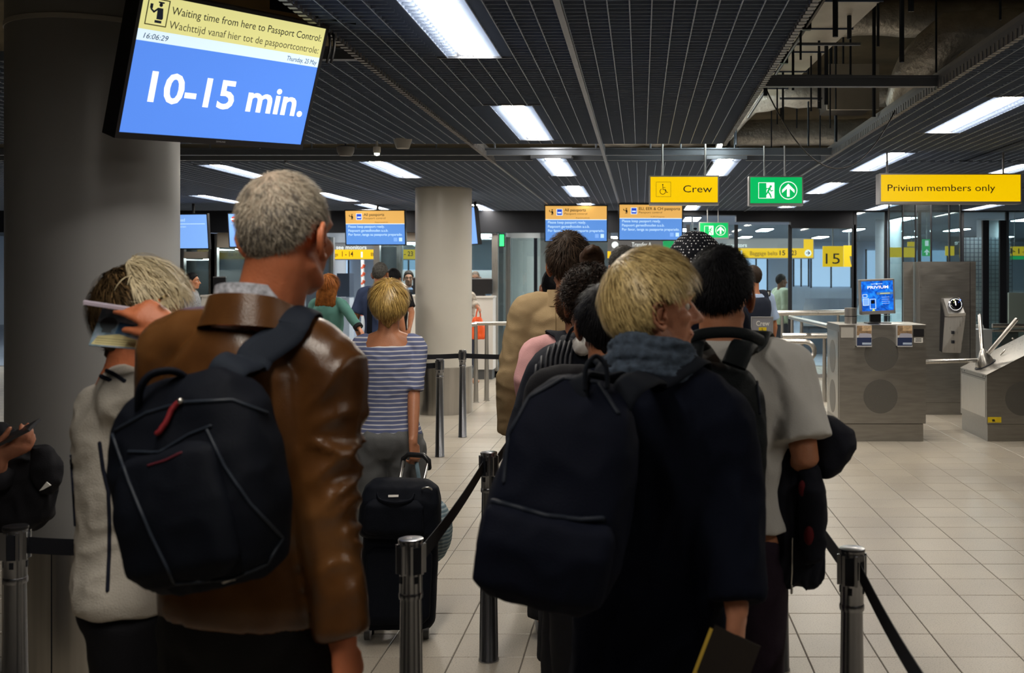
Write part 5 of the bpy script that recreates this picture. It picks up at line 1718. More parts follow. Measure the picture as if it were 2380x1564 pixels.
def head_solid(mb, C, Hm, s=1.0, fem=0.0, nose=1.0):
    T = lambda p: C + Hm @ (V(p) * s)
    E = lambda c, r: mb.ell(T(c), V(r) * s, Hm, 18, 12)
    E((0, -0.016, 0.018), (0.0750, 0.0930, 0.0925))
    E((0, 0.030, 0.022), (0.0630, 0.0560, 0.0620))
    E((0, 0.030, -0.045), (0.0570 - 0.004 * fem, 0.0560, 0.0720))
    mb.tube([T((-0.050, -0.005, -0.068)), T((-0.036, 0.040, -0.096)), T((0, 0.066, -0.106)), T((0.036, 0.040, -0.096)), T((0.050, -0.005, -0.068))], 0.019 * s, 10, 'round')
    E((0, 0.073, -0.104), (0.021, 0.018, 0.017))
    mb.tube([T((0, 0.086, 0.004)), T((0, 0.100, -0.018)), T((0, 0.1130, -0.038))], [0.0085 * s, 0.0095 * s, 0.0125 * s * nose], 10, 'round')
    for q in (-1, 1):
        E((q * 0.012, 0.097, -0.043), (0.0085, 0.011, 0.008))
        E((q * 0.042, 0.056, -0.030), (0.020, 0.024, 0.020))
    mb.tube([T((-0.048, 0.062, 0.016)), T((-0.022, 0.083, 0.018)), T((0.022, 0.083, 0.018)), T((0.048, 0.062, 0.016))], 0.0105 * s, 8, 'round')
    E((0, 0.086, -0.068), (0.021, 0.0115, 0.0055))
    E((0, 0.085, -0.077), (0.018, 0.0115, 0.0055))


HAIRLINES = {
    'short': [(0, 42), (35, 38), (58, 24), (72, 6), (82, -6), (92, 8), (108, 6), (122, -14), (150, -36), (180, -40)],
    'long': [(0, 40), (40, 34), (60, 14), (75, -25), (90, -40), (120, -52), (180, -58)],
    'bob': [(0, 42), (40, 34), (58, 8), (72, -18), (90, -26), (120, -38), (150, -46), (180, -50)],
}


def interp(tab, x):
    for (a, b), (c, d) in zip(tab[:-1], tab[1:]):
        if x <= c:
            return b + (d - b) * (x - a) / (c - a)
    return tab[-1][1]


def sstep(x):
    x = min(1, max(0, x))
    return x * x * (3 - 2 * x)


class Hair:
    """cap grown over the skull: thickness by direction, plus loose strands lying on it"""

    def __init__(s, bvh, C, Hm, sc, line='short', th=0.012, top=0.0, back=0.0, front=0.0, amp=0.003, nscale=(60, 60, 60), soft=9, seed=0, below=0.006, bias=None):
        s.C, s.Hm, s.sc = C, Hm, sc
        tab = HAIRLINES[line] if isinstance(line, str) else line
        nu, nv = 96, 56
        s.nu, s.nv = nu, nv
        s.pos, s.mask, s.dir = [], [], []
        off = V((seed * 3.1, seed * 1.7, seed * 9.1))
        for j in range(nv + 1):
            el = -72 + 162 * j / nv
            for i in range(nu):
                az = -180 + 360 * i / nu
                d = V((math.sin(R(az)) * math.cos(R(el)), math.cos(R(az)) * math.cos(R(el)), math.sin(R(el))))
                w = Hm @ d
                hit = bvh.ray_cast(C + w * 0.0, w, 0.3)
                r0 = hit[3] if hit[0] is not None else 0.1 * sc
                r0 = min(r0, 0.145 * sc)
                jit = 5 * noise.noise(d * 5 + off)
                m = sstep((el - interp(tab, abs(az)) + jit) / soft)
                t = th + top * max(0, d.z) ** 2 + back * max(0, -d.y) * math.exp(-((d.z + 0.05) / 0.5) ** 2) + front * max(0, d.y) * max(0, d.z)
                if bias:
                    t += bias(d)
                q = V((d.x * nscale[0] * 0.1, d.y * nscale[1] * 0.1, d.z * nscale[2] * 0.1)) + off
                t += amp * (noise.noise(q) + 0.5 * noise.noise(q * 2.3)) * m
                r = r0 + (t * m - below * (1 - m)) * sc
                s.pos.append(C + w * r)
                s.mask.append(m)
                s.dir.append(d)

    def mesh(s):
        nu, nv = s.nu, s.nv
        fs = []
        for j in range(nv):
            for i in range(nu):
                q = (j * nu + i, j * nu + (i + 1) % nu, (j + 1) * nu + (i + 1) % nu, (j + 1) * nu + i)
                if max(s.mask[k] for k in q) > 0.01:
                    fs.append(q)
        return MB().add(s.pos, fs)

    def strands(s, n, L=0.05, w=0.0024, grav=0.6, lift=0.15, crown=(0, -0.45, 0.89), seed=1, jit=0.25, curl=0.0, segs=4, sweep=None, sel=None, turns=3.0):
        rnd = random.Random(seed)
        mb = MB()
        K = V(crown).normalized()
        vs, fs = [], []
        done = 0
        tries = 0
        sc = s.sc
        while done < n and tries < n * 30:
            tries += 1
            j = rnd.uniform(0, s.nv - 1e-3)
            el = R(-72 + 162 * j / s.nv)
            if rnd.random() > math.cos(el):
                continue
            i = rnd.randrange(s.nu)
            jj = int(j)
            a = jj * s.nu + i
            if s.mask[a] < 0.55:
                continue
            d = s.dir[a]
            if sel and not sel(d):
                continue
            p = s.pos[a].lerp(s.pos[a + s.nu], j - jj).lerp(s.pos[jj * s.nu + (i + 1) % s.nu], rnd.random())
            t = d - K * d.dot(K)
            t = (t - d * t.dot(d))
            t = t.normalized() if t.length > 1e-4 else V((0, 1, 0))
            if sweep:
                t = (t + V(sweep(d))).normalized()
            t = (t + V((rnd.gauss(0, jit), rnd.gauss(0, jit), rnd.gauss(0, jit)))).normalized()
            nor = s.Hm @ d
            tw = s.Hm @ t
            ln = L * sc * rnd.uniform(0.6, 1.15)
            q = p - nor * 0.002 * sc
            base = len(vs)
            ph = rnd.uniform(0, 6.28)
            sidev = tw.cross(nor).normalized()
            for k in range(segs + 1):
                u = k / segs
                ww = w * sc * (1 - 0.85 * u * u) * 0.5
                cv = V((0, 0, 0))
                if curl:
                    cv = sidev * (curl * math.sin(ph + u * turns * 6.28)) + nor * (curl * (0.8 + 0.8 * math.cos(ph + u * turns * 6.28)))
                vs.append(q + cv + sidev * ww + nor * lift * ln * u * (1 - 0.7 * u))
                vs.append(q + cv - sidev * ww + nor * lift * ln * u * (1 - 0.7 * u))
                step = (tw + V((0, 0, -grav * u))).normalized() * (ln / segs)
                q = q + step
                # stay on the skull
                r = (q - s.C)
                rl = r.length
                if rl > 1e-6:
                    want = (p - s.C).length
                    nn = r / rl
                    if (nn.dot(nor)) > 0.2:
                        q = s.C + nn * (rl * 0.4 + want * 0.6) if not grav > 1.5 else q
            for k in range(segs):
                fs.append((base + 2 * k, base + 2 * k + 1, base + 2 * k + 3, base + 2 * k + 2))
            done += 1
        return mb.add(vs, fs)


class Info:
    pass


SKIN = {}


def skin_mat(name, col):
    return mat('skin_' + name, col, 0.48, spec=0.4, var=0.14, vscale=14, sss=0.12, bump=0.12, bscale=180)


def person(label, x, y, H, rz=0.0, head=(0, 0, 0), arms=None, skin='fair', fem=0.0, top=None, bottom=None, shoes=None, voxel=0.0085, face=False, hunch=0.0, bulk=1.0,
           lean=0.0, hx=0.0, hz=0.0, neck=1.0, stride=0.0, under=None, ears=True, hd_scale=1.0, group=None):
    s = H / 1.75
    I = Info()
    I.s = s
    T = Thing('person', label, 'person', (x, y, 0), rz, group=group)
    I.T = T
    I.W = lambda p: T.M @ (V(p) * s)                     # unit body space -> world
    I.L = lambda p: (T.inv @ V(p)) / s                   # world -> unit body space
    sk = {'fair': (0.50, 0.215, 0.125), 'tan': (0.40, 0.165, 0.085), 'red': (0.52, 0.165, 0.075), 'brown': (0.17, 0.075, 0.04), 'dim': (0.42, 0.17, 0.10)}[skin]
    M_SK = skin_mat(skin, sk)
    I.skin = M_SK
    C = V((hx, 0.005 + hunch, 1.75 - 0.110 * hd_scale - hunch * 0.4 + hz))
    Hm = (Matrix.Rotation(R(head[0]), 3, 'Z') @ Matrix.Rotation(R(head[1]), 3, 'X') @ Matrix.Rotation(R(head[2]), 3, 'Y'))
    I.C, I.Hm = C, Hm
    arms = arms or {}
    J = {}
    for k, sd in (('l', -1), ('r', 1)):
        a = dict(arms.get(k, {}))
        conv = I.L if a.get('world') else (lambda p: V(p))
        sh = V((sd * (0.182 - 0.022 * fem) * bulk, -0.012, 1.425 + a.get('raise', 0.0)))
        el = conv(a['el']) if 'el' in a else V((sd * 0.245, -0.045, 1.14))
        wr = conv(a['wr']) if 'wr' in a else V((sd * 0.255, 0.035, 0.90))
        hd = a.get('hd', (wr - el))
        if a.get('world') and 'hd' in a:
            hd = (T.inv.to_3x3() @ V(hd))
        pn = a.get('pn', (-sd, 0.2, 0))
        if a.get('world') and 'pn' in a:
            pn = (T.inv.to_3x3() @ V(pn))
        J[k] = (sh, el, wr, V(hd).normalized(), V(pn), a.get('curl', 0.45), sd, a)
    I.J = J
    legs = {}
    for k, sd in (('l', -1), ('r', 1)):
        st = stride * sd
        legs[k] = (V((sd * 0.09, 0, 0.90)), V((sd * 0.10, 0.015 + st * 0.5, 0.48)), V((sd * 0.105, -0.02 + st, 0.085)))
    I.legs = legs
    # --- body
    mb = MB()
    head_solid(mb, C, Hm, hd_scale, fem)
    nb = V((hx * 0.4, -0.022, 1.44))
    nt_ = C + Hm @ V((0, -0.022, -0.055))
    mb.tube([nb, nb.lerp(nt_, 0.5), nt_], [0.064 * neck, 0.057 * neck, 0.056 * neck], 16, 'round')
    mb.tube([V((-0.11, -0.02, 1.43)), V((0, -0.03, 1.475)), V((0.11, -0.02, 1.43))], 0.045, 12, 'round')
    mb.loft([(V((0, yy, z)), body_at(z, fem)[0] * bulk, d) for (z, w, d, yy) in BODY])
    for k in 'lr':
        sh, el, wr, hd, pn, curl, sd, a = J[k]
        f = 1 - 0.14 * fem
        mb.tube([sh, sh.lerp(el, 0.5), el, el.lerp(wr, 0.35), wr], [0.052 * f, 0.047 * f, 0.039 * f, 0.039 * f, 0.027 * f], 14, 'round')
        add_hand(mb, wr, hd, pn, sd * a.get('hs', 1), curl, 1.0 - 0.08 * fem, a.get('thumb', 1.0), a.get('spread', 0.0), a.get('fc'))
        hp, kn, an = legs[k]
        mb.tube([hp, kn, an], [0.085, 0.056, 0.038], 14, 'round')
        mb.tube([an, an + V((0, 0.03, -0.04)), an + V((0, 0.13, -0.055))], [0.035, 0.034, 0.024], 10, 'round')
    mb.xform(Matrix.Scale(s, 4))
    me = blend(mb, voxel * s, 3, 0.5, 'body')
    bvh = BVHTree.FromPolygons([v.co for v in me.vertices], [p.vertices for p in me.polygons])
    I.bvh = bvh
    if ears:
        eb = MB()
        for sd in (-1, 1):
            add_ear(eb, C * s, Hm, sd, s * hd_scale)
        bm = bmesh.new()
        bm.from_mesh(me)
        em = eb.mesh('ear')
        bm.from_mesh(em)
        bm.to_mesh(me)
        bm.free()
        bpy.data.meshes.remove(em)
    I.body = T.part('body', me, M_SK, local=True, smooth=True)
    if face:
        for q in (-1, 1):
            c = (C + Hm @ (V((q * 0.031, 0.0685, -0.006)) * hd_scale)) * s
            e = T.part('eye', MB().ell(c, V((0.0112, 0.0112, 0.0112)) * s), mat('eye_white', (0.50, 0.46, 0.43), 0.4), parent=I.body, local=True, smooth=True)
            T.part('iris', MB().ell(c + Hm @ (V((0, 0.0095, 0)) * s), V((0.0055, 0.004, 0.0055)) * s), mat('iris_dark', (0.03, 0.02, 0.015), 0.2), parent=I.body, local=True, smooth=True)
            b0 = [(C + Hm @ (V((q * u, v2, w)) * hd_scale)) * s for u, v2, w in ((0.014, 0.096, 0.020), (0.03, 0.092, 0.025), (0.046, 0.076, 0.022))]
            T.part('eyebrow', MB().tube(b0, [0.003 * s, 0.004 * s, 0.0025 * s], 8, 'round'), mat('brow_' + ('dark' if face is True else face), (0.03, 0.02, 0.015) if face is True else (0.30, 0.2, 0.08), 0.7), parent=I.body, local=True, smooth=True)
        lp = [(C + Hm @ (V((u, v2, w)) * hd_scale)) * s for u, v2, w in ((-0.020, 0.085, -0.0725), (0, 0.0930, -0.0725), (0.020, 0.085, -0.0725))]
        T.part('lips', MB().tube(lp, [0.002 * s, 0.0042 * s, 0.002 * s], 8, 'round'), mat('lip', (0.36, 0.10, 0.08), 0.45), parent=I.body, local=True, smooth=True)
    # --- clothes
    if bottom:
        pants(I, **bottom)
    if under:
        shirt(I, fem=fem, bulk=bulk, **under)
    if top:
        I.top = shirt(I, fem=fem, bulk=bulk, **top)
    for k in 'lr':
        an = legs[k][2]
        sm = shoes or mat('shoe_black', (0.02, 0.02, 0.022), 0.4)
        sh = MB().tube([V((an.x, an.y - 0.05, 0.040)), V((an.x, an.y, 0.046)), V((an.x, an.y + 0.10, 0.040)), V((an.x + 0.005 * (1 if k == 'r' else -1), an.y + 0.185, 0.027))],
                       [(0.036, 0.040), (0.041, 0.046), (0.046, 0.040), (0.034, 0.026)], 14, 'round', ref=(1, 0, 0))
        sh.xform(Matrix.Scale(s, 4))
        T.part('shoe', sh, sm, local=True, smooth=True)
    return I


def shirt(I, mat_=None, name='shirt', th=0.012, z0=0.86, sleeve=1.0, amp=0.006, seed=1.0, fem=0.0, bulk=1.0, z1=1.475, flare=0.0, neckw=1.0, voxel=0.010, cuff=0.0, fscale=(9, 9, 5), it=5,
          loose=0.0, sl_th=None, ridge=0.6, neck_drop=0.0, hem=None, belly=0.0, slope=0.0):
    """garment over torso and arms; sleeve: 1 = wrist, 0.5 = elbow, 0.3 = short"""
    s = I.s
    mb = MB()
    zs = [z0 + (z1 - z0) * k / 13 for k in range(14)]
    secs = []
    for z in zs:
        zb = max(z, 0.865)
        w, d, y = body_at(zb, fem)
        lo = loose * math.exp(-((z - 1.05) / 0.16) ** 2)
        fl = flare * max(0, (1.0 - z)) / 0.3
        nw = th if z < 1.42 else th * (1 - 0.4 * (z - 1.42) / 0.06)
        w *= 1 - slope * min(1, max(0, (z - 1.22) / 0.22))
        secs.append((V((0, y - 0.004 + belly * math.exp(-((z - 1.0) / 0.15) ** 2), z)), w * bulk + nw + lo + fl, d + nw + lo * 0.8 + fl))
    mb.loft(secs, ex=2.4)
    st = sl_th if sl_th is not None else th
    for k in 'lr':
        sh, el, wr, hd, pn, curl, sd, a = I.J[k]
        f = 1 - 0.14 * fem
        nk = V((sd * 0.062 * neckw, -0.022, 1.455 - neck_drop))
        mb.tube([nk, nk.lerp(sh, 0.55) + V((0, 0, 0.012)), sh + V((0, 0, 0.0))], [0.040 + th * 0.7, 0.046 + th * 0.8, 0.054 * f + st], 14, 'round')
        sv = a.get('sleeve', sleeve)
        if sv <= 0.5:
            u = sv / 0.5
            e = sh.lerp(el, u)
            mb.tube([sh, sh.lerp(e, 0.6), e], [0.054 * f + st, 0.052 * f + st, 0.052 * f + st + cuff], 16, 'flat')
        else:
            u = (sv - 0.5) / 0.5
            e = el.lerp(wr, u)
            mb.tube([sh, sh.lerp(el, 0.5), el, el.lerp(e, 0.5), e], [0.056 * f + st, 0.051 * f + st, 0.046 * f + st, 0.041 * f + st, 0.033 * f + st + cuff], 16, 'flat')
    mb.xform(Matrix.Scale(s, 4))
    me = blend(mb, voxel * s, it, 0.5, name)
    if amp:
        folds(me, amp * s, fscale, seed, ridge)
    return I.T.part(name, me, mat_, local=True, smooth=True)


def pants(I, mat_=None, name='trousers', th=0.014, amp=0.006, seed=2.0, flare=0.02, voxel=0.012, ztop=0.97, wide=0.0, zb=0.07):
    s = I.s
    mb = MB()
    mb.loft([(V((0, -0.004, z)), w, d) for z, w, d in [(0.80, 0.13, 0.10), (0.86, 0.165 + wide, 0.115 + wide), (0.92, 0.172 + wide, 0.122 + wide), (ztop, 0.158 + wide * 0.5, 0.108 + wide * 0.5)]])
    for k in 'lr':
        hp, kn, an = I.legs[k]
        b = an + V((0, 0, zb - 0.085 + 0.02))
        mb.tube([hp + V((0, 0, -0.02)), hp.lerp(kn, 0.5), kn, kn.lerp(b, 0.5), b], [0.088 + th + wide, 0.075 + th + wide, 0.060 + th + wide, 0.052 + th + flare * 0.6 + wide, 0.045 + th + flare + wide], 16, 'flat')
    mb.xform(Matrix.Scale(s, 4))
    me = blend(mb, voxel * s, 5, 0.5, name)
    if amp:
        folds(me, amp * s, (8, 8, 6), seed)
    return I.T.part(name, me, mat_, local=True, smooth=True)


def hair(I, m, line='short', strands=None, name='hair', cap=True, **kw):
    s = I.s
    h = Hair(I.bvh, I.C * s, I.Hm, s, line=line, **kw)
    o = None
    if cap:
        o = I.T.part(name, h.mesh(), m, local=True, smooth=True)
    if strands:
        for st in (strands if isinstance(strands, list) else [strands]):
            sm = st.pop('m', m)
            I.T.part('strands', h.strands(**st), sm, parent=o or I.body, local=True, kind='stuff')
    I.hair = h
    return o


def collar(I, m, z0, z1, r0, r1, th=0.008, gap=40, name='collar', tilt=0.0, yoff=-0.02, parent=None, amp=0.0, w=1.05, cx=0.0):
    """standing collar around the neck, open in front by gap degrees"""
    n = 40
    vs, fs = [], []
    for k in range(n + 1):
        a = R(90 + gap / 2 + (360 - gap) * k / n)
        for (z, r) in ((z0, r0), (z1, r1), (z1, r1 - th), (z0, r0 - th)):
            zz = z + tilt * math.sin(a) * 0.06 + amp * math.sin(a * 5)
            vs.append(V((cx + r * w * math.cos(a), yoff + r * math.sin(a), zz)))
    for k in range(n):
        for q in range(4):
            fs.append((k * 4 + q, k * 4 + (q + 1) % 4, k * 4 + 4 + (q + 1) % 4, k * 4 + 4 + q))
    fs += [(3, 2, 1, 0), (n * 4, n * 4 + 1, n * 4 + 2, n * 4 + 3)]
    mb = MB().add(vs, fs).xform(Matrix.Scale(I.s, 4))
    return I.T.part(name, mb, m, local=True, smooth=50, parent=parent)


def hair_mat(name, col, isl=0.45, rough=0.42, spec=0.5):
    return mat('hair_' + name, col, rough, spec=spec, island=isl)


def cloth(name, col, rough=0.8, spec=0.2, var=0.08, vscale=6, bump=0.25, bscale=350, sheen=0.0):
    return mat('cloth_' + name, col, rough, spec=spec, var=var, vscale=vscale, bump=bump, bscale=bscale, sheen=sheen)


# ------------------------------------------------------------------ bags
def sack(secs, M, voxel=0.008, amp=0.004, seed=0.0, ex=3.2, it=6, scale=(9, 9, 7)):
    """soft rounded volume from horizontal sections ((x, y, z), half width, half depth) placed by matrix M"""
    mb = MB().loft(secs, ex=ex)
    me = blend(mb, voxel, it, 0.5, 'sack')
    if amp:
        folds(me, amp, scale, seed)
    me.transform(M)
    return me


def place(o, rx=0, ry=0, rz=0):
    return Matrix.Translation(V(o)) @ Matrix.Rotation(R(rz), 4, 'Z') @ Matrix.Rotation(R(ry), 4, 'Y') @ Matrix.Rotation(R(rx), 4, 'X')


def smooth_path(pts, m=12):
    P = [V(p) for p in pts]
    out = []
    for i in range(len(P) - 1):
        p0, p1, p2, p3 = P[max(i - 1, 0)], P[i], P[i + 1], P[min(i + 2, len(P) - 1)]
        for k in range(m):
            t = k / m
            out.append(0.5 * ((2 * p1) + (p2 - p0) * t + (2 * p0 - 5 * p1 + 4 * p2 - p3) * t * t + (3 * p1 - p0 - 3 * p2 + p3) * t ** 3))
    out.append(P[-1])
    return out


def lay_strap(bvh, pts, w, th, off=0.004, free=0):
    """flat strap lying on a garment; the first 'free' points of the path keep their place"""
    path = smooth_path(pts)
    L, Nn = [], []
    for i, p in enumerate(path):
        h = bvh.find_nearest(p)
        k = sstep((i / 12 - free + 1) / 1.0) if free else 1.0
        q = h[0] + h[1] * (off + th / 2)
        L.append(p.lerp(q, k))
        Nn.append(h[1])
    for _ in range(4):
        L = [L[0]] + [(L[i - 1] + L[i] * 2 + L[i + 1]) / 4 for i in range(1, len(L) - 1)] + [L[-1]]
        Nn = [Nn[0]] + [(Nn[i - 1] + Nn[i] * 2 + Nn[i + 1]).normalized() for i in range(1, len(Nn) - 1)] + [Nn[-1]]
    vs, fs = [], []
    n = 10
    for i, p in enumerate(L):
        t = (L[min(i + 1, len(L) - 1)] - L[max(i - 1, 0)]).normalized()
        lat = t.cross(Nn[i]).normalized()
        nn = lat.cross(t)
        for k in range(n):
            a = 2 * PI * k / n
            vs.append(p + lat * (w / 2 * math.copysign(abs(math.cos(a)) ** 0.5, math.cos(a))) + nn * (th / 2 * math.copysign(abs(math.sin(a)) ** 0.7, math.sin(a))))
    for i in range(len(L) - 1):
        for k in range(n):
            fs.append((i * n + k, i * n + (k + 1) % n, (i + 1) * n + (k + 1) % n, (i + 1) * n + k))
    fs.append(tuple(range(n - 1, -1, -1)))
    fs.append(tuple((len(L) - 1) * n + k for k in range(n)))
    return MB().add(vs, fs)


def ribbon(pts, w, th, ref, m=12):
    """smooth flat strap through the given points"""
    P = [V(p) for p in pts]
    out = []
    for i in range(len(P) - 1):
        p0, p1, p2, p3 = P[max(i - 1, 0)], P[i], P[i + 1], P[min(i + 2, len(P) - 1)]
        for k in range(m):
            t = k / m
            out.append(0.5 * ((2 * p1) + (p2 - p0) * t + (2 * p0 - 5 * p1 + 4 * p2 - p3) * t * t + (3 * p1 - p0 - 3 * p2 + p3) * t ** 3))
    out.append(P[-1])
    return MB().tube(out, [(w / 2, th / 2)] * len(out), 12, 'round', ref=ref)
# ------------------------------------------------------------------ surface helpers for trims laid on clothes and bags
def bvh_of(*obs):
    vs, ps = [], []
    for o in obs:
        M = Matrix.Identity(4)
        p = o
        chain = []
        while p is not None:
            chain.append(Matrix.Translation(p.location) @ p.rotation_euler.to_matrix().to_4x4())
            p = p.parent
        for m in reversed(chain):
            M = M @ m
        n = len(vs)
        vs += [M @ v.co for v in o.data.vertices]
        ps += [tuple(i + n for i in q.vertices) for q in o.data.polygons]
    return BVHTree.FromPolygons(vs, ps)


def on_surface(bvh, pts, off=0.001, steps=10):
    """points of a garment or bag seen along a polyline of pixels"""
    out = []
    for a, b in zip(pts[:-1], pts[1:]):
        for k in range(steps + (b is pts[-1])):
            u = k / steps
            x, y = a[0] + (b[0] - a[0]) * u, a[1] + (b[1] - a[1]) * u
            d = V(((x - CX) / FPX, 1, -(y - CY) / FPX)).normalized()
            h = bvh.ray_cast(V((0, 0, CAMH)), d)
            if h[0] is not None:
                out.append(h[0] + h[1] * off)
    return out


def trim(T, bvh, name, pts, r, m, parent=None, off=0.001, steps=10, flat=None):
    P = on_surface(bvh, pts, off, steps)
    if len(P) < 2:
        return None
    return T.part(name, MB().tube(P, r, 8, 'round'), m, parent=parent, smooth=True)


M_BLK = cloth('black', (0.008, 0.008, 0.011), 0.85)
M_NAVYC = cloth('navy', (0.0035, 0.005, 0.012), 0.85, spec=0.08)
M_DKTR = cloth('dark_trousers', (0.010, 0.010, 0.013), 0.85)
M_BAGBLK = mat('bag_black', (0.0045, 0.006, 0.011), 0.65, spec=0.1, bump=0.3, bscale=500)
M_BAGBLK2 = mat('bag_black_slick', (0.006, 0.0085, 0.0105), 0.55, spec=0.14, bump=0.25, bscale=300)
M_ZIP = mat('zip_metal', (0.55, 0.54, 0.52), 0.3, metal=1.0)
M_JEANS = cloth('jeans', (0.018, 0.025, 0.05), 0.85)

# ------------------------------------------------------------------ man in the brown leather jacket
def leather_col(nt, co):
    n = N(nt, 'ShaderNodeTexNoise')
    n.inputs['Scale'].default_value = 5
    n.inputs['Detail'].default_value = 6
    nt.links.new(co, n.inputs['Vector'])
    return ramp(nt, n.outputs['Fac'], [(0.3, (0.055, 0.021, 0.006)), (0.55, (0.115, 0.046, 0.013)), (0.75, (0.165, 0.073, 0.024))])


M_LEATHER = node_mat('leather', leather_col, rough=0.26, spec=0.6)
nt = M_LEATHER.node_tree
pb = nt.nodes['Principled BSDF']
vo = N(nt, 'ShaderNodeTexVoronoi')
vo.inputs['Scale'].default_value = 420
bp = N(nt, 'ShaderNodeBump')
bp.inputs['Strength'].default_value = 0.12
bp.inputs['Distance'].default_value = 0.004
tc = [n for n in nt.nodes if n.type == 'TEX_COORD'][0]
nt.links.new(tc.outputs['Object'], vo.inputs['Vector'])
nt.links.new(vo.outputs['Distance'], bp.inputs['Height'])
nt.links.new(bp.outputs[0], pb.inputs['Normal'])

A = person('tall grey-haired man in a shiny brown leather jacket seen from behind', wx(590, 2.32), 2.32, 1.835, rz=R(-14), head=(-5, -2, 0), skin='red', neck=1.16, bulk=0.98, hx=0.074, hz=0.030, hd_scale=1.04,
           arms={'r': dict(world=True, el=px(746, 1115, 2.24), wr=px(798, 1500, 2.2), curl=0.5, **{'raise': -0.03}), 'l': dict(el=(-0.24, 0.03, 1.14), wr=(-0.12, 0.24, 1.10), curl=0.6)},
           voxel=0.0075, bottom=dict(mat_=cloth('charcoal', (0.012, 0.012, 0.014)), wide=0.01))
j = shirt(A, M_LEATHER, 'leather_jacket', th=0.024, z0=0.90, sleeve=0.97, amp=0.0, seed=3.3, voxel=0.009, fscale=(8, 8, 5.5), z1=1.475, bulk=0.98, sl_th=0.017, slope=0.22, ridge=0.75, it=4, flare=0.01)


def leather_fold(c):
    p = V((c.x, c.y, c.z))
    el = A.J['r'][1] * A.s
    sh = A.J['r'][0] * A.s
    dr = math.exp(-((p - el).length / 0.20) ** 2) + 0.55 * math.exp(-((p - sh - V((0, -0.03, -0.12))).length / 0.14) ** 2)
    arm = min(1.0, max(0.0, (p.x - 0.17) / 0.06))
    q = V((p.x * 8 + p.z * 6, p.y * 7, p.z * 17 - p.x * 9))
    r = 1 - 2 * abs(noise.noise(q + V((3, 1, 7))))
    r2 = 1 - 2 * abs(noise.noise(V((p.x * 5 - p.z * 3, p.y * 5, p.z * 4)) + V((9, 2, 1))))
    return 0.015 * dr * arm * (max(r, -0.2) ** 2 * (1 if r > 0 else -1) - 0.2) + 0.007 * (r2 - 0.3) + 0.003 * noise.noise(p * 16)


displace(j.data, leather_fold)
collar(A, M_LEATHER, 1.462, 1.522, 0.108, 0.088, 0.012, gap=70, name='jacket_collar', cx=0.020, tilt=-0.35, parent=j)
collar(A, cloth('check_shirt', (0.45, 0.46, 0.52), var=0.5, vscale=90), 1.47, 1.542, 0.090, 0.081, 0.004, gap=60, name='shirt_collar', cx=0.026, tilt=-0.35)
hm = hair_mat('grey', (0.38, 0.33, 0.26), 0.35, 0.6, 0.25)
hd_ = hair_mat('grey_dark', (0.13, 0.115, 0.10), 0.4, 0.6, 0.25)
hair(A, mat('scalp_grey', (0.33, 0.26, 0.20), 0.65, spec=0.2, var=0.35, vscale=40), line=[(0, 46), (35, 40), (58, 26), (72, 8), (82, -4), (92, 10), (108, 8), (122, -14), (150, -36), (180, -40)], th=0.0035, amp=0.0012, below=0.004, soft=12, seed=2, strands=[
    dict(n=5200, L=0.022, w=0.0016, grav=0.2, lift=0.25, seed=3, jit=0.35, m=hm, segs=2), dict(n=2600, L=0.020, w=0.0016, grav=0.2, lift=0.2, seed=4, jit=0.35, m=hd_, segs=2, sel=lambda d: noise.noise(d * 6) + 0.6 * (0.25 - d.z) > 0.05)])

# his backpack
bag = Thing('backpack', 'black backpack with a red zip pull worn over the leather jacket', 'backpack', px(525, 1360, 2.03))
Mb = place(px(505, 1362, 2.03), rx=-4, ry=-13, rz=-14)
sec = [((0, 0, 0.0), 0.095, 0.05), ((0, 0, 0.03), 0.135, 0.075), ((0, -0.004, 0.12), 0.160, 0.092), ((0, -0.004, 0.24), 0.166, 0.090), ((0, 0, 0.32), 0.155, 0.078), ((0, 0.005, 0.37), 0.125, 0.060), ((0, 0.01, 0.395), 0.085, 0.04)]
main = bag.part('main_body', sack(sec, Mb, amp=0.010, seed=4, scale=(7, 7, 6)), M_BAGBLK, smooth=True)
pocket = sack([((0, -0.075, 0.02), 0.08, 0.02), ((0, -0.088, 0.05), 0.115, 0.03), ((0, -0.090, 0.16), 0.12, 0.034), ((0, -0.082, 0.25), 0.10, 0.026), ((0, -0.07, 0.27), 0.07, 0.01)], Mb, amp=0.006, seed=5)
pk = bag.part('front_pocket', pocket, M_BAGBLK, smooth=True)
bv = bvh_of(main, pk)
M_PIPE = mat('piping', (0.014, 0.020, 0.032), 0.5, spec=0.3)
trim(bag, bv, 'piping', [(262, 1010), (300, 1120), (350, 1240), (405, 1352)], 0.0032, M_PIPE, parent=main)
trim(bag, bv, 'piping', [(482, 1000), (520, 1080), (580, 1170), (655, 1250)], 0.0032, M_PIPE, parent=main)
trim(bag, bv, 'piping', [(655, 1252), (620, 1310), (540, 1345), (410, 1355)], 0.003, M_PIPE, parent=main)
trim(bag, bv, 'seam', [(270, 1000), (340, 960), (430, 935), (540, 930), (620, 960)], 0.0035, M_PIPE, parent=main)
trim(bag, bv, 'seam', [(300, 1050), (370, 1052), (440, 1010), (490, 990)], 0.003, M_PIPE, parent=main)
M_RED = mat('red_tape', (0.22, 0.014, 0.02), 0.5)
trim(bag, bv, 'red_zip_pull', [(420, 936), (404, 952), (388, 985), (372, 1008)], 0.005, M_RED, parent=main, off=0.006, steps=4)
trim(bag, bv, 'red_print', [(345, 1082), (385, 1070), (422, 1052)], 0.0018, mat('red_dim', (0.12, 0.008, 0.02), 0.6), parent=main)
bag.part('zip_slider', MB().ell(on_surface(bv, [(424, 934), (426, 932)], 0.006)[0], (0.006, 0.006, 0.006)), M_ZIP, parent=main, smooth=True)
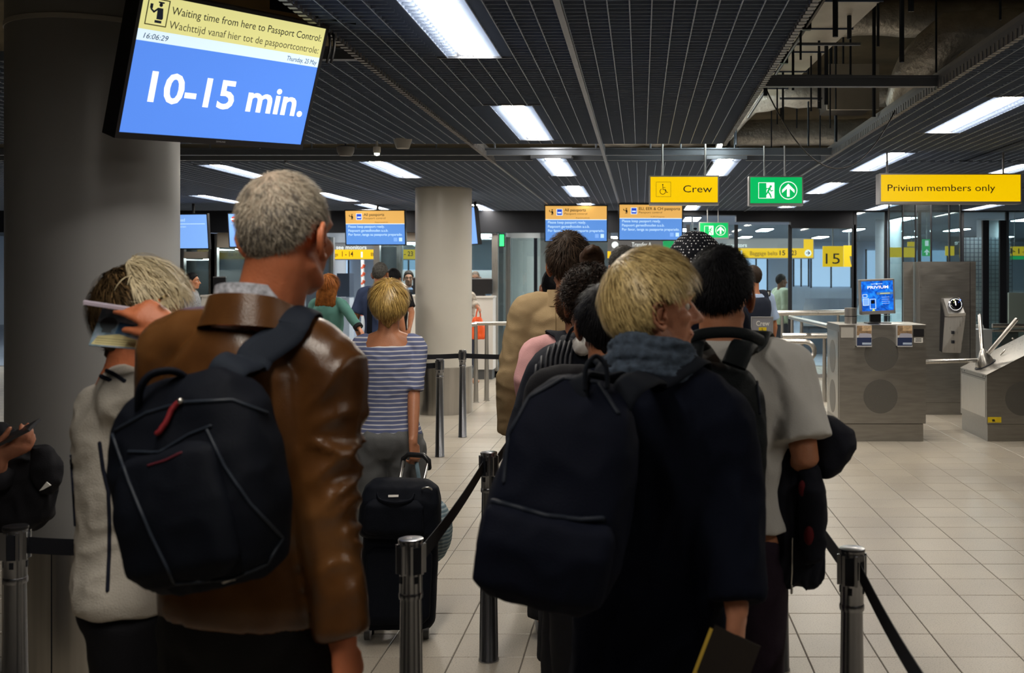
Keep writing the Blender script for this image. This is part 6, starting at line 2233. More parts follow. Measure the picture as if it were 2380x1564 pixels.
trim(bag, bv, 'small_tag', [(520, 1352), (536, 1346), (545, 1344)], 0.003, M_ZIP, parent=main, steps=3)
hp = [px(322, 955, 2.04), px(326, 905, 2.02), px(350, 872, 2.02), px(395, 862, 2.03), px(430, 876, 2.05), px(452, 905, 2.06), px(455, 930, 2.07)]
bag.part('handle', ribbon(hp, 0.026, 0.014, (0.3, -1, 0.3)), M_BAGBLK, smooth=True)
bag.part('shoulder_strap', lay_strap(bvh_of(j), [px(505, 935, 2.06), px(528, 860, 2.06), px(566, 785, 2.06), px(622, 722, 2.10), px(672, 702, 2.18), px(735, 702, 2.34), px(760, 760, 2.46), px(750, 900, 2.48), px(730, 1080, 2.42)], 0.072, 0.012, free=2), mat('strap_web', (0.012, 0.017, 0.028), 0.7, spec=0.15, bump=0.3, bscale=600), smooth=60)

# ------------------------------------------------------------------ woman holding up a passport
B = person('woman in a white cardigan with navy trims raising a passport to her face', wx(310, 2.72), 2.72, 1.665, rz=R(-66), head=(-4, 6, 0), skin='red', fem=1, voxel=0.0062, hunch=0.015,
           arms={'r': dict(world=True, el=px(452, 905, 2.50), wr=px(405, 765, 2.42), hd=(-0.62, -0.05, 0.40), pn=(-0.30, 0.75, -0.55), curl=0.75, thumb=0.8, sleeve=0.93, fc=(0.35, 0.7, 0.85, 0.9)),
                 'l': dict(el=(-0.24, 0.06, 1.16), wr=(-0.12, 0.26, 1.12))},
           bottom=dict(mat_=M_BLK, wide=0.012))
M_CARD = cloth('cardigan', (0.60, 0.56, 0.50), 0.85, var=0.04, bump=0.3, bscale=260)
M_TRIM = cloth('navy_trim', (0.012, 0.015, 0.03))
cd = shirt(B, M_CARD, 'cardigan', th=0.026, z0=0.895, sleeve=0.93, amp=0.010, seed=1.2, fem=0.9, voxel=0.009, z1=1.455, fscale=(7, 7, 11), loose=0.01, bulk=1.07, neckw=1.2)
bv = bvh_of(cd)
trim(B.T, bv, 'side_piping', [(232, 1030), (240, 1090), (252, 1140), (255, 1210), (254, 1290), (250, 1372)], 0.0045, M_TRIM, parent=cd)
trim(B.T, bv, 'back_piping', [(166, 1060), (172, 1150), (176, 1220)], 0.0035, M_TRIM, parent=cd)
trim(B.T, bv, 'collar_stripe', [(194, 846), (228, 852), (262, 868), (290, 886)], 0.0048, M_TRIM, parent=cd)
trim(B.T, bv, 'collar_stripe', [(186, 862), (222, 868), (256, 884)], 0.0050, M_TRIM, parent=cd)
hb = hair_mat('brown_streaked', (0.065, 0.040, 0.018), 0.8, 0.5, 0.4)
hair(B, mat('hair_brown_base', (0.040, 0.025, 0.012), 0.6, var=0.6, vscale=35), line='bob', th=0.014, top=0.012, back=0.004, amp=0.007, nscale=(55, 55, 55), seed=6, strands=[
    dict(n=2600, L=0.055, w=0.0035, grav=0.5, lift=0.25, seed=5, jit=0.3, m=hb, sel=lambda d: d.y < 0.35), dict(n=700, L=0.05, w=0.003, grav=0.5, lift=0.25, seed=8, jit=0.3, m=hair_mat('caramel', (0.26, 0.16, 0.07), 0.5), sel=lambda d: d.y < 0.3 and noise.noise(d * 7) > 0.0)])
hf = hair_mat('cream_blond', (0.66, 0.56, 0.36), 0.22, 0.5, 0.4)
hair(B, hf, line=[(0, 20), (35, 10), (60, -5), (80, -12), (95, 20), (110, 62), (130, 80), (180, 88)], th=0.034, top=0.014, front=0.012, amp=0.010, nscale=(40, 40, 40), seed=9, soft=16, name='blond_fringe', below=-0.004, strands=[
    dict(n=1800, L=0.06, w=0.0032, grav=0.6, lift=0.3, seed=6, jit=0.3, m=hf)])
B.T.part('earring', MB().ell(px(349, 806, 2.60), (0.004, 0.004, 0.006)), mat('gold', (0.8, 0.6, 0.3), 0.25, metal=1.0), smooth=True)
B.T.part('ring', MB().lathe([(0.0105, -0.003), (0.0122, -0.003), (0.0122, 0.003), (0.0105, 0.003)], px(381, 693, 2.42), (-0.5, 0, 0.8), n=16), MATS['gold'], smooth=40)
# the passport
pp = Thing('passport', 'open passport with a blue photo page held at the woman\'s face', 'passport', px(280, 760, 2.5))
M_PCOV = mat('passport_edge', (0.42, 0.36, 0.44), 0.6)
top_ = [px(193, 700, 2.40), px(338, 722, 2.44), px(338, 718, 2.52), px(196, 697, 2.50)]
pp.part('upper_half', MB().prism(top_, V((0, 0, -0.007))), M_PCOV)


def page_col(nt, co):
    sx = N(nt, 'ShaderNodeSeparateXYZ')
    nt.links.new(co, sx.inputs[0])
    n = N(nt, 'ShaderNodeTexNoise')
    n.inputs['Scale'].default_value = 40
    nt.links.new(co, n.inputs['Vector'])
    c1 = ramp(nt, n.outputs['Fac'], [(0.3, (0.10, 0.15, 0.22)), (0.5, (0.20, 0.32, 0.40)), (0.7, (0.38, 0.44, 0.58))])
    return c1


M_PAGE = node_mat('passport_page', page_col, rough=0.35)
Fp = Frame(px(206, 802, 2.43), px(330, 812, 2.45) - px(206, 802, 2.43), px(232, 716, 2.49) - px(206, 802, 2.43))
pw = (px(330, 812, 2.45) - px(206, 802, 2.43)).length
ph = (px(232, 716, 2.49) - px(206, 802, 2.43)).length
sk = lambda u, v: (u * pw + v * ph * 0.0, v * ph)
pg = pp.part('lower_page', MB().poly(Fp, [(0, 0), (pw, 0), (pw * 1.02, ph * 0.55), (pw * 0.9, ph * 0.95), (pw * 0.05, ph * 1.0)], -0.003, 0.0), M_PAGE)
pp.part('yellow_code_field', MB().poly(Fp, [(0.004, 0.003), (pw - 0.008, 0.003), (pw - 0.012, ph * 0.22), (pw * 0.5, ph * 0.34), (pw * 0.12, ph * 0.26)], 0, 0.0008), mat('code_field', (0.62, 0.55, 0.26), 0.4), parent=pg)
for q in range(3):
    pp.part('code_line', MB().fbox(Fp, pw * 0.1, pw * 0.85, ph * (0.07 + 0.06 * q), ph * (0.085 + 0.06 * q), 0.0008, 0.0012), mat('code_ink', (0.20, 0.18, 0.08), 0.6), parent=pg)
pp.part('portrait', MB().disc(Fp, pw * 0.25, ph * 0.60, 0.018, 0, 0.0008, 18).fbox(Fp, pw * 0.16, pw * 0.34, ph * 0.36, ph * 0.5, 0, 0.0007), mat('portrait_grey', (0.05, 0.065, 0.08), 0.5), parent=pg)
pp.part('blue_seal', MB().poly(Fp, [(pw * 0.42, ph * 0.35), (pw * 0.72, ph * 0.36), (pw * 0.74, ph * 0.62), (pw * 0.45, ph * 0.66)], 0, 0.0007), mat('seal_blue', (0.03, 0.10, 0.22), 0.4), parent=pg)
pp.part('white_edge', MB().poly(Fp, [(pw - 0.010, 0.002), (pw, 0.002), (pw * 1.02, ph * 0.55), (pw * 0.99, ph * 0.5)], 0, 0.001), M_WHITE, parent=pg)

# ------------------------------------------------------------------ blond man with the dark backpack
Cc = person('blond man in a dark navy coat looking to the right', wx(1516, 2.52), 2.52, 1.695, rz=R(-14), head=(-62, 2, 0), skin='fair', voxel=0.0065, face='fair', bulk=0.90, hunch=0.012, neck=1.08,
            arms={'r': dict(world=True, el=px(1700, 1110, 2.46), wr=px(1712, 1420, 2.34), hd=(-0.06, -0.05, -1), pn=(-0.8, 0.5, 0), curl=0.62, thumb=0.6, sleeve=0.97, **{'raise': -0.06}, fc=(0.5, 0.62, 0.7, 0.75)),
                  'l': dict(el=(-0.24, 0.02, 1.14), wr=(-0.16, 0.24, 1.08), **{'raise': -0.05})},
            bottom=dict(mat_=M_DKTR))
ct = shirt(Cc, M_NAVYC, 'coat', th=0.032, z0=0.62, sleeve=0.97, amp=0.010, seed=6.1, voxel=0.010, bulk=0.90, slope=0.28, z1=1.47, sl_th=0.03, flare=0.035, cuff=0.006)
M_SCARF = cloth('scarf', (0.045, 0.062, 0.090), 0.9, var=0.45, vscale=60)
sc_ = MB()
for k, (z, r, rr) in enumerate([(1.470, 0.090, 0.026), (1.498, 0.084, 0.024), (1.522, 0.080, 0.019)]):
    pts = []
    for q in range(29):
        a = 2 * PI * q / 28
        pts.append(V((r * 1.08 * math.cos(a), -0.008 + r * math.sin(a), z - 0.045 * math.sin(a) * (0.4 + 0.2 * k) + 0.006 * math.sin(3 * a + k))))
    sc_.tube(pts, rr, 12, 'flat')
sc_.xform(Matrix.Scale(Cc.s, 4))
me = blend(sc_, 0.0055, 1, 0.5, 'scarf')
folds(me, 0.007, (12, 12, 75), 3.0)
scf = Cc.T.part('scarf', me, M_SCARF, local=True, smooth=True)
fr = MB()
random.seed(3)
for q in range(14):
    a = px(1622 + q * 3.2, 1380 + random.uniform(-8, 8), 2.75)
    fr.tube([a, a + V((random.uniform(-0.004, 0.004), 0, -0.08)), a + V((random.uniform(-0.008, 0.008), 0, -0.155 + random.uniform(-0.02, 0.02)))], [0.004, 0.0035, 0.002], 6)
Cc.T.part('scarf_fringe', fr, M_NAVYC, parent=scf, kind='stuff')
Cc.T.part('scarf_end', ribbon([px(1600, 1000, 2.74), px(1625, 1180, 2.76), px(1643, 1385, 2.75)], 0.06, 0.012, (1, 0, 0)), M_NAVYC, parent=scf, smooth=True)


def EARFREE(d):
    az = abs(math.degrees(math.atan2(d.x, d.y)))
    el = math.degrees(math.asin(d.z))
    return not (62 < az < 118 and el < 26)


hbl = hair_mat('blond', (0.66, 0.50, 0.22), 0.28, 0.42, 0.5)
hbd = hair_mat('blond_shade', (0.32, 0.22, 0.09), 0.4, 0.45, 0.4)
hair(Cc, mat('hair_blond_base', (0.36, 0.26, 0.10), 0.55, var=0.3, vscale=30), line=[(0, 40), (35, 36), (52, 28), (62, 14), (74, -4), (82, 8), (94, 20), (106, 14), (117, -10), (132, -34), (150, -44), (180, -48)], th=0.015, top=0.016, front=0.012, back=0.008, amp=0.0035, nscale=(70, 70, 30), seed=3, strands=[
    dict(n=5200, L=0.060, w=0.0026, grav=0.5, lift=0.16, seed=11, jit=0.13, m=hbl, crown=(-0.15, -0.62, 0.77), sel=EARFREE), dict(n=1300, L=0.05, w=0.0024, grav=0.5, lift=0.12, seed=12, jit=0.13, m=hbd, crown=(-0.15, -0.62, 0.77), sel=EARFREE)])
bag = Thing('backpack', 'bulging dark navy backpack worn by the blond man', 'backpack', px(1262, 1390, 2.27))
Mb = place(px(1262, 1392, 2.24), rx=-3, ry=11, rz=-6)
sec = [((0, 0, 0.0), 0.09, 0.05), ((0, 0, 0.02), 0.125, 0.08), ((-0.004, -0.01, 0.09), 0.148, 0.105), ((0, -0.01, 0.2), 0.146, 0.105), ((0, 0, 0.32), 0.135, 0.09), ((0.0, 0.005, 0.40), 0.11, 0.072), ((0.0, 0.015, 0.445), 0.075, 0.045), ((0, 0.02, 0.46), 0.03, 0.02)]
main = bag.part('main_body', sack(sec, Mb, amp=0.010, seed=8, scale=(6, 6, 5), voxel=0.009), mat('bag_navy', (0.004, 0.0055, 0.013), 0.7, spec=0.08, bump=0.3, bscale=400), smooth=True)
pk = bag.part('front_pocket', sack([((0, -0.105, 0.01), 0.09, 0.02), ((0, -0.115, 0.04), 0.13, 0.035), ((0, -0.12, 0.13), 0.135, 0.04), ((0, -0.112, 0.18), 0.13, 0.03), ((0, -0.10, 0.195), 0.12, 0.012)], Mb, amp=0.006, seed=3), MATS['bag_navy'], smooth=True)
bv = bvh_of(main, pk)
trim(bag, bv, 'pocket_zip', [(1146, 1166), (1200, 1180), (1270, 1200), (1350, 1208), (1400, 1205)], 0.006, mat('zip_dark', (0.010, 0.014, 0.024), 0.55, spec=0.2), parent=pk)
trim(bag, bv, 'main_zip', [(1172, 1120), (1185, 1010), (1230, 925), (1310, 880), (1390, 890), (1435, 960)], 0.005, MATS['zip_dark'], parent=main)
for nm, pts, ref in [('shoulder_strap', [px(1340, 960, 2.22), px(1335, 880, 2.24), px(1352, 812, 2.32), px(1388, 790, 2.42), px(1395, 812, 2.56), px(1370, 960, 2.64)], (1, 0, 0.1)),
                     ('shoulder_strap', [px(1425, 960, 2.24), px(1470, 890, 2.26), px(1550, 830, 2.34), px(1620, 815, 2.46), px(1635, 850, 2.60), px(1620, 1000, 2.68)], (0.8, 0, 0.6))]:
    bag.part(nm, lay_strap(bvh_of(ct), pts, 0.062, 0.012, free=2), mat('strap_dark', (0.006, 0.008, 0.013), 0.75, spec=0.1, bump=0.3, bscale=500), smooth=60)
bag.part('handle', ribbon([px(1360, 905, 2.2), px(1362, 855, 2.2), px(1385, 828, 2.22), px(1408, 850, 2.22), px(1412, 900, 2.22)], 0.02, 0.01, (0, -1, 0.2)), MATS['strap_dark'], smooth=True)
# passport in his right hand
pp = Thing('passport', 'dark passport with yellow page edges in the blond man\'s hand', 'passport', px(1690, 1540, 2.3))
Fq = Frame(px(1655, 1562, 2.30), V((0.86, -0.2, -0.35)), V((0.35, 0.12, 0.86)))
pp.part('cover', MB().fbox(Fq, -0.03, 0.075, -0.015, 0.09, 0.0, 0.0025), mat('cover_dark', (0.02, 0.015, 0.012), 0.4))
pp.part('pages', MB().fbox(Fq, -0.028, 0.073, -0.014, 0.088, -0.006, 0.0), mat('page_yellow', (0.55, 0.36, 0.05), 0.5))
pp.part('back_cover', MB().fbox(Fq, -0.03, 0.075, -0.015, 0.09, -0.0085, -0.006), MATS['cover_dark'])
pp.part('gilt_edge', MB().fbox(Fq, -0.032, 0.077, -0.022, -0.0145, -0.010, 0.004).fbox(Fq, -0.037, -0.0295, -0.022, 0.08, -0.010, 0.004), mat('gilt', (0.62, 0.42, 0.06), 0.4))

# ------------------------------------------------------------------ man in the white T-shirt
D = person('black-haired man in a white T-shirt carrying a jacket over his arm', wx(1678, 3.08), 3.08, 1.715, rz=R(-6), head=(-8, 0, 0), skin='tan', voxel=0.0075, bulk=1.04, neck=1.12,
           arms={'r': dict(world=True, el=px(1872, 1068, 2.98), wr=px(1800, 1105, 3.22), curl=0.7), 'l': dict(el=(-0.24, 0.0, 1.15), wr=(-0.14, 0.22, 1.02))},
           bottom=dict(mat_=cloth('plum_trousers', (0.018, 0.010, 0.020), 0.85)))
ts = shirt(D, cloth('white_tee', (0.55, 0.54, 0.52), 0.85, var=0.03), 't_shirt', th=0.024, z0=0.97, sleeve=0.40, amp=0.010, seed=2.7, voxel=0.009, bulk=1.04, z1=1.475, slope=0.10, cuff=0.014, sl_th=0.024, loose=0.012, fscale=(8, 8, 3.2))
collar(D, MATS['cloth_white_tee'], 1.455, 1.505, 0.092, 0.078, 0.007, gap=4, name='neckband', parent=ts)
hk = hair_mat('black', (0.006, 0.006, 0.008), 0.5, 0.55, 0.12)
hair(D, hk, th=0.013, top=0.012, back=0.004, amp=0.003, seed=4, line='short', strands=[dict(n=3000, L=0.03, w=0.0024, grav=0.4, lift=0.3, seed=21, jit=0.25, m=hk, segs=3)])
bag = Thing('backpack', 'black backpack with a wide yoke on the white T-shirt', 'backpack', px(1640, 1290, 2.82))
Mb = place(px(1632, 1290, 2.84), rx=-2, ry=4, rz=-6)
sec = [((0, 0, 0.0), 0.10, 0.05), ((0, 0, 0.02), 0.14, 0.07), ((0, 0, 0.15), 0.150, 0.085), ((0, 0, 0.32), 0.146, 0.08), ((0, 0.0, 0.42), 0.130, 0.065), ((0, 0.008, 0.475), 0.10, 0.045), ((0, 0.015, 0.495), 0.055, 0.02)]
main = bag.part('main_body', sack(sec, Mb, amp=0.008, seed=11, voxel=0.009), M_BAGBLK2, smooth=True)
pk = bag.part('front_pocket', sack([((0, -0.072, 0.03), 0.10, 0.015), ((0, -0.085, 0.06), 0.125, 0.025), ((0, -0.088, 0.22), 0.125, 0.03), ((0, -0.078, 0.27), 0.11, 0.015)], Mb, amp=0.004, seed=2), M_BAGBLK2, smooth=True)
bv = bvh_of(main, pk)
trim(bag, bv, 'top_seam', [(1610, 822), (1680, 815), (1725, 835), (1758, 880), (1766, 960)], 0.004, MATS['zip_dark'], parent=main)
bag.part('side_buckle', MB().fbox(Frame(px(1728, 1016, 2.79)), 0, 0.014, 0, 0.022, 0, 0.006), mat('buckle', (0.06, 0.05, 0.05), 0.4))
bag.part('yoke', ribbon([px(1590, 800, 2.86), px(1625, 778, 2.86), px(1690, 772, 2.87), px(1740, 778, 2.88), px(1772, 792, 2.94)], 0.03, 0.014, (0, 0.1, 1)), M_BAGBLK2, smooth=True)
for pts, ref in [([px(1705, 850, 2.80), px(1728, 800, 2.85), px(1752, 768, 2.95), px(1772, 775, 3.10), px(1780, 830, 3.2), px(1775, 980, 3.24), px(1760, 1100, 3.1)], (1, 0, 0.3)),
                 ([px(1600, 850, 2.80), px(1608, 800, 2.85), px(1612, 768, 2.95), px(1610, 775, 3.10), px(1600, 850, 3.2), px(1590, 980, 3.24)], (1, 0, -0.2))]:
    bag.part('shoulder_strap', lay_strap(bvh_of(ts), pts, 0.066, 0.014, free=2), M_BAGBLK2, smooth=60)
# jacket over his arm
jk = Thing('draped_jacket', 'black hooded jacket with red lining hanging over the man\'s arm', 'jacket', px(1850, 1360, 3.0))
Mj = place(px(1848, 1362, 3.05), rx=0, ry=0, rz=0)
sec = [((0.01, 0, 0.0), 0.045, 0.03), ((0.0, 0, 0.03), 0.075, 0.045), ((-0.018, 0, 0.15), 0.090, 0.055), ((-0.022, 0.0, 0.28), 0.100, 0.06), ((-0.026, 0.01, 0.36), 0.098, 0.06), ((-0.03, 0.03, 0.43), 0.078, 0.05), ((-0.03, 0.05, 0.47), 0.04, 0.03)]
M_JK = cloth('jacket_dark', (0.007, 0.008, 0.015), 0.8)
bd = jk.part('body', sack(sec, Mj, amp=0.022, seed=14, scale=(16, 16, 4), voxel=0.008, ex=2.2), M_JK, smooth=True)
Mh = place(px(1930, 1100, 3.05), rx=0, ry=0, rz=0)
jk.part('hood', sack([((-0.01, 0, -0.01), 0.02, 0.03), ((-0.01, 0, 0.02), 0.045, 0.05), ((0.012, 0, 0.07), 0.062, 0.06), ((0.006, 0, 0.12), 0.062, 0.055), ((-0.03, 0.0, 0.155), 0.05, 0.045), ((-0.06, 0, 0.17), 0.02, 0.02)], Mh, amp=0.012, seed=15, voxel=0.007, ex=2.2), M_JK, smooth=True)
jk.part('second_fold', sack([((0, 0, 0.0), 0.02, 0.025), ((0, 0, 0.03), 0.034, 0.035), ((0, 0, 0.2), 0.036, 0.045), ((-0.01, 0.02, 0.27), 0.03, 0.04)], place(px(1888, 1308, 2.99)), amp=0.014, seed=16, voxel=0.007, ex=2.2), M_JK, smooth=True)
bv = bvh_of(bd)
M_LIN = cloth('red_lining', (0.10, 0.008, 0.012), 0.8)
for c_, rr in [((1864, 1135), (0.010, 0.010, 0.022)), ((1880, 1245), (0.014, 0.012, 0.026))]:
    h = on_surface(bvh_of(*[o for o in jk.o.children]), [c_, (c_[0] + 1, c_[1])], 0.0, 1)
    if h:
        jk.part('red_lining', MB().ell(h[0], rr), M_LIN, smooth=True)
trim(jk, bvh_of(*[o for o in jk.o.children]), 'zip', [(1842, 1250), (1841, 1310), (1839, 1358)], 0.0025, M_ZIP)
jk.part('zip_pull', MB().tube([px(1840, 1362, 2.96), px(1840, 1378, 2.96)], 0.0035, 8, 'round'), M_ZIP, smooth=True)

# ------------------------------------------------------------------ person at the left edge with a phone
E_ = person('person cut by the left edge holding a phone, dark jacket over the arm', wx(-175, 3.75), 3.75, 1.72, rz=R(-55), skin='dim', voxel=0.007,
            arms={'r': dict(world=True, el=px(-20, 1120, 3.55), wr=px(-2, 1062, 3.50), hd=(0.55, -0.1, 0.25), pn=(0, 0.5, 1), curl=0.75, sleeve=0.8), 'l': dict(el=(-0.24, 0.03, 1.15), wr=(-0.2, 0.24, 1.05))},
            under=dict(mat_=cloth('red_top', (0.30, 0.006, 0.012), 0.8), name='red_top', th=0.02, z0=0.86, sleeve=0.42, amp=0.006), top=dict(mat_=M_BLK, name='jacket', th=0.032, z0=0.82, sleeve=0.8, amp=0.008), bottom=dict(mat_=M_JEANS))
hair(E_, hair_mat('dark_brown', (0.022, 0.014, 0.009), 0.5), th=0.014, top=0.008, seed=3)
ph_ = Thing('phone', 'slim smartphone held at the left edge', 'phone', px(38, 1018, 3.4))
Fq = Frame(px(-8, 1038, 3.44), px(76, 996, 3.42) - px(-8, 1038, 3.44), V((0.05, 0.75, 0.35)))
ph_.part('casing', MB().fbox(Fq, 0, 0.125, 0, 0.065, -0.004, 0.004), mat('phone_dark', (0.05, 0.052, 0.06), 0.3, metal=0.6))
ph_.part('screen', MB().fbox(Fq, 0.006, 0.119, 0.004, 0.061, 0.004, 0.0045), M_BLACK)
jk = Thing('draped_jacket', 'black jacket draped over the arm at the left edge', 'jacket', px(60, 1230, 3.55))
jk.part('body', sack([((-0.02, 0, 0.0), 0.06, 0.04), ((0.0, 0, 0.05), 0.10, 0.07), ((0.0, 0, 0.14), 0.115, 0.08), ((-0.03, 0.0, 0.22), 0.115, 0.08), ((-0.07, 0.0, 0.30), 0.08, 0.06), ((-0.10, 0, 0.345), 0.04, 0.03)], place(px(55, 1232, 3.62)), amp=0.022, seed=24, scale=(11, 11, 6), ex=2.2), M_BLK, smooth=True)
jk.part('sleeve', sack([((0, 0, 0), 0.02, 0.02), ((0.005, 0, 0.04), 0.045, 0.04), ((0.0, 0, 0.1), 0.05, 0.045), ((-0.02, 0, 0.16), 0.03, 0.03)], place(px(106, 1150, 3.56)), amp=0.012, seed=25, ex=2.2), M_BLK, smooth=True)
jk.part('white_label', MB().prism([px(91, 1141, 3.48), px(108, 1120, 3.48), px(118, 1128, 3.48), px(100, 1138, 3.48)], (0, 0.004, 0)), M_WHITE)
# a long piece hanging down to the post and the dark jeans beside it come with the person
# ------------------------------------------------------------------ blonde woman in the striped blouse
def stripe_col(nt, co):
    sx = N(nt, 'ShaderNodeSeparateXYZ')
    nt.links.new(co, sx.inputs[0])
    n = N(nt, 'ShaderNodeTexNoise')
    n.inputs['Scale'].default_value = 5
    nt.links.new(co, n.inputs['Vector'])
    a = N(nt, 'ShaderNodeMath', operation='MULTIPLY_ADD')
    nt.links.new(n.outputs['Fac'], a.inputs[0])
    a.inputs[1].default_value = 0.012
    nt.links.new(sx.outputs['Z'], a.inputs[2])
    m = N(nt, 'ShaderNodeMath', operation='MULTIPLY')
    nt.links.new(a.outputs[0], m.inputs[0])
    m.inputs[1].default_value = 1 / 0.0215
    fr = N(nt, 'ShaderNodeMath', operation='FRACT')
    nt.links.new(m.outputs[0], fr.inputs[0])
    return ramp(nt, fr.outputs[0], [(0.0, (0.135, 0.16, 0.30)), (0.66, (0.135, 0.16, 0.30)), (0.70, (0.62, 0.62, 0.66)), (0.96, (0.62, 0.62, 0.66)), (1.0, (0.135, 0.16, 0.30))])


M_STRIPE = node_mat('striped_jersey', stripe_col, rough=0.85, spec=0.2)
G = person('blonde woman in a blue and white striped blouse pulling a trolley case', wx(904, 5.55), 5.55, 1.612, rz=R(4), head=(8, 0, 0), skin='tan', fem=1, voxel=0.0062,
           arms={'r': dict(world=True, el=px(962, 912, 5.50), wr=px(960, 1030, 5.36), hd=(0.18, -0.1, -1), pn=(-0.7, 0.55, 0), curl=1.0, sleeve=0.48, thumb=0.5, **{'raise': -0.03}), 'l': dict(world=True, el=px(826, 905, 5.6), wr=px(834, 1005, 5.66), sleeve=0.48, **{'raise': -0.03})},
           top=dict(mat_=M_STRIPE, name='striped_blouse', th=0.009, z0=0.925, amp=0.005, seed=4.4, voxel=0.0085, z1=1.415, neckw=2.0, fscale=(7, 7, 12), neck_drop=0.016, sl_th=0.007, slope=0.05),
           bottom=dict(mat_=cloth('grey_trousers', (0.13, 0.135, 0.14), 0.85), wide=0.012, amp=0.010), shoes=mat('shoe_pale', (0.4, 0.36, 0.33), 0.6))
hg = hair_mat('golden', (0.50, 0.33, 0.10), 0.4, 0.35, 0.6)
hair(G, mat('hair_golden_base', (0.34, 0.21, 0.06), 0.5, var=0.4, vscale=40), line=[(0, 42), (40, 34), (58, 8), (72, -18), (90, -26), (120, -42), (150, -56), (180, -60)], th=0.013, top=0.020, back=0.012, amp=0.005, nscale=(80, 80, 25), seed=5, strands=[
    dict(n=2600, L=0.075, w=0.0034, grav=0.6, lift=0.15, seed=31, jit=0.12, m=hg), dict(n=600, L=0.06, w=0.003, grav=0.6, lift=0.12, seed=32, jit=0.12, m=hair_mat('golden_dark', (0.22, 0.12, 0.03), 0.4))])
# trolley case with a bag on top
Yc = 5.0
case = Thing('trolley_case', 'upright black trolley case rolled by the striped blouse', 'suitcase', (wx(925, Yc), Yc, 0))
Mc = place((wx(922, Yc), Yc + 0.02, 0.05), rx=-6, ry=2, rz=10)
body = case.part('shell', sack([((0, 0, 0.0), 0.15, 0.085), ((0, 0, 0.03), 0.17, 0.10), ((0, 0, 0.3), 0.172, 0.105), ((0, 0, 0.47), 0.168, 0.10), ((0, 0, 0.50), 0.14, 0.08)], Mc, amp=0.003, seed=4, ex=5), M_BAGBLK, smooth=True)
case.part('front_pocket', sack([((0, -0.105, 0.03), 0.12, 0.015), ((0, -0.112, 0.06), 0.145, 0.022), ((0, -0.112, 0.34), 0.145, 0.022), ((0, -0.105, 0.37), 0.12, 0.012)], Mc, amp=0.003, seed=5, ex=5), M_BAGBLK, smooth=True)
for q in (-1, 1):
    case.part('wheel', MB().lathe([(0.02, -0.014), (0.036, -0.012), (0.036, 0.012), (0.02, 0.014)], Mc @ V((q * 0.13, -0.045, -0.012)), (1, 0.1, 0), n=20), mat('wheel_rubber', (0.03, 0.03, 0.032), 0.4), smooth=40)
    case.part('wheel_hub', MB().lathe([(0.018, -0.0155), (0.018, 0.0155)], Mc @ V((q * 0.13, -0.045, -0.012)), (1, 0.1, 0), n=16), M_ZIP, smooth=40)
    case.part('foot', MB().tube([Mc @ V((q * 0.12, 0.06, 0.0)), Mc @ V((q * 0.12, 0.065, -0.045))], 0.014, 10), M_BLACK)
gl, gr = px(938, 1066, 5.28), px(996, 1070, 5.24)
for a, b in ((gl, Mc @ V((-0.05, 0.07, 0.45))), (gr, Mc @ V((0.05, 0.07, 0.45)))):
    case.part('pull_rod', MB().tube([a, b], 0.0085, 10), M_ZIP, smooth=True)
case.part('grip', MB().tube([gl + V((-0.004, 0, -0.035)), gl + V((0, 0, 0.0)), gl.lerp(gr, 0.2) + V((0, 0, 0.022)), gl.lerp(gr, 0.8) + V((0, 0, 0.022)), gr, gr + V((0.002, 0, -0.035))], 0.013, 12, 'round'), M_BLACK, smooth=True)
tb = Thing('cabin_bag', 'black cabin bag riding on top of the trolley case', 'bag', px(925, 1245, 4.98))
Mt = place(px(928, 1246, 5.0), rx=-4, ry=3, rz=8)
tb.part('main_body', sack([((0, 0, 0.0), 0.165, 0.09), ((0, 0, 0.02), 0.185, 0.105), ((0, 0, 0.16), 0.18, 0.105), ((0, 0.005, 0.225), 0.165, 0.085), ((0, 0.01, 0.255), 0.13, 0.05), ((0, 0.01, 0.262), 0.08, 0.02)], Mt, amp=0.005, seed=6, ex=4), M_BAGBLK, smooth=True)
tb.part('front_pocket', sack([((-0.02, -0.105, 0.02), 0.12, 0.012), ((-0.02, -0.115, 0.04), 0.135, 0.018), ((-0.02, -0.115, 0.15), 0.13, 0.02), ((-0.02, -0.10, 0.18), 0.10, 0.01)], Mt, amp=0.003, seed=7, ex=4), M_BAGBLK, smooth=True)
tb.part('carry_handle', ribbon([Mt @ V((-0.10, -0.09, 0.20)), Mt @ V((-0.085, -0.12, 0.175)), Mt @ V((-0.02, -0.14, 0.165)), Mt @ V((0.045, -0.12, 0.175)), Mt @ V((0.06, -0.09, 0.20))], 0.02, 0.01, (0, -0.3, 1)), M_BAGBLK, smooth=True)
tb.part('metal_badge', MB().fbox(Frame(Mt @ V((-0.05, -0.125, 0.19)), (1, 0.1, 0), (0, 0.3, 1)), 0, 0.045, 0, 0.010, 0, 0.004), M_ZIP)
stroke_pts = [Mt @ V((0.115 + 0.022 * math.cos(a), -0.085 - 0.01 * math.sin(a), 0.222 + 0.012 * math.sin(a))) for a in [R(20 * k) for k in range(10)]]
tb.part('strap_ring', MB().tube(stroke_pts, 0.004, 8), M_ZIP, smooth=True)


